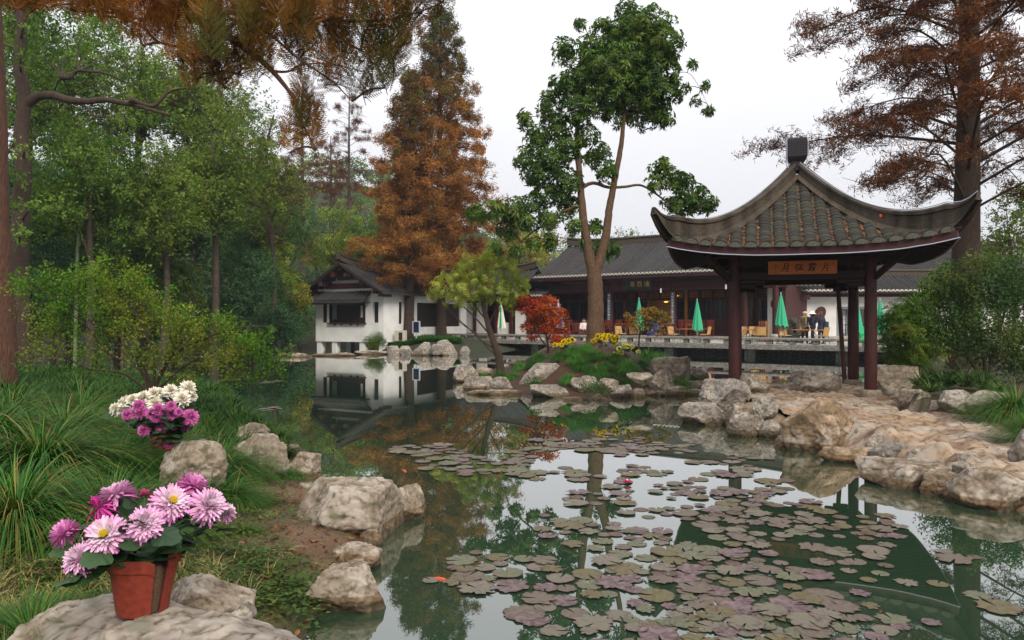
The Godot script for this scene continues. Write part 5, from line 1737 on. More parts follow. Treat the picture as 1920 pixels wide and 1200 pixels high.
func make_forest() -> void:
	make_leaves()
	var g := "big trees of the left-hand wood"
	# the old camphor with its long level limb
	var z := 24.0
	var base := on_ground(40, z)
	blob_tree("camphor_tree", "old broad tree with reddish trunk and long level crooked limb over the bank", "tree", base,
		[[[base - Vector3(0, 0.2, 0)] + path_at(z, [[38, 420], [44, 330], [40, 250], [46, 185], [36, 120], [40, 50], [30, -20]]), 0.29, 0.14],
		[path_at(z, [[46, 200], [68, 182], [100, 179], [130, 188], [165, 190], [195, 187], [225, 192], [258, 198], [280, 205], [320, 216]]) , 0.17, 0.05],
		[path_at(z, [[243, 186, -0.2], [262, 193], [290, 198], [318, 172], [350, 165]]), 0.10, 0.03],
		[path_at(z, [[150, 190], [165, 205], [180, 218], [205, 220]]), 0.05, 0.02],
		[path_at(z, [[116, 145, 1], [132, 145, 1], [145, 133, 1], [170, 134, 1], [200, 138, 1], [232, 152, 1]]), 0.08, 0.03],
		[path_at(z, [[44, 240], [20, 280], [0, 300]]), 0.08, 0.03]],
		blobs_at(z + 1.5, [[20, 60, 55], [90, 50, 55], [150, 70, 50], [60, 115, 50], [130, 115, 40, 2.5], [10, 160, 50], [95, 150, 40, 2.5], [200, 90, 50, 2.5], [240, 130, 40, 3], [-40, 100, 70], [-30, 220, 60], [15, 240, 35], [90, 225, 30, 2.2], [140, 235, 35, 2.5], [200, 165, 35, 3], [270, 170, 40, 3], [300, 225, 30, 1.5], [240, 225, 30, 2], [0, 10, 70], [110, 0, 60], [200, 30, 60, 3], [44, 50, 34, -2.6], [38, 110, 28, -2.6], [46, 285, 20, -2.4], [24, 330, 26, -2.4], [58, 395, 26, -2.4], [40, 440, 30, -2.4]], 0.7),
		L.broad, M.leaves, GREEN, M.bark_brown, 24.0, g)
	auto_tree("broadleaf_tree", "dense mid-green tree right under the long level limb", 165, 27, 205, 515, 230, GREEN, g, 0.2, 34.0)
	auto_tree("broadleaf_tree", "rounded olive-green tree in the middle of the left wood", 300, 29, 240, 515, 215, [OLIVE[0], GREEN[2], OLIVE[1], GREEN[3]], g, 0.2, 34.0)
	auto_tree("broadleaf_tree", "tall full tree whose dark trunk shows above the dark round bush", 400, 32, 200, 485, 240, [GREEN[1], OLIVE[0], GREEN[2], OLIVE[2]], g, 0.24, 32.0)
	auto_tree("broadleaf_tree", "thin brownish-green tree at the right end of the left wood", 500, 38, 165, 500, 190, [OLIVE[0], Color(0.12, 0.075, 0.04), OLIVE[1], OLIVE[2]], g, 0.2, 17.0, 1.1)
	auto_tree("broadleaf_tree", "pale green tall tree high behind the level limb", 270, 40, 20, 300, 290, [GREEN[2], OLIVE[1], GREEN[3], LIME[0]], g, 0.3, 17.0, 1.15)
	auto_tree("broadleaf_tree", "tall dark tree rising at the upper left corner", 40, 36, -60, 300, 300, GREEN, g, 0.34, 22.0, 1.1)
	auto_tree("broadleaf_tree", "blue-green tree standing behind the olive tree", 420, 46, 120, 400, 240, [DARK[1], GREEN[1], GREEN[2], OLIVE[1]], g, 0.3, 17.0, 1.2)
	auto_tree("broadleaf_tree", "deep green tree left of the house behind the yellow sapling", 540, 52, 330, 520, 150, [DARK[1], GREEN[1], DARK[2], GREEN[2]], g, 0.2, 22.0, 1.1)
	auto_tree("broadleaf_tree", "green tree behind the white house roof", 690, 58, 390, 540, 150, [GREEN[1], DARK[2], GREEN[2], GREEN[3]], g, 0.2, 22.0, 1.1)
	auto_tree("broadleaf_tree", "dark tree low in the left wood above the evergreen bushes", 90, 31, 300, 480, 220, DARK, g, 0.25, 34.0)
	auto_tree("broadleaf_tree", "dark blue-green tree between the olive tree and the dark round bush", 330, 35, 330, 500, 240, DARK, g, 0.2, 30.0)
	auto_tree("broadleaf_tree", "leafy green tree filling the gap left of the olive tree", 215, 33, 300, 560, 260, [DARK[1], GREEN[0], GREEN[1], GREEN[2]], g, 0.2, 30.0)
	auto_tree("broadleaf_tree", "bright green tree high between the two pale tall trees", 130, 38, 70, 330, 260, [GREEN[1], GREEN[2], OLIVE[1], GREEN[3]], g, 0.26, 20.0, 1.1)
	auto_tree("broadleaf_tree", "tall yellowish tree behind the overhanging orange boughs", 370, 42, 70, 330, 240, [GREEN[1], OLIVE[1], OLIVE[2], LIME[0]], g, 0.26, 18.0, 1.15)
	auto_tree("broadleaf_tree", "dark green tree under the thin brownish-green tree", 465, 44, 330, 560, 200, [DARK[0], DARK[1], GREEN[1], OLIVE[0]], g, 0.2, 26.0, 1.1)
	auto_tree("broadleaf_tree", "shaded tree behind the camphor trunk at the left edge", 30, 33, 250, 520, 260, [DARK[0], DARK[1], GREEN[0], GREEN[1]], g, 0.2, 30.0)
	g = "evergreen bushes on the far left bank"
	var bush := func(label: String, px: float, z: float, top: float, low: float, wide: float, pal: Array) -> void:
		var b := on_ground(px, z)
		var list := []
		var h := (low - top) * 0.5
		for k in 15:
			var a := unit()
			list.append([px + a.x * wide * 0.32, (top + low) * 0.5 + a.y * h * 0.55 + h * 0.05, minf(wide * 0.5, h) * rng.randf_range(0.36, 0.52), a.z * wide * 0.35 * z / F])
		blob_tree("evergreen_bush", label, "bush", b, [[[b - Vector3(0, 0.2, 0), P(px, (top + low) * 0.5, z)], 0.10, 0.03]], blobs_at(z, list, 0.85), L.broad, M.leaves, pal, M.bark_far, 52.0, g, 0.8)
	bush.call("huge dark blue-green evergreen bush left of the white house", 425, 34, 425, 640, 190, DARK)
	bush.call("dark evergreen bush at the foot of the old camphor", 110, 29, 420, 580, 230, DARK)
	bush.call("olive-topped bush between two dark evergreen bushes", 230, 30, 440, 560, 150, [DARK[2], OLIVE[0], DARK[3], OLIVE[1]])
	bush.call("grey-green bush left of the huge dark bush", 310, 31, 465, 610, 150, [DARK[1], DARK[2], OLIVE[0], OLIVE[1]])
	bush.call("low dark bush hanging over the water by the house", 530, 38, 560, 655, 110, DARK)
	bush.call("dark bush against the left wall of the house", 548, 43, 530, 655, 84, [DARK[0], DARK[1], GREEN[1], OLIVE[0]])
	bush.call("shaded bush behind the nandina stems", 180, 33, 520, 660, 260, DARK)
	bush.call("dark bush on the bank below the huge evergreen", 440, 37, 590, 660, 170, [DARK[1], GREEN[1], DARK[2], OLIVE[0]])
	bush.call("dark bush filling the far shore at the left edge", 20, 34, 500, 660, 220, DARK)
	bush.call("dark bush low on the far shore behind the nandina", 330, 36, 590, 660, 180, DARK)
	# bamboo stem leaning up out of the bushes
	var bb := MB.new()
	var b0 := on_ground(140, 27)
	limb(bb, [Vector3.ZERO, P(146, 465, 27) - b0, P(158, 400, 27) - b0, P(176, 348, 27) - b0], 0.07, 0.05, 8)
	var pole := put("bamboo_stem", bb.mesh(), mat("bamboo", lin(0.13, 0.16, 0.075), 0.5))
	pole.position = b0
	tag(pole, "pale green bare stem leaning among the dark bushes", "stem")
	# small trees left of and behind the house
	g = "small bright trees behind the house"
	auto_tree("sapling", "yellow-green feathery sapling beside the house's left eave", 525, 40, 430, 580, 90, LIME, g, 0.06, 40.0, 0.9, L.pinnate, 18)
	auto_tree("sapling", "bright yellow-green tree above the white house's ridge", 625, 56, 385, 520, 130, LIME, g, 0.10, 26.0, 1.3, null, 16)
	auto_tree("maple_tree", "orange-leaved tree glowing behind the house's left eave", 590, 62, 430, 510, 110, [Color(0.24, 0.11, 0.03), Color(0.34, 0.18, 0.06), Color(0.30, 0.20, 0.06), OLIVE[2]], g, 0.12, 18.0, 1.3)
	auto_tree("sapling", "yellow-leaved shrub touching the house's left eave tip", 560, 41, 530, 590, 50, [LIME[2], Color(0.42, 0.30, 0.05), LIME[1], LIME[3]], g, 0.04, 44.0, 0.8, null, 9)
	auto_tree("maple_tree", "golden tree behind the left end of the tea hall", 975, 66, 400, 520, 150, [Color(0.30, 0.17, 0.03), Color(0.40, 0.26, 0.05), LIME[2], OLIVE[2]], g, 0.15, 18.0, 1.4)
	# bare larch-like trees, thin against the sky
	g = "bare tall trees against the hazy hill"
	for q in [[567, 70, 150, "leftmost bare tall tree against the pale sky"], [620, 84, 255, "middle bare tree, shortest of the three against the haze"], [655, 76, 170, "bare tall tree with rusty top nearest the big redwoods"]]:
		var b := on_ground(q[0], q[1])
		conifer("bare_tree", q[3], b, EYE - (q[2] - HY) * q[1] / F - b.y, 0.28, 0.40, 4.2, L.plume, M.needles, [RUST[0], RUST[1], Color(0.16, 0.08, 0.05)], 46, 1.0, 0.12, g, M.bark_far, 1.0, 0.25)
	# wood covering the far slopes
	var xf := []
	var cols := PackedColorArray()
	for k in 900:
		var zz := rng.randf_range(-75.0, -215.0)
		var x := rng.randf_range(-0.85, 0.85) * -zz
		if zz > -95.0 and x > -25.0: continue
		var y := ground(x, zz)
		var hgt := rng.randf_range(4.0, 8.0)
		var pal: Array = [GREEN, DARK, OLIVE, GREEN, [RUST[0], RUST[1], OLIVE[1]]][rng.randi() % 5]
		var c := pick(pal, Vector3(x, y, zz), 0.2)
		for i in 12:
			var at := Vector3(x, y + hgt * 0.6, zz) + unit() * Vector3(hgt * 0.42, hgt * 0.5, hgt * 0.42) * pow(rng.randf(), 0.4)
			xf.append(Transform3D(turned(unit() + Vector3(0, 0.8, 0), rng.randf() * TAU, rng.randf_range(3.0, 4.6)), at))
			cols.append(c * rng.randf_range(0.8, 1.2))
	var ux := []
	var uc := PackedColorArray()
	for k in 3200:
		var zz := rng.randf_range(-43.0, -86.0)
		var x := rng.randf_range(-0.8, 0.12) * -zz
		if x > -14.0 and zz > -58.0: continue
		ux.append(Transform3D(turned(Vector3.UP + rv(0.6), rng.randf() * TAU, rng.randf_range(1.6, 2.8)), Vector3(x, ground(x, zz) + rng.randf_range(0.2, 1.6), zz)))
		uc.append(pick(DARK if rng.randf() < 0.6 else GREEN, Vector3(x, 0, zz), 0.15))
	tag(copies("undergrowth", L.broad, M.leaves, ux, uc, self), "dark undergrowth on the slope behind the white house", "undergrowth")
	var far := copies("far_wood", L.broad, M.leaves, xf, cols, self)
	tag(far, "distant hazy wood covering the hills", "wood")

func conifer(called: String, label: String, base: Vector3, height: float, tr: float, from: float, reach: float, leaf: Mesh, lmat: Material, pal: Array, n: int, dens: float, rise: float, group: String, bark: Material, sc := 1.0, keep := 1.0, top_pal: Array = []) -> Node3D:
	var o := thing(called, label, "tree", base, 0.0, group)
	var b := MB.new()
	var tp := []
	var bend := rv(0.25) * Vector3(1, 0, 1)
	for k in 9:
		var f := k / 8.0
		tp.append(Vector3(0, height * f - (0.2 if k == 0 else 0.0), 0) + bend * sin(f * 3.0))
	var p := smooth_path(tp, 4)
	var rr := PackedFloat32Array()
	for i in p.size():
		var f := float(i) / (p.size() - 1)
		rr.append(tr * (1.0 - 0.93 * f) * (1.0 + 0.3 * exp(-f * 40.0)) + 0.012)
	b.tube(p, rr, 14)
	put("trunk", b.mesh(), bark, o)
	var big := MB.new()
	var xf := []
	var cols := PackedColorArray()
	for k in n:
		var h := lerpf(from, 0.985, pow((k + rng.randf()) / n, 0.85))
		var prof := pow(clampf((1.0 - h) / (1.0 - from), 0.0, 1.0), 0.75) * smoothstep(from - 0.12, from + 0.08, h) + 0.07
		var l := reach * prof * rng.randf_range(0.55, 1.2)
		var a := k * GOLD + rng.randf_range(-0.3, 0.3)
		var out := Vector3(cos(a), 0, sin(a))
		var s := Vector3(0, height * h, 0) + bend * sin(h * 3.0)
		var m := s + out * l * 0.5 + Vector3(0, l * (rise + 0.10), 0) + rv(0.06 * l)
		var e := s + out * l + Vector3(0, l * rise, 0) + rv(0.08 * l)
		var w := limb(big, [s, m, e], clampf(l * 0.011, 0.015, 0.06), 0.008, 5, 0.0, 4)
		var side := out.cross(Vector3.UP)
		for q in int(l * 3.2):
			var f := rng.randf_range(0.2, 1.0)
			var at := s.cubic_interpolate(e, s, e, f).lerp(s.lerp(m, f * 2.0) if f < 0.5 else m.lerp(e, f * 2.0 - 1.0), 1.0)
			var tip := at + side * rng.randf_range(-0.32, 0.32) * l * (1.1 - f * 0.6) + out * 0.15 * l + Vector3(0, rng.randf_range(-0.1, 0.12) * l * 0.6, 0)
			limb(big, [at, tip], 0.012, 0.004, 3, 0.0, 1)
			if rng.randf() > keep: continue
			for i in int(dens * 4.0):
				var pos := at.lerp(tip, rng.randf_range(0.15, 1.1)) + rv(0.2) * Vector3(1, 0.6, 1)
				var axis := (tip - at).normalized() * 0.9 + Vector3(0, -0.15, 0) + rv(0.45)
				xf.append(Transform3D(turned(axis, rng.randf() * TAU, sc * rng.randf_range(0.7, 1.25)), pos))
				var pl: Array = top_pal if top_pal.size() and h + rng.randf_range(-0.12, 0.12) > 0.72 else pal
				cols.append(pick(pl, base + pos, 0.5))
	put("branches", big.mesh(), bark, o, "stuff")
	copies("crown", leaf, lmat, xf, cols, o)
	return o

func make_redwoods() -> void:
	var g := "brown dawn redwoods beside the white house"
	var gold := [Color(0.18, 0.078, 0.022), Color(0.30, 0.135, 0.034), Color(0.40, 0.19, 0.048), Color(0.31, 0.20, 0.055)]
	conifer("dawn_redwood", "rust-brown dawn redwood with its trunk by the house's side wall", on_ground(765, 43.5), 16.4, 0.30, 0.20, 3.2, L.plume, M.needles, gold, 150, 0.95, -0.05, g, M.bark_brown, 0.95, 1.0, [OLIVE[0], RUST[1], OLIVE[1]])
	conifer("dawn_redwood", "taller dawn redwood behind, greener towards its top", on_ground(828, 46.5), 21.4, 0.32, 0.145, 4.8, L.plume, M.needles, gold, 185, 0.88, -0.01, g, M.bark_brown, 1.0, 1.0, [Color(0.06, 0.07, 0.025), OLIVE[0], Color(0.13, 0.10, 0.03), RUST[1]])
	conifer("dawn_redwood", "big straight-trunked dawn redwood with thin brown leaves behind the pavilion", on_ground(1806, 19.0), 21.0, 0.36, 0.19, 4.5, L.wisp, M.needles, [Color(0.09, 0.038, 0.016), Color(0.15, 0.062, 0.024), Color(0.21, 0.09, 0.034), Color(0.15, 0.085, 0.034)], 175, 2.1, 0.10, "", M.bark_brown, 0.95, 0.95)
	# the near dawn redwood: trunk at the left edge, boughs reaching over the viewer
	var base := on_ground(4, 14.0)
	var z := 6.4
	var limbs := [[[base - Vector3(0, 0.3, 0), P(2, 640, 14.0), P(-4, 500, 14.0), P(-8, 300, 14.0), P(-20, 0, 14.0), P(-40, -300, 14.0)], 0.30, 0.16],
		[[P(-20, -120, 14.0), P(60, -130, 10.0), P(220, -60, 7.0)] + path_at(z, [[302, 0], [353, 30], [417, 63], [473, 100], [517, 140], [552, 187], [570, 235], [592, 278]]), 0.075, 0.004],
		[[P(220, -60, 7.0)] + path_at(z, [[366, 3], [420, 20], [465, 24], [525, 22], [600, 35], [680, 40], [760, 30], [830, 5]]), 0.04, 0.005],
		[path_at(z, [[417, 63], [450, 40], [500, 60], [560, 110], [620, 150], [660, 190]]), 0.022, 0.004],
		[path_at(z, [[302, 0, 0.2], [270, 40, 0.2], [300, 80, 0.1], [380, 95], [400, 140]]), 0.02, 0.004],
		[path_at(z, [[302, 0, 0.2], [200, -10, 0.3], [120, 0, 0.4], [40, 10, 0.5]]), 0.02, 0.004],
		[path_at(z, [[510, 133], [540, 134], [565, 122], [620, 120], [700, 140]]), 0.014, 0.003],
		[path_at(z, [[600, 35], [650, 80], [700, 110], [720, 160]]), 0.014, 0.003]]
	var list := [[20, 5, 32], [60, 22, 34], [100, 10, 36], [140, 22, 34], [185, 30, 36], [230, 40, 40], [275, 30, 40], [270, 85, 32], [310, 60, 42], [330, 25, 42], [345, 115, 40], [370, 150, 30], [390, 60, 42], [400, 120, 44], [420, 165, 26], [450, 140, 38], [440, 40, 42], [470, 90, 44], [500, 30, 44], [495, 140, 24], [535, 70, 44], [560, 25, 44], [585, 90, 42], [560, 130, 26], [620, 40, 46], [640, 105, 44], [630, 160, 30], [690, 50, 46], [700, 120, 42], [680, 180, 26], [745, 40, 42], [735, 120, 34], [790, 25, 38], [770, 80, 26], [830, 5, 26], [722, 165, 20], [570, 238, 9], [582, 262, 9], [592, 280, 8], [560, 205, 8], [545, 285, 11], [350, -20, 50], [520, -20, 50], [680, -15, 50], [180, -10, 46]]
	var near := blob_tree("dawn_redwood", "near dawn redwood, reddish trunk at the frame's edge and feathery orange boughs overhead", "tree", base, limbs, blobs_at(z, list, 0.8), L.frond, M.needles,
		[Color(0.055, 0.066, 0.012), Color(0.11, 0.085, 0.016), Color(0.22, 0.10, 0.020), Color(0.36, 0.15, 0.028), Color(0.17, 0.055, 0.016)], M.bark_red, 240.0, "", 0.92, -0.1, true, 0.9)
	near.set_meta("group", "dawn redwoods round the pond")

func make_islet_trees() -> void:
	var z := 21.6
	var base := on_ground(1115, z)
	blob_tree("tall_tree", "tall forked tree with glossy dark leaves on the rocky islet", "tree", base,
		[[[base - Vector3(0, 0.2, 0)] + path_at(z, [[1115, 630], [1117, 585], [1116, 540], [1113, 498]]), 0.27, 0.21],
		[path_at(z, [[1112, 515], [1103, 470], [1095, 420], [1090, 370], [1086, 320], [1081, 270], [1086, 215], [1098, 150], [1108, 80]]), 0.17, 0.03],
		[path_at(z, [[1115, 515], [1127, 478], [1137, 435], [1143, 388], [1154, 330], [1164, 275], [1169, 230], [1176, 150], [1188, 40]]), 0.17, 0.03],
		[path_at(z, [[1091, 352], [1112, 343], [1140, 351], [1172, 350], [1200, 347], [1225, 360], [1262, 388]]), 0.062, 0.025],
		[path_at(z, [[1225, 360], [1230, 345], [1248, 325]]), 0.03, 0.012],
		[path_at(z, [[1093, 385], [1060, 395], [1040, 412], [1010, 428], [980, 450], [962, 470], [950, 490]]), 0.055, 0.012],
		[path_at(z, [[1088, 296], [1065, 300], [1035, 318]]), 0.05, 0.015],
		[path_at(z, [[1082, 270], [1055, 250], [1030, 225]]), 0.045, 0.012],
		[path_at(z, [[1176, 150], [1215, 120], [1240, 80]]), 0.045, 0.012],
		[path_at(z, [[1169, 215], [1200, 210], [1240, 190]]), 0.04, 0.012],
		[path_at(z, [[1230, 175], [1268, 140], [1292, 138], [1312, 165], [1330, 205]]), 0.012, 0.004]],
		grown(1.22, blobs_at(z, [[1172, 22, 20], [1195, 45, 36], [1228, 50, 38], [1150, 65, 38], [1245, 80, 32], [1180, 70, 40], [1215, 160, 46], [1170, 120, 44], [1140, 165, 40], [1250, 110, 24], [1110, 125, 34], [1195, 95, 46], [1235, 125, 36], [1128, 50, 14], [1090, 45, 12], [1062, 95, 26], [1115, 100, 34], [1150, 130, 46], [1095, 145, 38], [1190, 165, 46], [1230, 180, 34], [1060, 165, 30], [1125, 185, 40], [1030, 195, 24], [1085, 205, 32], [1160, 205, 36], [1215, 220, 30], [1245, 225, 18], [985, 222, 16], [1045, 235, 30], [1010, 262, 26], [1060, 280, 30], [985, 298, 22], [1030, 305, 32], [1100, 255, 22], [1120, 290, 24], [1135, 320, 20], [1000, 325, 24], [1060, 340, 30], [1030, 362, 30], [1065, 385, 24], [1000, 385, 22], [1030, 408, 22], [960, 395, 26], [925, 395, 22], [895, 402, 16], [955, 432, 22], [985, 420, 22], [1075, 425, 16], [1115, 425, 14], [1105, 455, 14], [1130, 470, 15], [1150, 468, 12], [1030, 452, 14], [1000, 455, 14], [925, 465, 13], [965, 470, 12], [1245, 320, 24], [1232, 345, 18], [1275, 340, 26], [1300, 365, 24], [1270, 385, 26], [1310, 388, 20], [1332, 382, 14], [1242, 305, 10], [1296, 122, 6], [1322, 160, 8], [1308, 190, 9], [1328, 208, 9], [1285, 165, 6], [1265, 150, 12], [1270, 180, 10]], 0.85)),
		L.whorl, M.gloss_leaves, [Color(0.044, 0.095, 0.014), Color(0.072, 0.15, 0.019), Color(0.115, 0.20, 0.028), Color(0.19, 0.25, 0.04)], M.bark_smooth, 58.0, "", 0.62, 0.35)
	z = 22.8
	base = on_ground(940, z)
	blob_tree("willow", "small willow with pale green wispy crown and long bare lower branches", "tree", base,
		[[[base - Vector3(0, 0.2, 0)] + path_at(z, [[935, 668], [925, 640], [914, 605], [906, 570], [903, 530]]), 0.15, 0.05],
		[path_at(z, [[930, 655], [905, 640], [878, 615], [850, 590], [825, 565]]), 0.035, 0.008],
		[path_at(z, [[922, 632], [895, 600], [865, 570], [850, 545]]), 0.035, 0.008],
		[path_at(z, [[934, 667], [912, 650], [892, 625], [862, 604], [838, 570]]), 0.03, 0.007],
		[path_at(z, [[916, 610], [930, 580], [950, 545]]), 0.03, 0.008],
		[path_at(z, [[912, 600], [885, 565], [880, 530]]), 0.03, 0.008]],
		blobs_at(z, [[818, 545, 16], [838, 535, 22], [860, 520, 28], [890, 500, 30], [920, 492, 28], [945, 505, 28], [965, 525, 26], [905, 535, 32], [870, 550, 24], [940, 545, 28], [970, 555, 18], [900, 565, 20], [850, 565, 14], [925, 478, 16], [980, 540, 12], [950, 575, 14]], 0.8),
		L.willow, M.leaves, [Color(0.25, 0.31, 0.05), Color(0.35, 0.41, 0.075), Color(0.44, 0.48, 0.10), Color(0.46, 0.43, 0.08)], M.bark_brown, 170.0, "", 0.95, 0.15, true, 0.1)
	z = 22.4
	base = on_ground(1028, z)
	blob_tree("red_maple", "small maple with scarlet leaves in flat layers on the islet", "tree", base,
		[[[base - Vector3(0, 0.2, 0)] + path_at(z, [[1027, 648], [1024, 625], [1020, 600], [1015, 575]]), 0.045, 0.012],
		[path_at(z, [[1027, 652], [1012, 632], [1004, 610], [998, 590]]), 0.03, 0.008],
		[path_at(z, [[1026, 640], [1036, 618], [1042, 595], [1040, 570]]), 0.028, 0.008]],
		blobs_at(z, [[985, 562, 16], [1005, 568, 20], [1030, 562, 20], [1018, 580, 22], [990, 582, 16], [1045, 582, 18], [1010, 598, 22], [1040, 602, 22], [988, 612, 12], [1025, 618, 20], [1050, 622, 16], [1062, 636, 12], [1000, 632, 10], [1042, 636, 14], [1058, 652, 10], [1050, 590, 14]], 0.45),
		L.maple, M.leaves, [Color(0.26, 0.022, 0.010), Color(0.40, 0.045, 0.016), Color(0.50, 0.085, 0.025), Color(0.46, 0.12, 0.03)], M.bark_brown, 115.0, "", 0.62, 0.7)
	z = 23.0
	base = on_ground(1197, z)
	blob_tree("orange_maple", "spindly little maple with amber leaves before the tea hall", "tree", base,
		[[[base - Vector3(0, 0.2, 0)] + path_at(z, [[1198, 640], [1201, 615], [1208, 600], [1220, 588]]), 0.04, 0.01],
		[path_at(z, [[1201, 618], [1190, 605], [1178, 600]]), 0.02, 0.006],
		[path_at(z, [[1206, 603], [1228, 600], [1250, 605]]), 0.018, 0.005]],
		blobs_at(z, [[1178, 592, 10], [1190, 600, 12], [1205, 586, 13], [1222, 582, 13], [1240, 590, 12], [1215, 598, 13], [1254, 600, 8], [1188, 613, 9], [1235, 608, 9], [1206, 612, 10], [1240, 622, 6]], 0.5),
		L.maple, M.leaves, [Color(0.20, 0.09, 0.02), Color(0.32, 0.14, 0.03), Color(0.40, 0.20, 0.04), Color(0.20, 0.19, 0.04)], M.bark_brown, 110.0, "", 0.55, 0.7)

func make_shrubs() -> void:
	# arching nandina-like shrub on the left bank
	var z := 11.5
	var base := on_ground(280, z)
	var stems := [[path_at(z, [[285, 740], [270, 690], [230, 650], [180, 610], [130, 570], [90, 540]]), 0.03, 0.008],
		[path_at(z, [[290, 735], [310, 680], [350, 650], [410, 625], [470, 612], [520, 615]]), 0.03, 0.007],
		[path_at(z, [[280, 735], [260, 690], [200, 660], [150, 600], [60, 560]]), 0.028, 0.007],
		[path_at(z, [[285, 738], [290, 680], [270, 620], [240, 560], [225, 510]]), 0.028, 0.007],
		[path_at(z, [[292, 735], [340, 690], [400, 660], [450, 650], [520, 680]]), 0.024, 0.006],
		[path_at(z, [[288, 730], [320, 670], [340, 620], [360, 580]]), 0.024, 0.006],
		[path_at(z, [[280, 735], [230, 700], [160, 690], [100, 650], [50, 620]]), 0.024, 0.006]]
	blob_tree("arching_shrub", "wide arching shrub with fresh green and yellowing small leaves on the left bank", "shrub", base, stems,
		blobs_at(z, [[60, 530, 38], [110, 512, 38], [160, 508, 40], [215, 500, 42], [260, 515, 34], [85, 570, 34], [140, 555, 40], [190, 550, 42], [240, 555, 40], [285, 545, 30], [70, 610, 26], [120, 600, 30], [320, 575, 30], [300, 590, 36], [350, 590, 36], [250, 600, 36], [200, 610, 34], [400, 590, 30], [390, 620, 36], [340, 630, 36], [440, 610, 32], [450, 640, 32], [490, 625, 28], [500, 655, 26], [520, 685, 18], [420, 660, 30], [370, 665, 30], [310, 655, 30], [260, 650, 28], [180, 655, 26], [440, 690, 20], [480, 695, 16], [130, 645, 24], [535, 650, 14], [60, 655, 20], [340, 695, 16]], 0.75).map(func(q): return [q[0] - Vector3(0, 0.13, 0), q[1], q[2]]),
		L.small, M.leaves, [Color(0.055, 0.16, 0.014), Color(0.085, 0.20, 0.018), Color(0.17, 0.22, 0.026), Color(0.28, 0.26, 0.04)], M.bark_brown, 235.0, "", 0.95, 0.5)
	# right bank
	z = 14.5
	base = on_ground(1850, z)
	blob_tree("large_shrub", "big rounded evergreen shrub with yellow-flecked leaves on the right bank", "shrub", base,
		[[[base, P(1840, 640, z), P(1820, 560, z)], 0.05, 0.015], [[base, P(1870, 640, z), P(1890, 560, z)], 0.05, 0.015], [[base, P(1800, 650, z), P(1770, 590, z)], 0.04, 0.012]],
		blobs_at(z, [[1785, 530, 32], [1820, 515, 36], [1860, 515, 40], [1900, 520, 44], [1765, 565, 34], [1800, 560, 40], [1845, 560, 44], [1890, 570, 46], [1930, 560, 50], [1775, 605, 36], [1815, 610, 42], [1860, 620, 46], [1905, 630, 48], [1940, 640, 50], [1800, 650, 32], [1845, 660, 40], [1890, 675, 40], [1930, 690, 40], [1768, 640, 20]], 0.8),
		L.small, M.leaves, [Color(0.032, 0.072, 0.026), Color(0.052, 0.105, 0.036), Color(0.085, 0.14, 0.045), Color(0.19, 0.19, 0.05)], M.bark_brown, 420.0, "", 1.25, 0.5)
	z = 17.0
	base = on_ground(1705, z)
	blob_tree("nandina", "bright green feathery bamboo-like bush behind the right front pillar", "shrub", base,
		[[[base, P(1690, 650, z), P(1680, 600, z)], 0.02, 0.006], [[base, P(1715, 640, z), P(1730, 595, z)], 0.02, 0.006], [[base, P(1700, 640, z), P(1705, 590, z)], 0.02, 0.006]],
		blobs_at(z, [[1665, 605, 20], [1685, 592, 26], [1712, 585, 26], [1740, 592, 26], [1670, 635, 22], [1695, 625, 30], [1725, 622, 30], [1755, 620, 24], [1680, 665, 24], [1708, 660, 28], [1738, 655, 28], [1690, 690, 18], [1725, 688, 18], [1758, 655, 18], [1700, 565, 12], [1735, 565, 14]], 0.85),
		L.pinnate, M.leaves, [Color(0.045, 0.11, 0.016), Color(0.085, 0.18, 0.022), Color(0.14, 0.24, 0.03), Color(0.25, 0.26, 0.045)], M.bark_brown, 210.0, "", 1.0, 0.5)
	var g := "trees behind the right bank"
	z = 27.0
	base = on_ground(1905, z)
	blob_tree("broadleaf_tree", "hazy pale green tree at the right edge beyond the redwood", "tree", base, [[[base, P(1900, 520, z), P(1890, 430, z)], 0.14, 0.04]],
		blobs_at(z, [[1870, 470, 34], [1900, 450, 40], [1930, 470, 44], [1880, 420, 36], [1920, 400, 40], [1860, 510, 34], [1900, 520, 44], [1850, 480, 20], [1935, 360, 40], [1890, 375, 24]], 0.8), L.broad, M.leaves, [GREEN[1], OLIVE[0], OLIVE[1], GREEN[2]], M.bark_far, 36.0, g, 0.9)
	z = 30.0
	base = on_ground(1762, z)
	blob_tree("sapling", "yellow-green young tree below the two-tiered roof", "tree", base, [[[base, P(1760, 560, z), P(1765, 520, z)], 0.06, 0.02]],
		blobs_at(z, [[1745, 530, 20], [1770, 515, 24], [1795, 505, 24], [1735, 545, 14], [1760, 545, 22], [1790, 535, 24], [1825, 505, 20], [1775, 570, 20], [1755, 575, 16]], 0.8), L.broad, M.leaves, [GREEN[2], LIME[0], LIME[1], LIME[2]], M.bark_far, 50.0, g, 0.75)
	# clipped bush and low planting before the house
	z = 40.0
	base = on_ground(704, z)
	blob_tree("clipped_bush", "clipped ball-shaped bush at the corner of the white house", "bush", base, [[[base, P(704, 638, z)], 0.05, 0.02]],
		blobs_at(z, [[704, 640, 13, 0], [697, 645, 11, 0], [711, 645, 11, 0.2], [704, 632, 9, 0], [704, 648, 14, -0.2], [694, 640, 7, 0], [714, 640, 7, 0]], 0.9), L.small, M.leaves, [DARK[1], GREEN[1], OLIVE[0], GREEN[2]], M.bark_far, 330.0, "", 1.3)


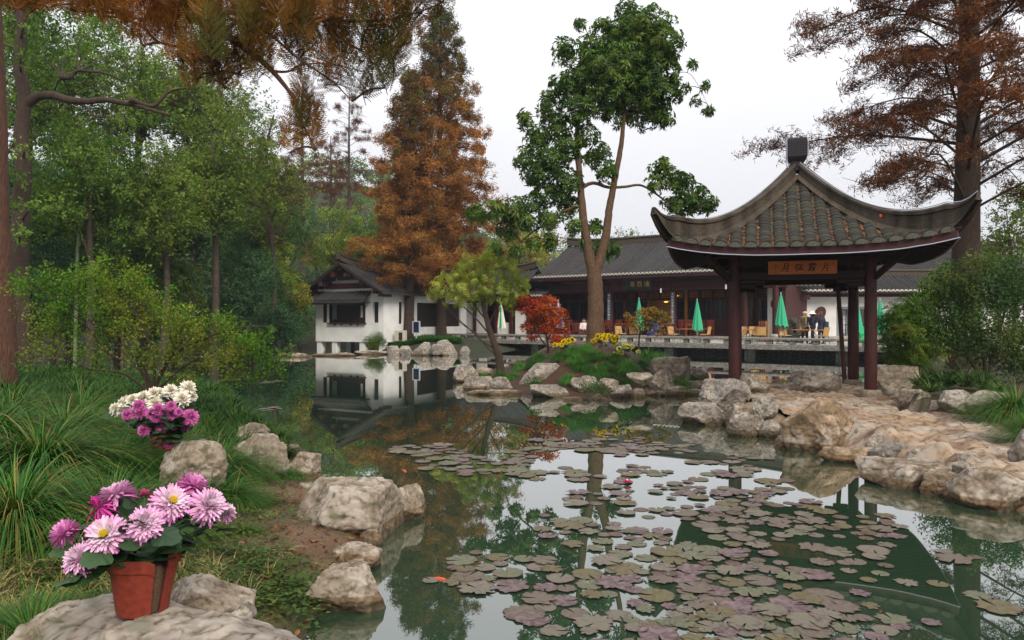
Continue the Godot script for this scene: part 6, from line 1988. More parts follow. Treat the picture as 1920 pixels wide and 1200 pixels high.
# ---------------------------------------------------------------- grasses
func tuft_mesh(n: int, r: float, l: float, w: float, bend: float, pal: Array, segs: int, spread := 1.0) -> ArrayMesh:
	var b := MB.new()
	for k in n:
		var a := rng.randf() * TAU
		var f := sqrt(rng.randf())
		var out := Vector3(cos(a), 0, sin(a))
		var d := (out * (0.15 + spread * f) + Vector3(0, 1.0 - 0.35 * f, 0) + rv(0.18)).normalized()
		var c: Color = pal[rng.randi() % pal.size()]
		b.col = c * rng.randf_range(0.7, 1.35)
		b.blade(out * r * f * 0.7, d, out, l * rng.randf_range(0.65, 1.15), w * rng.randf_range(0.7, 1.2), bend * rng.randf_range(0.7, 1.3), segs)
	return b.mesh()

func make_grasses() -> void:
	var bright := [Color(0.036, 0.115, 0.016), Color(0.052, 0.15, 0.020), Color(0.08, 0.19, 0.026), Color(0.04, 0.13, 0.024)]
	var mixed := [Color(0.028, 0.085, 0.014), Color(0.042, 0.115, 0.018), Color(0.065, 0.155, 0.022), Color(0.036, 0.10, 0.018), Color(0.028, 0.085, 0.016), Color(0.045, 0.12, 0.02), Color(0.19, 0.15, 0.04)]
	# mounds on the islet
	var kinds := []
	for k in 3:
		var shade := []
		for c in bright: shade.append(c * [0.75, 1.05, 1.35][k])
		kinds.append(tuft_mesh(1100, 0.17, 0.46, 0.010, 2.7, shade, 5, 1.1))
	var g := "round grass mounds on the islet"
	var list := [[650, 300, 160, "grass mound below the red maple"], [615, 328, 100, "small grass mound in front of the one below the red maple"], [520, 352, 120, "grass mound right of the willow trunk"], [375, 418, 125, "left one of two grass mounds before the willow trunk"], [470, 420, 115, "right one of two grass mounds before the willow trunk"], [255, 418, 95, "lowest leftmost grass mound behind the long pitted rock"],
		[800, 282, 140, "grass mound under the left yellow flowers"], [905, 240, 150, "grass mound between the two bright yellow flower clumps"], [1000, 222, 130, "topmost grass mound in front of the tall trunk"], [1030, 275, 125, "grass mound under the middle yellow flowers"], [1090, 262, 110, "grass mound right of the tall trunk's foot"], [920, 302, 140, "grass mound left of centre on the islet slope"], [970, 345, 150, "grass mound on the slope above the upright rounded rock"], [1070, 400, 185, "largest grass mound in the middle of the islet"], [870, 445, 140, "grass mound standing between tall boulder and upright rock"], [1180, 428, 100, "small grass mound right of the largest one"], [1135, 345, 115, "grass mound behind the largest one"], [1290, 368, 200, "wide grass mound below the pale yellow flowers"], [1195, 290, 130, "grass mound behind the pale yellow flowers"], [1440, 300, 190, "grass mound on the crest right of the orange maple"], [1530, 300, 150, "grass mound at the right end of the crest"], [1395, 330, 120, "grass mound left of the big sloping rock"], [1675, 372, 70, "fern-like tuft on the big sloping rock"], [580, 340, 80, "tiny grass mound at the foot of the cream rock"]]
	for i in list.size():
		var q: Array = list[i]
		var px: float = 840 + q[0] / 3.84
		var py: float = 600 + q[1] / 3.84
		var at := P(px, py, 20.0)
		for it in 170:   # along the sight line until it meets the soil
			at = P(px, py, 16.6 + 0.05 * it)
			if at.y <= ground(at.x, at.z) + 0.03: break
		var w: float = q[2] / 3.84 * -at.z / F
		var o := put("grass_mound", kinds[i % 3], M.grass)
		o.position = Vector3(at.x, at.y - 0.02, at.z)
		o.rotation.y = rng.randf() * TAU
		o.scale = Vector3(1, 1.75, 1) * w / 0.80
		tag(o, q[3], "grass mound", g)
	# long arching tufts on the left bank
	kinds = []
	for k in 3:
		kinds.append(tuft_mesh(1900, 0.32, 0.98, 0.010, 2.2, mixed, 6, 1.05))
	g = "long arching grass tufts on the left bank"
	list = [[205, 925, 5.15, 0.70, "big arching grass tuft right behind the broken red pot"], [30, 930, 4.95, 0.72, "big arching grass tuft at the left edge above the dry grass"], [80, 830, 6.2, 0.78, "arching grass tuft left of the pink flowers, second row"], [215, 810, 6.6, 0.62, "arching grass tuft whose blades touch the pink flowers"], [-20, 770, 6.7, 0.8, "arching grass tuft at the left edge, third row"], [120, 752, 7.6, 0.8, "arching grass tuft in the third row below the redwood trunk"], [235, 748, 8.2, 0.75, "arching grass tuft behind the white flowers"], [20, 725, 9.0, 0.85, "arching grass tuft nearest the redwood trunk"], [150, 712, 9.8, 0.85, "farthest arching tuft on top of the left bank"], [300, 770, 8.0, 0.6, "arching grass tuft between white flowers and the shrub stems"],
		[405, 830, 7.3, 0.62, "dark tuft hanging behind the block-like brown rock"], [388, 800, 8.0, 0.42, "tuft right of the white flowers by the water"], [438, 892, 6.3, 0.34, "short tuft right of the block-like brown rock"], [535, 868, 7.6, 0.22, "small tuft between two pale rocks at the water"], [455, 925, 5.5, 0.16, "tiny tuft growing from the bare soil"], [60, 1120, 3.5, 0.40, "short tuft at the lower left corner"], [10, 1180, 3.1, 0.36, "lowest tuft cut by the frame's corner"], [110, 1100, 3.75, 0.28, "short tuft beside the cracked tan rock"]]
	for i in list.size():
		var q: Array = list[i]
		var at := on_ground(q[0], q[2])
		var o := put("grass_tuft", kinds[i % 3], M.grass)
		o.position = at - Vector3(0, 0.03, 0)
		o.rotation.y = rng.randf() * TAU
		o.scale = Vector3.ONE * q[3] * 1.15
		tag(o, q[4], "grass tuft", g)
	# right bank: strap leaves and a weeping mound
	kinds = []
	var strap := [Color(0.035, 0.075, 0.022), Color(0.06, 0.11, 0.03), Color(0.10, 0.14, 0.04), Color(0.03, 0.06, 0.02)]
	for k in 2:
		kinds.append(tuft_mesh(150, 0.14, 0.62, 0.020, 1.7, strap, 5, 0.95))
	g = "strap-leaved clumps on the right bank"
	list = [[1728, 735, 13.4, 0.8, "strap-leaved clump at the left end above the tan rock"], [1770, 735, 13.2, 0.95, "strap-leaved clump above the left whitish rock"], [1810, 735, 13.0, 0.95, "strap-leaved clump above the gap in the whitish rocks"], [1845, 738, 12.8, 0.85, "strap-leaved clump above the right whitish rock"], [1745, 712, 14.6, 0.9, "strap-leaved clump in the back row under the nandina"], [1790, 708, 14.4, 1.0, "strap-leaved clump in the back row, middle"], [1835, 710, 14.2, 0.9, "strap-leaved clump in the back row below the big shrub"], [1705, 712, 15.2, 0.8, "strap-leaved clump behind the big brown boulder"], [1745, 755, 12.2, 0.62, "small strap-leaved clump between tan rock and left whitish rock"], [1700, 740, 13.2, 0.55, "small strap-leaved clump against the big brown boulder"], [1875, 750, 12.0, 0.7, "strap-leaved clump beside the dense weeping mound"]]
	for i in list.size():
		var q: Array = list[i]
		var o := put("strap_leaf_clump", kinds[i % 2], M.grass)
		o.position = on_ground(q[0], q[2]) + Vector3(0, 0.05, 0)
		o.rotation.y = rng.randf() * TAU
		o.scale = Vector3.ONE * q[3]
		tag(o, q[4], "strap-leaved plant", g)
	var weep := tuft_mesh(1700, 0.30, 0.95, 0.008, 2.3, mixed, 6, 1.0)
	for q in [[1905, 755, 10.6, 0.95, "dense weeping grass mound at the right edge of the path"], [1935, 800, 8.8, 0.6, "lower weeping grass mound spilling onto the right-edge rock"]]:
		var o := put("weeping_grass", weep, M.grass)
		o.position = on_ground(q[0], q[2]) + Vector3(0, 0.10, 0)
		o.scale = Vector3.ONE * q[3]
		tag(o, q[4], "grass mound", "weeping grass mounds on the right bank")
	# ribbon of low grass before the white house
	var low := tuft_mesh(160, 0.3, 0.45, 0.02, 1.6, bright, 3, 1.0)
	var xf := []
	var cols := PackedColorArray()
	for k in 260:
		var px := rng.randf_range(722, 858)
		var at := on_ground(px, rng.randf_range(40.6, 45.5))
		if at.y < 0.16: continue
		xf.append(Transform3D(Basis(Vector3.UP, rng.randf() * TAU).scaled(Vector3.ONE * rng.randf_range(0.7, 1.1)), at))
		var s := rng.randf_range(0.6, 1.0)
		cols.append(Color(s, s, s))
	tag(copies("low_grass", low, M.grass, xf, cols, self), "band of low dark grass on the shore before the white house", "grass")
	# the low green of the left bank behind the tufts
	xf = []
	cols = PackedColorArray()
	for k in 3000:
		var z := rng.randf_range(-6.0, -20.0)
		var x := rng.randf_range(-1.05, -0.22) * -z
		var h := ground(x, z)
		if h < 0.12 or edge_distance(Vector2(x, z), pond) < (1.2 if z > -8.6 else 0.3): continue
		xf.append(Transform3D(Basis(Vector3.UP, rng.randf() * TAU).scaled(Vector3.ONE * rng.randf_range(0.45, 0.95)), Vector3(x, h - 0.02, z)))
		var s := rng.randf_range(0.3, 0.75)
		cols.append(Color(s * rng.randf_range(0.9, 1.5), s, s * 0.9))
	tag(copies("bank_grass", low, M.grass, xf, cols, self), "low grass and sedge covering the left bank under the arching shrub", "grass")
	# short grass, dry and green, and creeping weeds
	var dry := tuft_mesh(16, 0.05, 0.13, 0.005, 1.6, [Color(0.22, 0.17, 0.06), Color(0.16, 0.15, 0.05), Color(0.07, 0.11, 0.03), Color(0.28, 0.22, 0.09)], 3, 1.3)
	xf = []
	cols = PackedColorArray()
	for k in 2600:
		var x := rng.randf_range(-4.2, -1.0)
		var z := rng.randf_range(-2.6, -5.2)
		var d := Vector2(x + 2.5, z + 4.0)
		if d.length() > 1.0 and rng.randf() > 0.12: continue
		if ground(x, z) < 0.12: continue
		xf.append(Transform3D(turned(Vector3.UP + rv(0.3), rng.randf() * TAU, rng.randf_range(0.7, 1.3)), Vector3(x, ground(x, z) - 0.005, z)))
		var s := rng.randf_range(0.7, 1.2)
		cols.append(Color(s, s, s))
	tag(copies("dry_grass", dry, M.grass, xf, cols, self), "short half-dry grass on the left bank below the tufts", "grass")
	var weed := MB.new()
	for k in 9:
		var a := GOLD * k
		var o := Vector3(cos(a), 0, sin(a)) * 0.022 * sqrt(k) + Vector3(0, 0.012 + 0.004 * (9 - k), 0)
		var d := (Vector3(cos(a), 0.35, sin(a)) + rv(0.3)).normalized()
		weed.col = Color.WHITE * rng.randf_range(0.7, 1.3)
		weed.leaf(o, d, d.cross(Vector3.UP).normalized(), 0.034, 0.026, 0.1, 0.1)
	var wm := weed.mesh()
	xf = []
	cols = PackedColorArray()
	for k in 800:
		var q: Array = [[-2.35, -6.2, 0.55, 0.8], [-1.6, -4.6, 0.5, 0.6], [-2.3, -5.2, 0.7, 0.6], [-1.25, -4.4, 0.45, 0.45], [-2.8, -7.3, 0.6, 0.6], [-2.6, -4.4, 0.9, 0.7]][rng.randi() % 6]
		var x: float = q[0] + rng.randfn(0, 0.5) * q[2]
		var z: float = q[1] + rng.randfn(0, 0.5) * q[3]
		var h := ground(x, z)
		if h < 0.03: continue
		xf.append(Transform3D(turned(Vector3.UP + rv(0.25), rng.randf() * TAU, rng.randf_range(0.6, 1.3)), Vector3(x, h, z)))
		cols.append(pick([Color(0.03, 0.07, 0.018), Color(0.06, 0.11, 0.025), Color(0.12, 0.15, 0.03)], Vector3(x, h, z), 3.0))
	tag(copies("weeds", wm, M.leaves, xf, cols, self), "creeping small-leaved weeds on the bare soil of the left bank", "weeds")
	g = "leafy ground cover between the islet rocks"
	for q in [[608, 478, 90, "dark leafy plant below the tall pale boulder"], [1005, 512, 60, "light green leafy plant at the foot of the upright rounded rock"], [1085, 512, 80, "ferny plant between the upright rock and the small whitish rock"], [1255, 470, 110, "dark ground cover above the squat grey rock"], [1430, 470, 100, "dark ground cover left of the blocky brown rock"], [1650, 465, 90, "dark ground cover below the big sloping rock"], [1750, 435, 80, "mossy plant on the dark rough rock"], [1700, 495, 40, "small bright fern at the islet's right tip"]]:
		var px: float = 840 + q[0] / 3.84
		var py: float = 600 + q[1] / 3.84
		var at := G(px, py, 0.22)
		var w: float = q[2] / 3.84 * -at.z / F
		blob_tree("ground_cover", q[3], "plant", Vector3(at.x, ground(at.x, at.z), at.z), [], [[at + Vector3(0, 0.05, 0), w * 0.5, 0.4], [at + Vector3(w * 0.3, 0.02, 0.1), w * 0.3, 0.5]], L.small, M.leaves,
			[Color(0.02, 0.06, 0.015), Color(0.04, 0.10, 0.02), Color(0.08, 0.16, 0.03)], M.twig, 420.0, g, 0.9, 0.6, false)


# ---------------------------------------------------------------- flowers
func petal(b: MB, o: Vector3, d: Vector3, up: Vector3, l: float, w: float, curl: float, c0: Color, c1: Color) -> void:
	var s := d.cross(up).normalized()
	var base := b.v.size()
	var p := o
	var dir := d
	for i in 4:
		var f := i / 3.0
		var ww: float = w * [0.35, 0.85, 1.0, 0.45][i] * 0.5
		var nn := s.cross(dir).normalized()
		var c := c0.lerp(c1, f)
		var cup := nn * ww * 0.5
		b.v.append(p - s * ww + cup); b.v.append(p - cup * 0.3); b.v.append(p + s * ww + cup)
		b.n.append((nn + s * 0.5).normalized()); b.n.append(nn); b.n.append((nn - s * 0.5).normalized())
		for k in 3: b.c.append(c)
		if i < 3:
			for k in 2:
				var a := base + i * 3 + k
				b.ix.append(a); b.ix.append(a + 4); b.ix.append(a + 1)
				b.ix.append(a); b.ix.append(a + 3); b.ix.append(a + 4)
			p += dir * l / 3.0
			dir = (dir + up * curl / 3.0).normalized()

func bloom_mesh(r: float, rings: int, per: int, c_in: Color, c_out: Color, eye: float, loose := 0.0, wide := 0.2) -> ArrayMesh:
	var b := MB.new()
	for j in rings:
		var f := float(j) / (rings - 1)
		var el := lerpf(-0.55 - loose * 0.4, 1.25 - eye * 0.45, f)
		for k in per:
			var a := TAU * (k + 0.5 * (j % 2) + rng.randf_range(-0.25, 0.25)) / per
			var e := el + rng.randf_range(-0.14, 0.14) * (1.0 + loose * 2.0)
			var flat := Vector3(cos(a), 0, sin(a))
			var d := (flat * cos(e) + Vector3.UP * sin(e)).normalized()
			var up := (Vector3.UP * cos(e) - flat * sin(e)).normalized()
			var l := r * lerpf(0.95, 0.62 - eye * 0.15, f) * rng.randf_range(0.8, 1.12)
			var tone := rng.randf_range(0.85, 1.12)
			petal(b, d * r * 0.12 + flat * eye * r * 0.12 * f, d, up, l, r * wide * rng.randf_range(0.8, 1.15), rng.randf_range(-0.2, 0.75) - loose * 0.6, (c_in * tone).lerp(c_out * tone, 0.35 * (1.0 - f)), c_out.lerp(c_in, f * 0.75) * tone)
	if eye > 0.4:
		b.col = lin(0.55, 0.36, 0.02)
		for k in 40:
			var a := GOLD * k
			var q := sqrt(k / 40.0) * r * 0.18
			b.box(Transform3D(turned(Vector3(cos(a) * q * 4, 1, sin(a) * q * 4), a), Vector3(cos(a) * q, r * 0.30 - q * 0.3, sin(a) * q)), Vector3(0.1, 0.25, 0.1) * r * 0.4)
	return b.mesh()

func lobed_leaf(l: float) -> ArrayMesh:
	var b := MB.new()
	var rim := PackedVector3Array()
	for k in 15:
		var f := k / 14.0
		var a := (f - 0.5) * 2.0 * 2.5
		var rr := l * (0.42 + 0.20 * absf(cos(a * 2.2)) + 0.34 * pow(maxf(cos(a * 0.5), 0.0), 6.0))
		rim.append(Vector3(sin(a) * rr * 0.85, 0.03 * l * sin(k * 2.1) - 0.08 * l * sin(a) * sin(a), l * 0.45 + cos(a) * rr * 0.9 - l * 0.1))
	var o := Vector3(0, 0.02 * l, l * 0.35)
	for k in 14:
		b.col = lin(1, 1, 1) * (0.9 + 0.2 * (k % 2))
		b.tri(o, rim[k], rim[k + 1])
	b.col = lin(1.5, 1.5, 1.2)
	b.quad(Vector3(-0.004, 0.012 * l, 0), Vector3(0.004, 0.012 * l, 0), Vector3(0.002, 0.035 * l, l * 0.9), Vector3(-0.002, 0.035 * l, l * 0.9))
	return b.mesh()

func stem_to(o: Node3D, a: Vector3, b: Vector3, r := 0.004) -> void:
	var m := MB.new()
	m.col = lin(0.045, 0.085, 0.025)
	limb(m, [a, a.lerp(b, 0.5) + Vector3(0, 0.03, 0) + rv(0.01), b], r, r * 0.8, 6, 0.0, 4)
	put("stem", m.mesh(), M.plain, o)

# blooms: [column, row, distance, radius in pixels, mesh, tilt]
func mum_plant(o: Node3D, root: Vector3, blooms: Array, leaf: ArrayMesh, n_leaf: int, leaf_r: float) -> void:
	var spots := []
	for q in blooms:
		var at: Vector3 = P(q[0], q[1], q[2]) - o.position
		var out := (at - root) * Vector3(1, 0.25, 1)
		var tow := (Vector3(0, EYE, 0) - o.position - at).normalized()
		var axis: Vector3 = (out.normalized() * 0.6 + Vector3.UP * 0.5 + tow * q[5]).normalized()
		var m := put("blossom", q[4], M.petals, o)
		m.transform = Transform3D(turned(axis, rng.randf() * TAU, q[3] * 1.02 * q[2] / F / 0.1), at)
		stem_to(o, root + rv(0.02), at - axis * 0.012, 0.0035)
		spots.append(at - axis * 0.05)
	for k in n_leaf:
		var s: Vector3 = spots[k % spots.size()]
		var at := s.lerp(root + Vector3(0, 0.06, 0), pow(rng.randf(), 1.2) * 0.85) + unit() * Vector3(1, 0.5, 1) * leaf_r * rng.randf_range(0.3, 1.0) - Vector3(0, 0.025, 0)
		var out := ((at - root) * Vector3(1, 0.2, 1)).normalized() + rv(0.6) + Vector3(0, -0.15, 0)
		var z := out.normalized()
		var up := (Vector3.UP + rv(0.5)).normalized()
		var x := up.cross(z).normalized()
		var m := put("leaf", leaf, M.mum_leaf if k % 3 else M.mum_leaf_dark, o)
		m.transform = Transform3D(Basis(x, z.cross(x), z).scaled_local(Vector3.ONE * rng.randf_range(0.7, 1.2)), at)

func make_flowers() -> void:
	leaf_mat("mum_leaf", lin(0.3, 0.4, 0.15), 0.6).albedo_color = lin(0.035, 0.078, 0.026).linear_to_srgb()
	leaf_mat("mum_leaf_dark", lin(0.3, 0.4, 0.15), 0.6).albedo_color = lin(0.022, 0.052, 0.022).linear_to_srgb()
	var white := lin(0.80, 0.70, 0.76)
	var pink := lin(0.70, 0.17, 0.50)
	var mesh_pale := bloom_mesh(0.1, 8, 27, white, lin(0.72, 0.26, 0.58), 0.2, 0.12, 0.165)
	var mesh_pink := bloom_mesh(0.1, 8, 27, lin(0.74, 0.42, 0.65), pink, 0.1, 0.12, 0.165)
	var mesh_eye := bloom_mesh(0.1, 6, 25, white, lin(0.70, 0.20, 0.54), 1.0, 0.12, 0.17)
	var mesh_deep := bloom_mesh(0.1, 3, 13, lin(0.55, 0.06, 0.30), lin(0.58, 0.05, 0.32), 0.0, 1.0, 0.16)
	var mesh_bud := bloom_mesh(0.1, 4, 9, lin(0.5, 0.10, 0.22), lin(0.42, 0.05, 0.16), 0.0, -0.9, 0.3)
	var leaf := lobed_leaf(0.10)
	# the broken red pot
	var base := P(268, 1143, 3.36)
	var o := thing("potted_chrysanthemum", "broken red plastic pot of large pink and white chrysanthemums on the great flat rock", "potted plant", base)
	var b := MB.new()
	var hgt := 0.265
	var gap := PI / 2 - 0.96   # angle of the split, turned from +x towards +z
	var n := 44
	var prof := [[0.108, 0.0, 0], [0.112, 0.012, 0], [0.136, 0.205, 0], [0.146, 0.208, 0], [0.151, 0.262, 0], [0.152, 0.265, 0], [0.146, 0.265, 1], [0.130, 0.205, 1], [0.104, 0.014, 1], [0.0, 0.012, 1]]
	for part in 2:
		var from := gap + 0.20 if part == 0 else gap - 0.62
		var to := gap + TAU - 0.62 if part == 0 else gap - 0.13
		if part == 1: b = MB.new()
		var pts := PackedVector3Array()
		for q in prof:
			for i in n:
				var a := lerpf(to, from, float(i) / (n - 1))
				var edge := minf(absf(a - from), absf(a - to))
				a += 0.035 * sin(q[1] * 47.0 + part * 2.0) * exp(-edge * 5.0)
				var r: float = q[0] + (0.022 * (q[1] / hgt) if part == 1 else 0.0) + 0.010 * exp(-edge * 7.0) * q[1] / hgt
				var y: float = q[1] + (0.012 * q[1] / hgt if part == 1 else 0.0) - 0.004 * sin(a * 3.0) * q[1] / hgt
				if q[1] > 0.2: y -= 0.016 * exp(-edge * 9.0) * (1.0 if part == 0 else -0.4)
				if q[0] < 0.01 and part == 1: r = 0.10
				pts.append(Vector3(cos(a) * r, y, sin(a) * r))
		b.sheet(n, prof.size(), pts)
		if part == 0:
			for i in 2: pass
		put("pot_wall" if part == 0 else "split_piece", b.mesh(), M.pot, o)
	var soil := MB.new()
	var sp := PackedVector3Array()
	for q in [[0.095, 0.015], [0.118, 0.17], [0.115, 0.215], [0.05, 0.235], [0.0, 0.24]]:
		for k in 24:
			var a := -TAU * k / 24.0
			var r: float = q[0] * (1.0 + 0.06 * sin(k * 2.3 + q[1] * 40.0))
			sp.append(Vector3(cos(a) * r, q[1] + 0.01 * sin(k * 1.7), sin(a) * r))
	soil.sheet(24, 5, sp, true)
	put("soil", soil.mesh(), M.root_soil, o)
	var z := 3.36
	mum_plant(o, Vector3(0, 0.22, 0), [[121, 999, 3.30, 29, mesh_pink, -0.2], [149, 1048, 3.18, 32, mesh_pale, 0.5], [197, 1003, 3.16, 41, mesh_eye, 0.7], [186, 951, 3.38, 34, mesh_deep, 0.1], [217, 925, 3.48, 38, mesh_eye, 0.25], [271, 928, 3.50, 14, mesh_bud, 0.0], [271, 982, 3.16, 34, mesh_pale, 0.7], [322, 941, 3.34, 38, mesh_eye, 0.8], [362, 911, 3.52, 31, mesh_pink, 0.1], [391, 948, 3.34, 36, mesh_pale, 0.6], [424, 960, 3.42, 21, mesh_pale, 0.1]], leaf, 120, 0.075)
	# the pair of pots farther up the bank
	var mesh_pom := bloom_mesh(0.1, 8, 22, lin(0.68, 0.25, 0.52), lin(0.60, 0.10, 0.40), 0.0, -0.2, 0.2)
	var mesh_white := bloom_mesh(0.1, 7, 20, lin(0.80, 0.76, 0.60), lin(0.80, 0.79, 0.72), 0.0, 0.5, 0.2)
	base = P(322, 842, 6.45)
	o = thing("potted_chrysanthemum", "pot of small deep pink chrysanthemums standing on the block-like brown rock", "potted plant", base, 0.0, "pots of chrysanthemums up the left bank")
	var pm := MB.new()
	pm.lathe([Vector2(0, 0), Vector2(0.07, 0), Vector2(0.095, 0.16), Vector2(0.102, 0.16), Vector2(0.104, 0.19), Vector2(0.094, 0.19), Vector2(0.085, 0.16), Vector2(0, 0.155)], 22)
	put("pot", pm.mesh(), M.pot, o)
	var list := []
	for q in [[239, 777, 12], [260, 760, 12], [264, 773, 13], [283, 776, 10], [297, 768, 13], [292, 783, 10], [321, 761, 10], [324, 776, 12], [335, 772, 8], [357, 782, 16], [346, 797, 12], [271, 805, 13], [304, 800, 13], [319, 831, 12], [288, 815, 6], [327, 802, 5]]:
		list.append([q[0], q[1], 6.3 + rng.randf_range(-0.12, 0.12), q[2], mesh_pom, 0.5])
	mum_plant(o, Vector3(0, 0.12, 0), list, leaf, 90, 0.07)
	base = P(300, 800, 7.05)
	base.y = 0.55
	o = thing("potted_chrysanthemum", "pot of large creamy white chrysanthemums behind the pink ones", "potted plant", base, 0.0, "pots of chrysanthemums up the left bank")
	put("pot", pm.mesh(), M.pot, o)
	list = []
	for q in [[218, 766, 14], [236, 756, 17], [250, 750, 15], [270, 746, 17], [290, 738, 15], [320, 733, 15], [353, 727, 16], [341, 748, 17], [292, 757, 17], [232, 768, 12], [300, 736, 11], [362, 744, 9]]:
		list.append([q[0], q[1], 6.95 + rng.randf_range(-0.12, 0.12), q[2], mesh_white, 0.5])
	mum_plant(o, Vector3(0, 0.15, 0), list, leaf, 60, 0.07)
	# yellow clumps on the islet
	var yel := bloom_mesh(0.1, 6, 12, lin(0.62, 0.48, 0.02), lin(0.66, 0.50, 0.015), 0.0, -0.2, 0.34)
	var pale := bloom_mesh(0.1, 4, 13, lin(0.62, 0.62, 0.10), lin(0.60, 0.62, 0.16), 0.3, 0.4, 0.26)
	var g := "yellow chrysanthemum clumps on the islet"
	var small := lobed_leaf(0.12)
	for c in [[1057, 668, 21.2, "small row of yellow chrysanthemums left of the tall trunk", yel, [[1041, 649, 6], [1049, 648, 4], [1053, 649, 5], [1057, 643, 6], [1062, 645, 4], [1066, 641, 6], [1073, 639, 6], [1059, 640, 4]]],
		[1136, 660, 20.6, "arched row of bright yellow chrysanthemums before the tall trunk", yel, [[1112, 641, 5], [1118, 639, 5], [1121, 632, 6], [1127, 635, 5], [1133, 637, 7], [1135, 631, 6], [1142, 632, 6], [1148, 633, 5], [1151, 639, 6], [1156, 633, 6], [1156, 640, 5], [1126, 630, 4], [1152, 646, 5]]],
		[1172, 674, 19.8, "loose clump of pale lemon chrysanthemums right of the bright yellow row", pale, [[1161, 656, 7], [1166, 664, 6], [1155, 664, 6], [1174, 650, 7], [1180, 655, 7], [1185, 651, 6], [1197, 662, 6], [1170, 647, 5]]]]:
		base = P(c[0], c[1], c[2])
		base.y = ground(base.x, base.z)
		o = thing("chrysanthemum_clump", c[3], "flowers", base, 0.0, g)
		list = []
		for q in c[5]: list.append([q[0], q[1] - 2, c[2] - 0.5 + rng.randf_range(-0.25, 0.25), q[2] * 0.95, c[4], 0.4])
		mum_plant(o, Vector3(0, 0.05, 0), list, small, 26, 0.12)


# ---------------------------------------------------------------- lily pads and small things on the water
func pad_mesh(k: int) -> ArrayMesh:
	var b := MB.new()
	var p := PackedVector3Array()
	var cc := PackedColorArray()
	var seg := 34
	var ragged := 0.03 + 0.07 * (k % 3)
	var curl := [0.015, 0.05, 0.10, 0.02, 0.03][k % 5] as float
	var c0: Color = [lin(0.17, 0.115, 0.115), lin(0.19, 0.20, 0.12), lin(0.25, 0.175, 0.18), lin(0.125, 0.165, 0.07), lin(0.16, 0.095, 0.05)][k % 5]
	var c1: Color = [lin(0.20, 0.17, 0.10), lin(0.24, 0.17, 0.155), lin(0.13, 0.075, 0.075), lin(0.22, 0.19, 0.13), lin(0.17, 0.18, 0.06)][k % 5]
	for j in 7:
		var f: float = [0.0, 0.22, 0.45, 0.68, 0.86, 0.96, 1.0][j]
		for i in seg + 1:
			var a := lerpf(0.13, TAU - 0.13, float(i) / seg)
			var v := 1.0 + ragged * noise.get_noise_2d(cos(a) * 2.2 + k * 7.0, sin(a) * 2.2) * 3.0 * f - (0.10 * pow(maxf(0.0, noise.get_noise_2d(k * 3.1, a * 3.0) - 0.1), 1.0) * f if k % 3 == 1 else 0.0)
			var r := f * v
			var vein := absf(sin(a * 6.5))
			var y := 0.012 + 0.010 * (1.0 - vein) * f * (1.0 - f) + curl * smoothstep(0.7, 1.0, f) * (0.5 + 0.9 * noise.get_noise_2d(a * 1.1, k * 5.0 + 2.0)) + 0.014 * noise.get_noise_2d(cos(a) * f * 3.0 + k, sin(a) * f * 3.0)
			p.append(Vector3(cos(a) * r, maxf(y, 0.006), -sin(a) * r))
			var c := c0.lerp(c1, clampf(0.5 + noise.get_noise_2d(cos(a) * f * 2.2 + k * 9.0, sin(a) * f * 2.2) * 2.4, 0, 1))
			c = c.lerp(lin(0.24, 0.20, 0.16), (1.0 - smoothstep(0.0, 0.16, vein)) * 0.5 * f)
			c = c.lerp(lin(0.05, 0.032, 0.02), smoothstep(0.25, 0.5, noise.get_noise_2d(cos(a) * f * 4.0 - k * 5.0, sin(a) * f * 4.0)) * 0.8)
			if f > 0.9: c = c.lerp(lin(0.09, 0.035, 0.03), 0.55)
			cc.append(c)
	b.sheet(seg + 1, 7, p, false, cc)
	return b.mesh()

const ORD := ["first", "second", "third", "fourth", "fifth", "sixth", "seventh", "eighth", "ninth", "tenth", "eleventh", "twelfth", "thirteenth", "fourteenth", "fifteenth", "sixteenth", "seventeenth", "eighteenth", "nineteenth", "twentieth"]

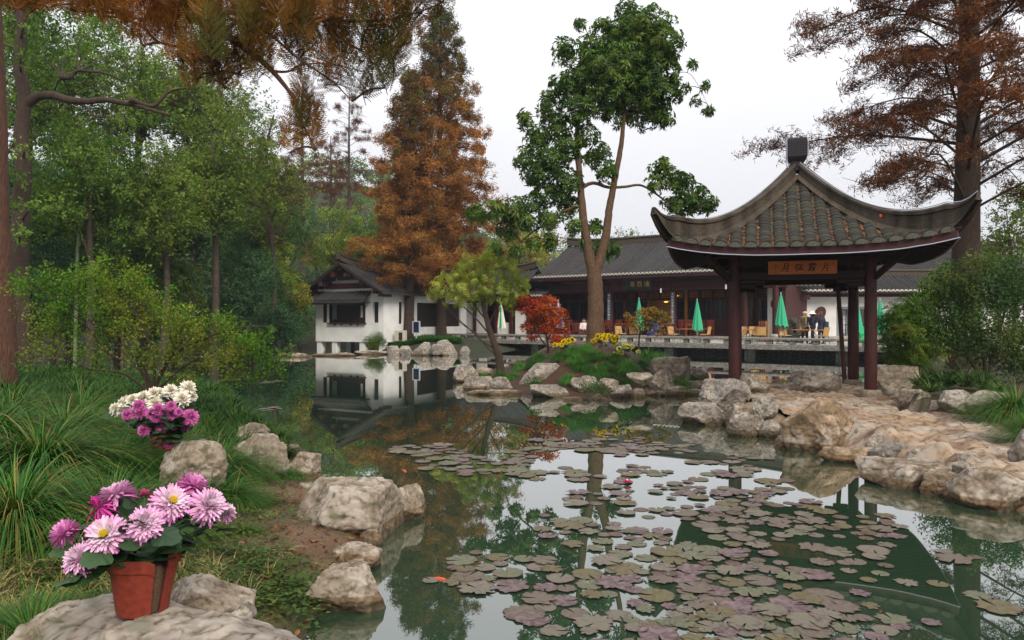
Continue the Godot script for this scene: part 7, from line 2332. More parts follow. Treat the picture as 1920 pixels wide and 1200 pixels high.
func make_lilies() -> void:
	var kinds := []
	for k in 15: kinds.append(pad_mesh(k))
	var hue := ["purple-brown", "mottled green-grey", "mauve", "olive green", "rusty wet"]
	# beds in the photograph: column, row, half width, half height, how many
	var beds := [[835, 868, 90, 20, 20], [930, 852, 110, 18, 27], [1060, 838, 110, 14, 28], [1150, 832, 90, 12, 21], [1030, 872, 130, 20, 21], [1180, 850, 70, 10, 12],
		[1290, 868, 60, 16, 12], [1320, 905, 110, 18, 21], [1400, 925, 110, 25, 21], [1180, 905, 110, 22, 15], [1120, 950, 150, 20, 12], [1230, 960, 130, 25, 21], [1100, 990, 120, 18, 15],
		[1330, 985, 160, 26, 31], [1460, 965, 80, 28, 15], [1240, 1020, 110, 20, 12], [1380, 1040, 130, 30, 31], [1000, 1065, 150, 22, 16], [890, 1080, 50, 22, 6], [1180, 1080, 130, 22, 16], [1330, 1090, 130, 28, 20], [1450, 1090, 90, 40, 15],
		[1280, 1150, 130, 34, 16], [1430, 1165, 110, 30, 12], [1560, 1025, 70, 26, 10], [1640, 1020, 70, 30, 10], [1530, 1070, 60, 14, 3], [1690, 1080, 60, 25, 6], [1800, 1050, 60, 25, 3], [1580, 1160, 90, 30, 6], [1890, 1125, 50, 14, 2], [1560, 985, 60, 20, 6], [983, 1150, 2, 2, 1], [475, 720, 70, 14, 12], [470, 768, 40, 6, 6], [1480, 712, 36, 6, 6]]
	var placed := []
	var bands := {}
	for bed in beds:
		var made := 0
		for attempt in bed[4] * 14:
			if made >= bed[4]: break
			var px: float = bed[0] + rng.randfn(0, 0.55) * bed[2]
			var py: float = bed[1] + rng.randfn(0, 0.55) * bed[3]
			var at := G(px, py)
			if made > 0 and attempt % 5:   # pads crowd round those already there
				var near: Array = placed[placed.size() - 1 - rng.randi() % mini(made, 4)]
				var way := rng.randf() * TAU
				at = Vector3(near[0] + cos(way) * 0.2, 0, near[1] + sin(way) * 0.2)
				px = 960.0 - at.x / at.z * F
				py = HY - EYE / at.z * F
			if at.z < -30.0 or edge_distance(Vector2(at.x, at.z), pond) > -0.12: continue
			var r := lerpf(0.05, 0.132, pow(rng.randf(), 1.2)) * (1.0 if at.z > -8.0 else 1.15)
			var ok := true
			for q in placed:
				if Vector2(at.x - q[0], at.z - q[1]).length() < (r + q[2]) * rng.randf_range(0.4, 0.85):
					ok = false
					break
			if not ok: continue
			placed.append([at.x, at.z, r, px, py])
			made += 1
	var rows := [[0, 780, "in the far strip by the left bank"], [780, 836, "in the farthest row of the raft"], [836, 850, "in the raft's second farthest row"], [850, 866, "in the raft's third farthest row"], [866, 884, "in the row with the orange fish"], [884, 905, "just beyond the pink water lily"], [905, 930, "in the row of the pink water lily"], [930, 952, "just nearer than the pink water lily"], [952, 972, "in the sixth row from the near end"], [972, 1000, "in the fifth row from the near end"], [1000, 1035, "in the fourth row from the near end"], [1035, 1075, "in the third row from the near end"], [1075, 1125, "in the second row from the near end"], [1125, 1300, "in the row nearest the viewer"]]
	placed.sort_custom(func(a, b): return a[2] / -a[1] > b[2] / -b[1])
	var rest := []
	var tints := PackedColorArray()
	var shown := placed.slice(0, 290)
	for q in placed.slice(290):
		rest.append(Transform3D(turned(Vector3.UP + rv(0.012), rng.randf() * TAU, q[2]), Vector3(q[0], 0.002 + 0.004 * (rest.size() % 3), q[1])))
		tints.append([lin(1.1, 1.1, 1.15), lin(0.8, 0.95, 0.7), lin(0.9, 0.75, 0.75), lin(0.7, 0.65, 0.5)][rng.randi() % 4])
	tag(copies("small_lily_pads", kinds[0], M.lily_pad, rest, tints, self), "many small lily pads farther out and between the large ones", "lily pads")
	shown.sort_custom(func(a, b): return a[3] < b[3])
	for n in shown.size():
		var q: Array = shown[n]
		var k := rng.randi() % 15
		var where := ""
		for w in rows:
			if q[4] >= w[0] and q[4] < w[1]: where = w[2]
		var key: String = hue[k % 5] + where
		bands[key] = bands.get(key, 0) + 1
		var nth: String = ORD[mini(bands[key] - 1, 19)]
		var o := put("lily_pad", kinds[k], M.lily_pad)
		o.transform = Transform3D(turned(Vector3.UP + rv(0.012), rng.randf() * TAU, q[2]), Vector3(q[0], 0.003 + 0.004 * (n % 3), q[1]))
		tag(o, "%s %s lily pad from the left %s" % [nth, hue[k % 5], where], "lily pad", "lily pads on the pond")
	# pink water lily
	var at := G(1176, 908)
	var fl := thing("water_lily", "small crumpled pink and white water lily on a pad", "flower", at)
	var b := MB.new()
	for j in 3:
		for k in 9:
			var a := TAU * (k + 0.5 * j) / 9.0
			var e := 0.25 + 0.35 * j
			var d := Vector3(cos(a) * cos(e), sin(e), sin(a) * cos(e))
			petal(b, Vector3(0, 0.012, 0), d, Vector3.UP, 0.058 - 0.008 * j, 0.026, 0.5, lin(0.75, 0.35, 0.45), lin(0.60, 0.03, 0.12))
	put("petals", b.mesh(), M.petals, fl)
	b = MB.new()
	b.col = lin(0.75, 0.6, 0.6)
	b.lathe([Vector2(0, 0.02), Vector2(0.018, 0.03), Vector2(0.014, 0.05), Vector2(0, 0.055)], 10)
	put("heart", b.mesh(), M.petals, fl)
	# carp showing at the surface
	for q in [[757, 883, 0.5, "orange carp by the left end of the lily raft"], [824, 1087, 1.3, "small red carp left of the near lily pads"]]:
		at = G(q[0], q[1])
		var fish := thing("carp", q[3], "fish", at + Vector3(0, -0.012, 0), q[2], "carp in the pond")
		b = MB.new()
		b.col = lin(0.45, 0.065, 0.02)
		var pts := PackedVector3Array()
		for i in 9:
			var f := i / 8.0
			var r := 0.026 * sin(PI * (0.08 + 0.86 * f)) + 0.002
			for k in 12:
				var a := TAU * k / 12.0
				pts.append(Vector3(sin(a) * r * 0.7 + 0.01 * sin(f * 3.0), cos(a) * r, -0.09 + 0.18 * f))
		b.sheet(12, 9, pts, true)
		put("body", b.mesh(), M.glossy, fish)
		b = MB.new()
		b.col = lin(0.5, 0.14, 0.06)
		for e in [-1, 1]:
			b.tri(Vector3(0, 0.0, 0.085), Vector3(e * 0.035, 0.012, 0.15), Vector3(0, 0.0, 0.125))
		put("tail_fin", b.mesh(), M.glossy, fish)

func make_litter() -> void:
	# single red-brown sprigs dropped by the redwood on the left bank
	var k := 0
	var kinds := []
	for v in 3:
		var b := MB.new()
		for i in 60:
			var f := i / 60.0
			var o := Vector3(0.02 * sin(f * 6.0 + v), 0.006 + rng.randf() * 0.01, -0.14 + 0.28 * f)
			var d := Vector3(rng.randf_range(-1, 1), rng.randf_range(-0.05, 0.25), 0.7).normalized()
			b.col = lin(0.21, 0.060, 0.028) * rng.randf_range(0.55, 1.3)
			b.leaf(o, d, d.cross(Vector3.UP).normalized(), rng.randf_range(0.03, 0.06), 0.008)
		kinds.append(b.mesh())
	for q in [[430, 918, 1.2, 1.5, "long red-brown sprig near the block-like brown rock"], [470, 928, 1.9, 1.4, "red-brown sprig beside the tiny grass tuft"], [530, 936, 1.6, 1.5, "red-brown sprig pointing at the large flat boulder"], [570, 930, 1.7, 1.0, "red-brown sprig touching the low ledge"], [395, 1022, 1.1, 1.0, "red-brown sprig just right of the pot"], [465, 1032, 1.4, 1.1, "red-brown sprig in the middle of the bare soil"], [545, 1020, 1.5, 0.8, "bright red sprig near the wet soil"], [500, 1062, 0.4, 0.7, "red-brown sprig among the weeds"], [545, 1090, 0.9, 0.7, "red-brown sprig at the edge of the shallows"]]:
		var at := G(q[0], q[1], 0.2)
		at.y = ground(at.x, at.z)
		var o := put("fallen_sprig", kinds[k % 3], M.needles)
		o.position = at
		o.rotation.y = q[2]
		o.scale = Vector3.ONE * q[3]
		tag(o, q[4], "fallen twig", "fallen redwood sprigs on the left bank")
		k += 1
	# leaves and needles strewn about
	var lf := MB.new()
	lf.leaf(Vector3(0, 0.004, -0.02), Vector3(0, 0.12, 1).normalized(), Vector3.RIGHT, 0.045, 0.022, 0.1, 0.2)
	var xf := []
	var cols := PackedColorArray()
	for i in 5200:
		var x := 0.0
		var z := 0.0
		var h := 0.0
		if i % 4 == 0:
			x = rng.randf_range(-0.8, 5.0); z = rng.randf_range(-16.8, -24.0)
			h = ground(x, z) + 0.012
			if h < 0.05: continue
		elif i % 4 == 1:
			x = rng.randf_range(5.0, 13.0); z = rng.randf_range(-6.5, -17.0)
			var d := edge_distance(Vector2(x, z), pond)
			if d < 0.0 or rng.randf() > 0.5: continue
			h = lerpf(-0.25, 0.27, smoothstep(-0.15, 0.7, d)) + 0.06
		else:
			x = rng.randf_range(-4.5, -0.95); z = rng.randf_range(-3.6, -8.0)
			h = ground(x, z) + 0.004
			if h < 0.03: continue
		xf.append(Transform3D(turned(Vector3.UP + rv(0.5), rng.randf() * TAU, rng.randf_range(0.5, 1.3)), Vector3(x, h, z)))
		cols.append([lin(0.24, 0.085, 0.035), lin(0.16, 0.055, 0.03), lin(0.34, 0.17, 0.06), lin(0.10, 0.06, 0.035), lin(0.36, 0.26, 0.08)][rng.randi() % 5] * rng.randf_range(0.6, 1.2))
	tag(copies("leaf_litter", lf.mesh(), M.needles, xf, cols, self), "fallen red and brown leaves strewn on the banks and islet", "fallen leaves")


# ---------------------------------------------------------------- figures: tapered capsules joined with a smooth minimum, meshed as surface nets
func body_mesh(bones: Array, cell: float, k: float) -> ArrayMesh:
	var lo := Vector3.ONE * 99.0
	var hi := -lo
	for q in bones:
		for e in 2:
			var r: float = q[2 + e] + cell * 2.0
			lo = lo.min(q[e] - Vector3.ONE * r)
			hi = hi.max(q[e] + Vector3.ONE * r)
	var n := Vector3i(((hi - lo) / cell).ceil()) + Vector3i.ONE
	var f := PackedFloat32Array()
	f.resize(n.x * n.y * n.z)
	f.fill(9.0)
	for q in bones:
		var a: Vector3 = q[0]
		var b: Vector3 = q[1]
		var ra: float = q[2]
		var rb: float = q[3]
		var m := maxf(ra, rb) + cell * 2.5 + k
		var i0 := Vector3i(((a.min(b) - Vector3.ONE * m - lo) / cell).floor()).clamp(Vector3i.ZERO, n - Vector3i.ONE)
		var i1 := Vector3i(((a.max(b) + Vector3.ONE * m - lo) / cell).ceil()).clamp(Vector3i.ZERO, n - Vector3i.ONE)
		var e := b - a
		var ee := maxf(e.length_squared(), 1e-8)
		for z in range(i0.z, i1.z + 1):
			for y in range(i0.y, i1.y + 1):
				for x in range(i0.x, i1.x + 1):
					var p := lo + Vector3(x, y, z) * cell - a
					var t := clampf(p.dot(e) / ee, 0.0, 1.0)
					var d := (p - e * t).length() - lerpf(ra, rb, t)
					var at := (z * n.y + y) * n.x + x
					var o := f[at]
					var h := clampf(0.5 + 0.5 * (o - d) / k, 0.0, 1.0)
					f[at] = lerpf(o, d, h) - k * h * (1.0 - h)
	var b := MB.new()
	var cells := {}
	for z in n.z - 1:
		for y in n.y - 1:
			for x in n.x - 1:
				var at := (z * n.y + y) * n.x + x
				var sum := Vector3.ZERO
				var cnt := 0
				var g := []
				for c in 8:
					g.append(f[at + (c & 1) + ((c >> 1) & 1) * n.x + (c >> 2) * n.x * n.y])
				for c in 8:
					for ax in 3:
						var d := c | (1 << ax)
						if d == c or (g[c] < 0.0) == (g[d] < 0.0): continue
						var t: float = g[c] / (g[c] - g[d])
						sum += Vector3(c & 1, (c >> 1) & 1, c >> 2).lerp(Vector3(d & 1, (d >> 1) & 1, d >> 2), t)
						cnt += 1
				if cnt == 0: continue
				cells[at] = b.v.size()
				var p := lo + (Vector3(x, y, z) + sum / cnt) * cell
				b.v.append(p)
				b.n.append(Vector3.ZERO)
				var best := 9.0
				var col := Color.WHITE
				for q in bones:
					var e: Vector3 = q[1] - q[0]
					var t := clampf((p - q[0]).dot(e) / maxf(e.length_squared(), 1e-8), 0.0, 1.0)
					var d: float = (p - q[0] - e * t).length() - lerpf(q[2], q[3], t)
					if d < best:
						best = d
						col = q[4]
				b.c.append(col)
	var st := [1, n.x, n.x * n.y]
	for at in cells:
		var x: int = at % n.x
		var y: int = (at / n.x) % n.y
		var z: int = at / (n.x * n.y)
		for ax in 3:
			var u: int = (ax + 1) % 3
			var w: int = (ax + 2) % 3
			var s: Array = [x, y, z]
			if s[u] == 0 or s[w] == 0: continue
			var g0 := f[at]
			var g1 := f[at + st[ax]]
			if (g0 < 0.0) == (g1 < 0.0): continue
			if not (cells.has(at - st[u]) and cells.has(at - st[w]) and cells.has(at - st[u] - st[w])): continue
			var q := [cells[at], cells[at - st[u]], cells[at - st[u] - st[w]], cells[at - st[w]]]
			if g0 >= 0.0: q.reverse()
			for t in [[0, 1, 2], [0, 2, 3]]:
				var i: int = q[t[0]]; var j: int = q[t[1]]; var l: int = q[t[2]]
				var nn := (b.v[j] - b.v[i]).cross(b.v[l] - b.v[i])
				b.n[i] += nn; b.n[j] += nn; b.n[l] += nn
				b.ix.append(i); b.ix.append(l); b.ix.append(j)
	for i in b.n.size(): b.n[i] = b.n[i].normalized()
	return b.mesh()

const SKIN := Color(0.42, 0.24, 0.16)

func head_bones(at: Vector3, face: Vector3, hair: Color) -> Array:
	var s := face.cross(Vector3.UP).normalized()
	var up := s.cross(face).normalized()
	return [[at, at + up * 0.035, 0.088, 0.092, SKIN], [at - up * 0.07 + face * 0.03, at - up * 0.02 + face * 0.02, 0.055, 0.075, SKIN], [at + face * 0.095 + up * 0.01, at + face * 0.112 - up * 0.02, 0.012, 0.017, SKIN],
		[at + s * 0.092 + up * 0.01, at + s * 0.094 - up * 0.03, 0.018, 0.014, SKIN], [at - s * 0.092 + up * 0.01, at - s * 0.094 - up * 0.03, 0.018, 0.014, SKIN],
		[at + face * 0.078 + s * 0.034 + up * 0.022, at + face * 0.079 + s * 0.036 + up * 0.022, 0.014, 0.014, lin(0.03, 0.02, 0.02)], [at + face * 0.078 - s * 0.034 + up * 0.022, at + face * 0.079 - s * 0.036 + up * 0.022, 0.014, 0.014, lin(0.03, 0.02, 0.02)],
		[at + face * 0.084 + s * 0.02 - up * 0.055, at + face * 0.084 - s * 0.02 - up * 0.055, 0.009, 0.009, lin(0.25, 0.09, 0.08)],
		[at + up * 0.055 - face * 0.03, at - face * 0.045 - up * 0.04, 0.098, 0.085, hair], [at + up * 0.085 + face * 0.02, at + up * 0.08 - face * 0.04, 0.07, 0.085, hair]]

func hand_bones(w: Vector3, d: Vector3, side: Vector3) -> Array:
	var r := [[w, w + d * 0.06, 0.026, 0.032, SKIN]]
	for k in 4:
		var o := w + d * 0.07 + side * (k - 1.5) * 0.017
		r.append([o, o + d * (0.075 - 0.008 * absf(k - 1.3)) - Vector3(0, 0.02, 0), 0.010, 0.008, SKIN])
	r.append([w + d * 0.02 + side * 0.03, w + d * 0.075 + side * 0.055, 0.011, 0.009, SKIN])
	return r

# joints: a dictionary of named points in the figure's own axes (+z is forward)
func person(label: String, at: Vector3, turn: float, j: Dictionary, top: Color, trousers: Color, hair: Color, shoe := Color(0.02, 0.018, 0.016), coat := 0.0) -> Node3D:
	var o := thing("person", label, "person", at, turn, "people on the terrace")
	var bones := []
	bones.append([j.hip, j.waist, 0.150, 0.140, trousers if coat == 0.0 else top])
	bones.append([j.waist, j.chest, 0.150, 0.165, top])
	bones.append([j.chest, j.neck - Vector3(0, 0.06, 0), 0.165, 0.10, top])
	bones.append([j.neck - Vector3(0, 0.08, 0), j.head - Vector3(0, 0.06, 0), 0.055, 0.05, SKIN])
	for s in ["l", "r"]:
		var e := 1.0 if s == "l" else -1.0
		bones.append([j["sh_" + s], j["el_" + s], 0.066, 0.052, top])
		bones.append([j.chest + Vector3(0, 0.07, 0), j["sh_" + s], 0.11, 0.075, top])
		bones.append([j["el_" + s], j["wr_" + s], 0.052, 0.038, top])
		bones.append([j["hp_" + s], j["kn_" + s], 0.095, 0.066, trousers])
		bones.append([j["kn_" + s], j["an_" + s], 0.066, 0.048, trousers])
		bones.append([j["an_" + s] - Vector3(0, 0.03, 0.03), j["an_" + s] + (j.get("toe", Vector3(0, -0.045, 0.15)) as Vector3), 0.045, 0.036, shoe])
		if coat > 0.0:
			bones.append([j["hp_" + s], j["hp_" + s] + Vector3(0, -coat, 0.0), 0.13, 0.14, top])
	put("body", body_mesh(bones, 0.028, 0.035), M.cloth, o)
	var parts := head_bones(j.head, (j.face as Vector3).normalized(), hair)
	put("head", body_mesh(parts, 0.011, 0.012), M.cloth, o)
	for s in ["l", "r"]:
		var d: Vector3 = (j["wr_" + s] - j["el_" + s]).normalized()
		put("hand", body_mesh(hand_bones(j["wr_" + s], d, d.cross(Vector3.UP if absf(d.y) < 0.8 else Vector3.BACK).normalized()), 0.009, 0.008), M.cloth, o)
	return o

func stand_joints(lean: Vector3, arm_l: Array, arm_r: Array, face: Vector3) -> Dictionary:
	return {"hip": Vector3(0, 0.86, 0), "waist": Vector3(0, 1.02, 0) + lean * 0.3, "chest": Vector3(0, 1.22, 0) + lean * 0.7, "neck": Vector3(0, 1.40, 0) + lean, "head": Vector3(0, 1.50, 0.02) + lean, "face": face,
		"sh_l": Vector3(0.17, 1.32, 0) + lean, "sh_r": Vector3(-0.17, 1.32, 0) + lean, "el_l": arm_l[0], "wr_l": arm_l[1], "el_r": arm_r[0], "wr_r": arm_r[1],
		"hp_l": Vector3(0.085, 0.84, 0), "hp_r": Vector3(-0.085, 0.84, 0), "kn_l": Vector3(0.10, 0.46, 0.03), "kn_r": Vector3(-0.10, 0.46, 0.0), "an_l": Vector3(0.11, 0.08, 0.02), "an_r": Vector3(-0.11, 0.08, -0.04)}

func sit_joints(back: float) -> Dictionary:
	return {"hip": Vector3(0, 0.50, 0), "waist": Vector3(0, 0.66, -0.06 - back * 0.3), "chest": Vector3(0, 0.86, -0.10 - back * 0.7), "neck": Vector3(0, 1.04, -0.12 - back), "head": Vector3(0, 1.15, -0.10 - back), "face": Vector3(0, -0.05, 1),
		"sh_l": Vector3(0.17, 0.97, -0.1 - back * 0.9), "sh_r": Vector3(-0.17, 0.97, -0.1 - back * 0.9), "el_l": Vector3(0.23, 0.70, 0.02), "wr_l": Vector3(0.12, 0.66, 0.24), "el_r": Vector3(-0.23, 0.70, 0.02), "wr_r": Vector3(-0.12, 0.66, 0.24),
		"hp_l": Vector3(0.09, 0.50, 0.02), "hp_r": Vector3(-0.09, 0.50, 0.02), "kn_l": Vector3(0.11, 0.50, 0.42), "kn_r": Vector3(-0.11, 0.50, 0.42), "an_l": Vector3(0.11, 0.08, 0.46), "an_r": Vector3(-0.12, 0.08, 0.40)}


# ---------------------------------------------------------------- things on the terrace
func umbrella(label: String, px: float, t: float, top: float, cols: Array, flare := 0.24, fl := 0.56) -> void:
	var s := deck_s(px, t)
	var at := D(s, t, fl)
	var z := -at.z
	var h := EYE - (top - HY) * z / F - fl
	var o := thing("parasol", label, "parasol", at, 0.0, "closed parasols on the terrace")
	var c := MB.new()
	var n := 48
	var rows := 12
	var low := h - 1.68
	var p := PackedVector3Array()
	var cc := PackedColorArray()
	var tw := rng.randf() * 2.0
	for j in rows:
		var f := float(j) / (rows - 1)
		for k in n:
			var a := -TAU * k / n
			var fold := cos(a * 8.0 + tw * f)
			var r := (0.015 + flare * pow(1.0 - f, 0.85)) * (1.0 + 0.20 * fold) * (1.0 + 0.10 * sin(a * 1.0 + tw))
			var y := low + 1.68 * f + (0.06 * fold - 0.05 * sin(a + tw) if j == 0 else 0.0) - (0.05 if j == 1 and fold > 0 else 0.0)
			p.append(Vector3(cos(a) * r, y, sin(a) * r))
			cc.append(cols[int(floorf(fposmod(k + 3, n) * 8.0 / n)) % cols.size()])
	c.sheet(n, rows, p, true, cc)
	put("canopy", c.mesh(), M.cloth, o)
	var pole := MB.new()
	pole.col = lin(0.62, 0.62, 0.6)
	pole.tube(PackedVector3Array([Vector3(0, 0, 0), Vector3(0, h + 0.06, 0)]), PackedFloat32Array([0.024, 0.02]), 10)
	put("pole", pole.mesh(), M.glossy, o)
	var b := MB.new()
	b.col = lin(0.3, 0.29, 0.27)
	b.lathe([Vector2(0, 0), Vector2(0.24, 0), Vector2(0.24, 0.07), Vector2(0.08, 0.1), Vector2(0.04, 0.25), Vector2(0, 0.25)], 20)
	put("base", b.mesh(), M.plain, o)

func wood_chair(label: String) -> Node3D:
	var o := thing("wooden_chair", label, "chair", Vector3.ZERO, 0.0, "dark red wooden chairs before the tea hall")
	var b := MB.new()
	b.box(Transform3D(Basis.IDENTITY, Vector3(0, 0.45, 0)), Vector3(0.46, 0.05, 0.44), 0.008)
	put("seat", b.mesh(), M.chair_wood, o)
	b = MB.new()
	b.box(Transform3D(Basis.IDENTITY, Vector3(0, 0.98, -0.22)), Vector3(0.50, 0.10, 0.035), 0.01)
	b.box(Transform3D(Basis.IDENTITY, Vector3(0, 0.72, -0.21)), Vector3(0.17, 0.44, 0.022), 0.005)
	for e in [-1, 1]:
		b.box(Transform3D(Basis.IDENTITY, Vector3(e * 0.215, 0.70, -0.215)), Vector3(0.04, 0.47, 0.035))
		b.box(Transform3D(Basis.IDENTITY, Vector3(e * 0.135, 0.70, -0.212)), Vector3(0.02, 0.47, 0.02))
	put("backrest", b.mesh(), M.chair_wood, o)
	for q in [[-1, -1], [1, -1], [1, 1], [-1, 1]]:
		b = MB.new()
		b.box(Transform3D(Basis.IDENTITY, Vector3(q[0] * 0.20, 0.212, q[1] * 0.19)), Vector3(0.042, 0.424, 0.042), 0.004)
		put("leg", b.mesh(), M.chair_wood, o)
	return o

func wood_table(label: String) -> Node3D:
	var o := thing("wooden_table", label, "table", Vector3.ZERO, 0.0, "dark red wooden tables before the tea hall")
	var b := MB.new()
	b.box(Transform3D(Basis.IDENTITY, Vector3(0, 0.76, 0)), Vector3(0.9, 0.05, 0.9), 0.008)
	b.box(Transform3D(Basis.IDENTITY, Vector3(0, 0.70, 0)), Vector3(0.82, 0.07, 0.82))
	put("table_top", b.mesh(), M.table_wood, o)
	for q in [[-1, -1], [1, -1], [1, 1], [-1, 1]]:
		b = MB.new()
		b.box(Transform3D(Basis.IDENTITY, Vector3(q[0] * 0.38, 0.332, q[1] * 0.38)), Vector3(0.065, 0.664, 0.065), 0.004)
		put("leg", b.mesh(), M.table_wood, o)
	return o

func cane_chair(label: String) -> Node3D:
	var o := thing("cane_armchair", label, "chair", Vector3.ZERO, 0.0, "cane armchairs along the rail")
	var b := MB.new()
	b.col = lin(0.42, 0.25, 0.10)
	b.box(Transform3D(Basis.IDENTITY, Vector3(0, 0.43, 0.02)), Vector3(0.5, 0.045, 0.46), 0.015)
	put("seat", b.mesh(), M.plain, o)
	b = MB.new()
	b.col = lin(0.44, 0.26, 0.10)
	var p := PackedVector3Array()
	for j in 5:
		for i in 13:
			var a := lerpf(0.35, PI - 0.35, i / 12.0)
			p.append(Vector3(cos(a) * 0.29, 0.44 + 0.105 * j, -sin(a) * 0.24 - 0.03 - 0.02 * j))
	b.sheet(13, 5, p)
	var q := PackedVector3Array()
	for j in 5:
		for i in 13:
			q.append(p[j * 13 + 12 - i] * Vector3(0.94, 1, 0.94))
	b.sheet(13, 5, q)
	put("backrest", b.mesh(), M.plain, o)
	for e in [-1, 1]:
		b = MB.new()
		b.col = lin(0.045, 0.08, 0.075)
		b.tube(smooth_path([Vector3(e * 0.27, 0.84, -0.12), Vector3(e * 0.31, 0.70, 0.05), Vector3(e * 0.30, 0.64, 0.24), Vector3(e * 0.27, 0.42, 0.26), Vector3(e * 0.26, 0.01, 0.30)], 4), _const(17, 0.014), 6)
		put("arm", b.mesh(), M.glossy, o)
		b = MB.new()
		b.col = lin(0.03, 0.05, 0.045)
		b.tube(PackedVector3Array([Vector3(e * 0.24, 0.44, -0.2), Vector3(e * 0.26, 0.005, -0.26)]), _const(2, 0.014), 6)
		put("leg", b.mesh(), M.glossy, o)
	return o

func _const(n: int, v: float) -> PackedFloat32Array:
	var r := PackedFloat32Array()
	r.resize(n)
	r.fill(v)
	return r

func fold_table(label: String, w: float) -> Node3D:
	var o := thing("folding_table", label, "table", Vector3.ZERO, 0.0, "orange-topped folding tables along the rail")
	var b := MB.new()
	b.col = lin(0.42, 0.13, 0.045)
	b.box(Transform3D(Basis.IDENTITY, Vector3(0, 0.72, 0)), Vector3(w, 0.035, 0.7), 0.008)
	put("table_top", b.mesh(), M.glossy, o)
	for e in [-1, 1]:
		for s in [-1, 1]:
			b = MB.new()
			b.col = lin(0.03, 0.05, 0.045)
			b.tube(PackedVector3Array([Vector3(e * w * 0.42 - 0.26 * s, 0.70, 0.26), Vector3(e * w * 0.42 + 0.26 * s, 0.01, 0.26)]), _const(2, 0.013), 6)
			put("leg", b.mesh(), M.glossy, o)
	return o

func lion(label: String, at: Vector3, turn: float, s: float) -> void:
	var o := thing("stone_lion", label, "statue", at, turn, "stone guardian lions")
	var c := lin(0.20, 0.21, 0.19)
	var b := MB.new()
	b.col = c
	b.box(Transform3D(Basis.IDENTITY, Vector3(0, 0.06, 0)), Vector3(0.62, 0.12, 0.82), 0.015)
	b.box(Transform3D(Basis.IDENTITY, Vector3(0, 0.24, 0)), Vector3(0.52, 0.24, 0.70), 0.015)
	b.box(Transform3D(Basis.IDENTITY, Vector3(0, 0.40, 0)), Vector3(0.62, 0.08, 0.80), 0.015)
	put("pedestal", b.mesh(), M.deck_stone, o)
	var bones := [[Vector3(0, 0.62, -0.18), Vector3(0, 0.88, 0.10), 0.17, 0.16, c], [Vector3(0, 0.88, 0.1), Vector3(0, 1.08, 0.16), 0.15, 0.17, c], [Vector3(0, 1.06, 0.24), Vector3(0, 1.00, 0.34), 0.12, 0.09, c], [Vector3(0, 1.02, 0.08), Vector3(0, 1.14, 0.08), 0.19, 0.15, c],
		[Vector3(0, 0.6, -0.32), Vector3(0, 0.95, -0.34), 0.05, 0.09, c]]
	for e in [-1, 1]:
		bones.append([Vector3(e * 0.13, 0.84, 0.16), Vector3(e * 0.13, 0.50, 0.22), 0.075, 0.06, c])
		bones.append([Vector3(e * 0.13, 0.49, 0.22), Vector3(e * 0.13, 0.48, 0.32), 0.06, 0.05, c])
		bones.append([Vector3(e * 0.17, 0.62, -0.16), Vector3(e * 0.19, 0.56, 0.02), 0.13, 0.09, c])
		bones.append([Vector3(e * 0.19, 0.5, 0.0), Vector3(e * 0.19, 0.48, 0.12), 0.06, 0.05, c])
		bones.append([Vector3(e * 0.12, 1.22, 0.14), Vector3(e * 0.15, 1.26, 0.12), 0.045, 0.03, c])
		for k in 4:
			var a := 0.5 + k * 0.75
			bones.append([Vector3(e * 0.16 * sin(a), 1.07 + 0.17 * cos(a), 0.04), Vector3(e * 0.20 * sin(a), 1.07 + 0.2 * cos(a), -0.02), 0.05, 0.045, c])
	put("lion", body_mesh(bones, 0.026, 0.03), M.deck_stone, o)
	o.scale = Vector3.ONE * s

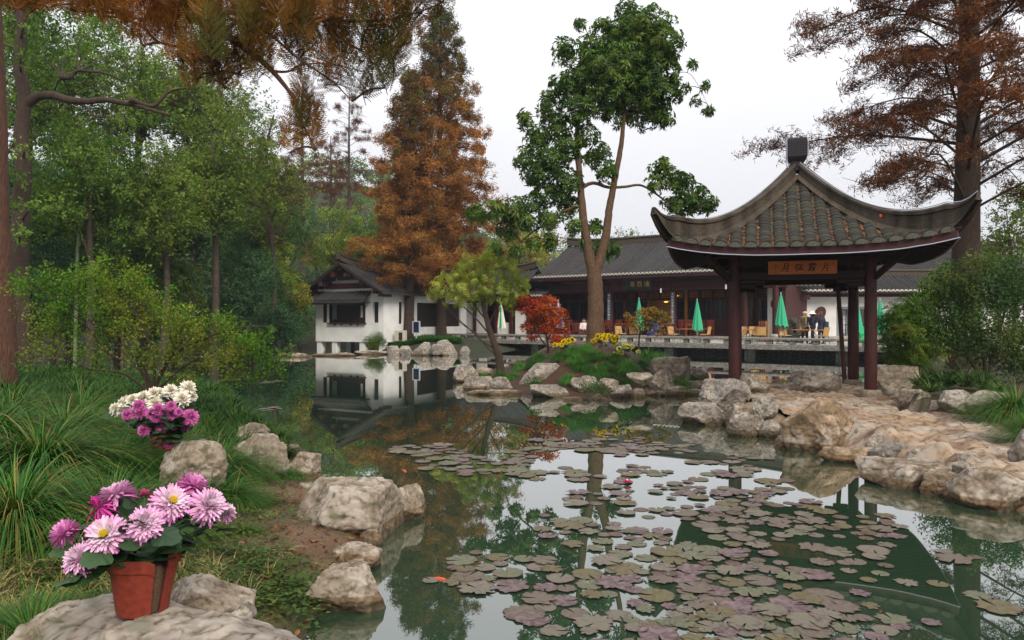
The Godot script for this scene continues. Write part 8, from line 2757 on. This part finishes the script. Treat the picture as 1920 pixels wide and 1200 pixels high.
func make_terrace_things() -> void:
	mat("table_wood", lin(0.30, 0.075, 0.030), 0.4, T.soft, Vector3(3, 1, 3))
	var green := [lin(0.045, 0.38, 0.20), lin(0.05, 0.42, 0.22), lin(0.04, 0.35, 0.19)]
	umbrella("closed green parasol behind the little amber maple", 1198, 2.6, 560, green, 0.24)
	umbrella("closed green parasol just left of the left front pavilion pillar", 1307, 2.6, 562, green, 0.26)
	umbrella("closed green parasol seen through the middle of the pavilion", 1464, 2.6, 550, green, 0.28)
	umbrella("closed green parasol between the pavilion's two right pillars", 1606, 2.6, 561, green, 0.26)
	umbrella("closed green parasol half hidden right of the right front pillar", 1650, 3.0, 561, green, 0.24)
	umbrella("closed pale green parasol above the nandina bush", 1714, 3.4, 553, green, 0.26)
	var w := lin(0.62, 0.60, 0.57)
	umbrella("closed white, red and green parasol right of the willow trunk", 939, 2.6, 566, [w, lin(0.10, 0.08, 0.3), lin(0.45, 0.03, 0.03), lin(0.03, 0.35, 0.12), lin(0.45, 0.03, 0.03), w, lin(0.03, 0.35, 0.12), w], 0.26)
	umbrella("closed white and blue parasol behind the red maple", 1047, 2.6, 563, [lin(0.03, 0.35, 0.15), w, w, lin(0.35, 0.03, 0.05), w, lin(0.05, 0.08, 0.45), w, lin(0.05, 0.08, 0.45)], 0.26)
	# wooden tables and chairs under the eave
	var ch := wood_chair("dark red wooden chair at the left end, behind the red maple")
	var chairs := [[1065, 7.3, 0.2, ""], [1097, 7.6, 0.1, "dark red wooden chair behind the seated person in red and white"], [1082, 6.8, PI + 0.1, "dark red wooden chair turned its back left of the tall trunk"], [1158, 7.6, 0.0, "dark red wooden chair just right of the left couplet column"], [1140, 7.4, 0.3, "dark red wooden chair between tall trunk and left couplet column"], [1240, 7.6, 0.1, "dark red wooden chair behind the person in blue"], [1276, 7.6, 0.0, "dark red wooden chair just right of the right couplet column"], [1291, 7.6, 0.0, "dark red wooden chair left of the green parasol by the pillar"], [1329, 7.4, -0.1, "dark red wooden chair right of the green parasol by the pillar"], [1181, 7.2, PI, "dark red wooden chair behind the cane chair by the amber maple"], [1312, 7.9, 0.0, "dark red wooden chair hidden behind the green parasol"]]
	for i in chairs.size():
		var q: Array = chairs[i]
		var at := D(deck_s(q[0], q[1]), q[1], 0.56 if q[1] < 7.0 else 0.762)
		if i == 0:
			ch.position = at
			ch.rotation.y = TURN + q[2]
		else:
			dup(ch, at, TURN + q[2], q[3])
	var tb := wood_table("dark red square table left of the tall trunk")
	var tables := [[1082, 7.5, ""], [1168, 7.4, "dark red square table right of the left couplet column"], [1252, 7.4, "dark red square table left of the right couplet column"], [1128, 7.4, "dark red square table hidden behind the tall trunk"], [1302, 7.2, "dark red square table behind the green parasol by the pillar"]]
	for i in tables.size():
		var q: Array = tables[i]
		var at := D(deck_s(q[0], q[1]), q[1], 0.762)
		if i == 0:
			tb.position = at
			tb.rotation.y = TURN
		else:
			dup(tb, at, TURN, q[2])
	# cane chairs and folding tables by the rail
	var cc := cane_chair("cane armchair by the rail left of the amber maple")
	var cane := [[1163, 2.4, 1.2, ""], [1190, 3.0, PI, "cane armchair with its woven back turned, beside the amber maple"], [1262, 2.4, 1.3, "cane armchair by the rail right of the amber maple"], [1322, 2.4, -1.3, "cane armchair by the rail, right of the parasol by the pillar"], [1391, 3.4, 0.2, "cane armchair just right of the left front pillar"], [1425, 2.5, -2.4, "cane armchair with its back to the water, middle of the pavilion"], [1414, 5.0, 0.3, "darker cane armchair farther back, left of the leaning boards"], [1472, 2.5, 1.0, "cane armchair at the foot of the middle parasol"], [1542, 2.4, -1.7, "cane armchair in front of the people, turned left"], [1228, 2.7, -0.4, "cane armchair of the person in blue"], [1095, 3.0, 0.6, "cane armchair of the person in red and white"]]
	for i in cane.size():
		var q: Array = cane[i]
		var at := D(deck_s(q[0], q[1]), q[1], 0.56)
		if i == 0:
			cc.position = at
			cc.rotation.y = TURN + q[2]
		else:
			dup(cc, at, TURN + q[2], q[3])
	var ft := fold_table("orange-topped folding table under the parasol by the pillar", 1.1)
	for q in [[1296, 2.7, ""], [1408, 2.8, "orange-topped folding table left of the middle parasol"], [1515, 2.7, "long orange-topped folding table before the people"]]:
		var at := D(deck_s(q[0], q[1]), q[1], 0.56)
		if q[2] == "":
			ft.position = at
			ft.rotation.y = TURN
		else:
			dup(ft, at, TURN, q[2], 1.0).scale = Vector3(1.25, 1, 1)
	for i in 5:
		var b := MB.new()
		b.box(Transform3D(Basis(Vector3.RIGHT, -0.16), Vector3(0, 0.56, -0.09)), Vector3(0.05, 1.12, 0.62), 0.006)
		var t := put("folded_table", b.mesh(), M.table_wood if i < 3 else mat("folded_%d" % i, lin(0.36, 0.17, 0.06), 0.5))
		t.position = D(deck_s(1424 + 4.2 * i, 5.2), 5.2, 0.57)
		t.rotation.y = TURN + 0.2 + PI / 2 * 0.0
		tag(t, "%s folded table top leaning in the row by the white wall strip" % ["leftmost", "second from left", "middle", "second from right", "rightmost"][i], "table", "folded tables leaning in a row")
	# guardian lions
	lion("grey stone lion on a pedestal left of the three people", D(deck_s(1487, 5.0), 5.0, 0.56), TURN + 0.5, 1.05)
	lion("grey stone lion half hidden by the middle parasol", D(deck_s(1470, 6.4), 6.4, 0.56), TURN + 0.2, 1.0)
	# bin
	var bin := thing("green_bin", "small bright green bin by the white wall between the right pillars", "bin", D(deck_s(1619, 4.6), 4.6, 0.56))
	var bm := MB.new()
	bm.col = lin(0.02, 0.42, 0.10)
	bm.box(Transform3D(Basis.IDENTITY, Vector3(0, 0.40, 0)), Vector3(0.44, 0.8, 0.4), 0.03)
	put("body", bm.mesh(), M.glossy, bin)
	bm = MB.new()
	bm.col = lin(0.02, 0.36, 0.09)
	bm.box(Transform3D(Basis.IDENTITY, Vector3(0, 0.84, 0)), Vector3(0.48, 0.07, 0.44), 0.025)
	put("lid", bm.mesh(), M.glossy, bin)
	# people: three standing, two seated
	var j := stand_joints(Vector3(0.01, 0, 0.02), [Vector3(0.26, 1.06, 0.02), Vector3(0.16, 0.98, 0.22)], [Vector3(-0.27, 1.05, -0.02), Vector3(-0.22, 0.84, 0.10)], Vector3(0.35, 0.0, 1))
	var p := person("standing person in olive jacket, yellow scarf and pale beret, facing the water", D(deck_s(1509, 3.7), 3.7, 0.56), TURN + 0.35, j, lin(0.115, 0.095, 0.06), lin(0.014, 0.013, 0.014), lin(0.03, 0.022, 0.018), Color(0.02, 0.018, 0.016), 0.12)
	var b := MB.new()
	b.col = lin(0.62, 0.56, 0.47)
	b.lathe([Vector2(0, 0.0), Vector2(0.10, 0.0), Vector2(0.125, 0.035), Vector2(0.10, 0.075), Vector2(0.03, 0.095), Vector2(0, 0.096)], 18)
	put("beret", b.mesh(), M.cloth, p).position = Vector3(0.01, 1.565, 0.01)
	b = MB.new()
	b.col = lin(0.46, 0.33, 0.12)
	b.tube(smooth_path([Vector3(-0.09, 1.40, 0.04), Vector3(0.02, 1.37, 0.12), Vector3(0.10, 1.41, 0.04), Vector3(0.05, 1.36, 0.15), Vector3(0.05, 1.16, 0.19), Vector3(0.04, 1.0, 0.18)], 4), _const(21, 0.042), 8)
	put("scarf", b.mesh(), M.cloth, p)
	j = stand_joints(Vector3(0, 0, 0.03), [Vector3(0.25, 1.05, -0.03), Vector3(0.20, 0.83, 0.10)], [Vector3(-0.24, 1.06, 0.06), Vector3(-0.12, 0.95, 0.26)], Vector3(0, -0.05, 1))
	p = person("standing person in white brimmed hat and dark jacket over blue, facing left", D(deck_s(1524, 3.5), 3.5, 0.56), TURN - 1.35, j, lin(0.020, 0.023, 0.032), lin(0.016, 0.018, 0.020), lin(0.03, 0.022, 0.018))
	b = MB.new()
	b.col = lin(0.74, 0.73, 0.70)
	b.lathe([Vector2(0.10, -0.005), Vector2(0.21, -0.035), Vector2(0.215, -0.028), Vector2(0.12, 0.015), Vector2(0.108, 0.10), Vector2(0.06, 0.118), Vector2(0, 0.12)], 22)
	put("hat", b.mesh(), M.cloth, p).position = Vector3(0, 1.565, 0.03)
	put("blue_shirt", body_mesh([[Vector3(0.0, 1.05, 0.125), Vector3(0.0, 1.28, 0.14), 0.085, 0.065, lin(0.025, 0.05, 0.26)]], 0.02, 0.02), M.cloth, p)
	j = stand_joints(Vector3(0, 0, 0.05), [Vector3(0.26, 1.10, 0.08), Vector3(0.16, 1.18, 0.30)], [Vector3(-0.26, 1.05, -0.03), Vector3(-0.22, 0.84, 0.10)], Vector3(0.1, 0, 1))
	p = person("standing person with short auburn hair and navy jacket, seen from behind", D(deck_s(1540, 3.6), 3.6, 0.56), TURN - 2.2, j, lin(0.020, 0.026, 0.045), lin(0.022, 0.026, 0.045), lin(0.13, 0.045, 0.02), Color(0.02, 0.018, 0.016), 0.1)
	b = MB.new()
	b.col = lin(0.025, 0.032, 0.055)
	b.box(Transform3D(Basis(Vector3.UP, 0.2), Vector3(-0.16, 0.98, -0.17)), Vector3(0.30, 0.32, 0.12), 0.03)
	put("shoulder_bag", b.mesh(), M.cloth, p)
	var sj := sit_joints(0.22)
	sj["el_r"] = Vector3(-0.30, 0.98, 0.02)
	sj["wr_r"] = Vector3(-0.13, 1.16, 0.02)
	person("seated person in blue leaning back in a cane chair behind the amber maple", D(deck_s(1228, 2.7), 2.7, 0.56), TURN - 0.4, sj, lin(0.022, 0.040, 0.16), lin(0.022, 0.035, 0.11), lin(0.03, 0.02, 0.015))
	sj = sit_joints(0.05)
	p = person("seated person in red and white knitted top left of the tall trunk", D(deck_s(1095, 3.0), 3.0, 0.56), TURN + 0.6, sj, lin(0.58, 0.50, 0.48), lin(0.10, 0.02, 0.03), lin(0.06, 0.03, 0.018))
	# fluorescent tubes standing out under the eave
	for q in [[1239, 545, 6.9, "left white light tube under the hall eave"], [1361, 538, 6.9, "right white light tube under the hall eave"]]:
		var at := D(deck_s(q[0], q[2]), q[2], 0)
		at.y = EYE - (q[1] - HY) * -at.z / F
		var t := single("light_tube", M.tube, self, Vector3(0.09, 0.28, 0.09), at, 0.02)
		tag(t, q[3], "lamp", "light tubes under the hall eave")
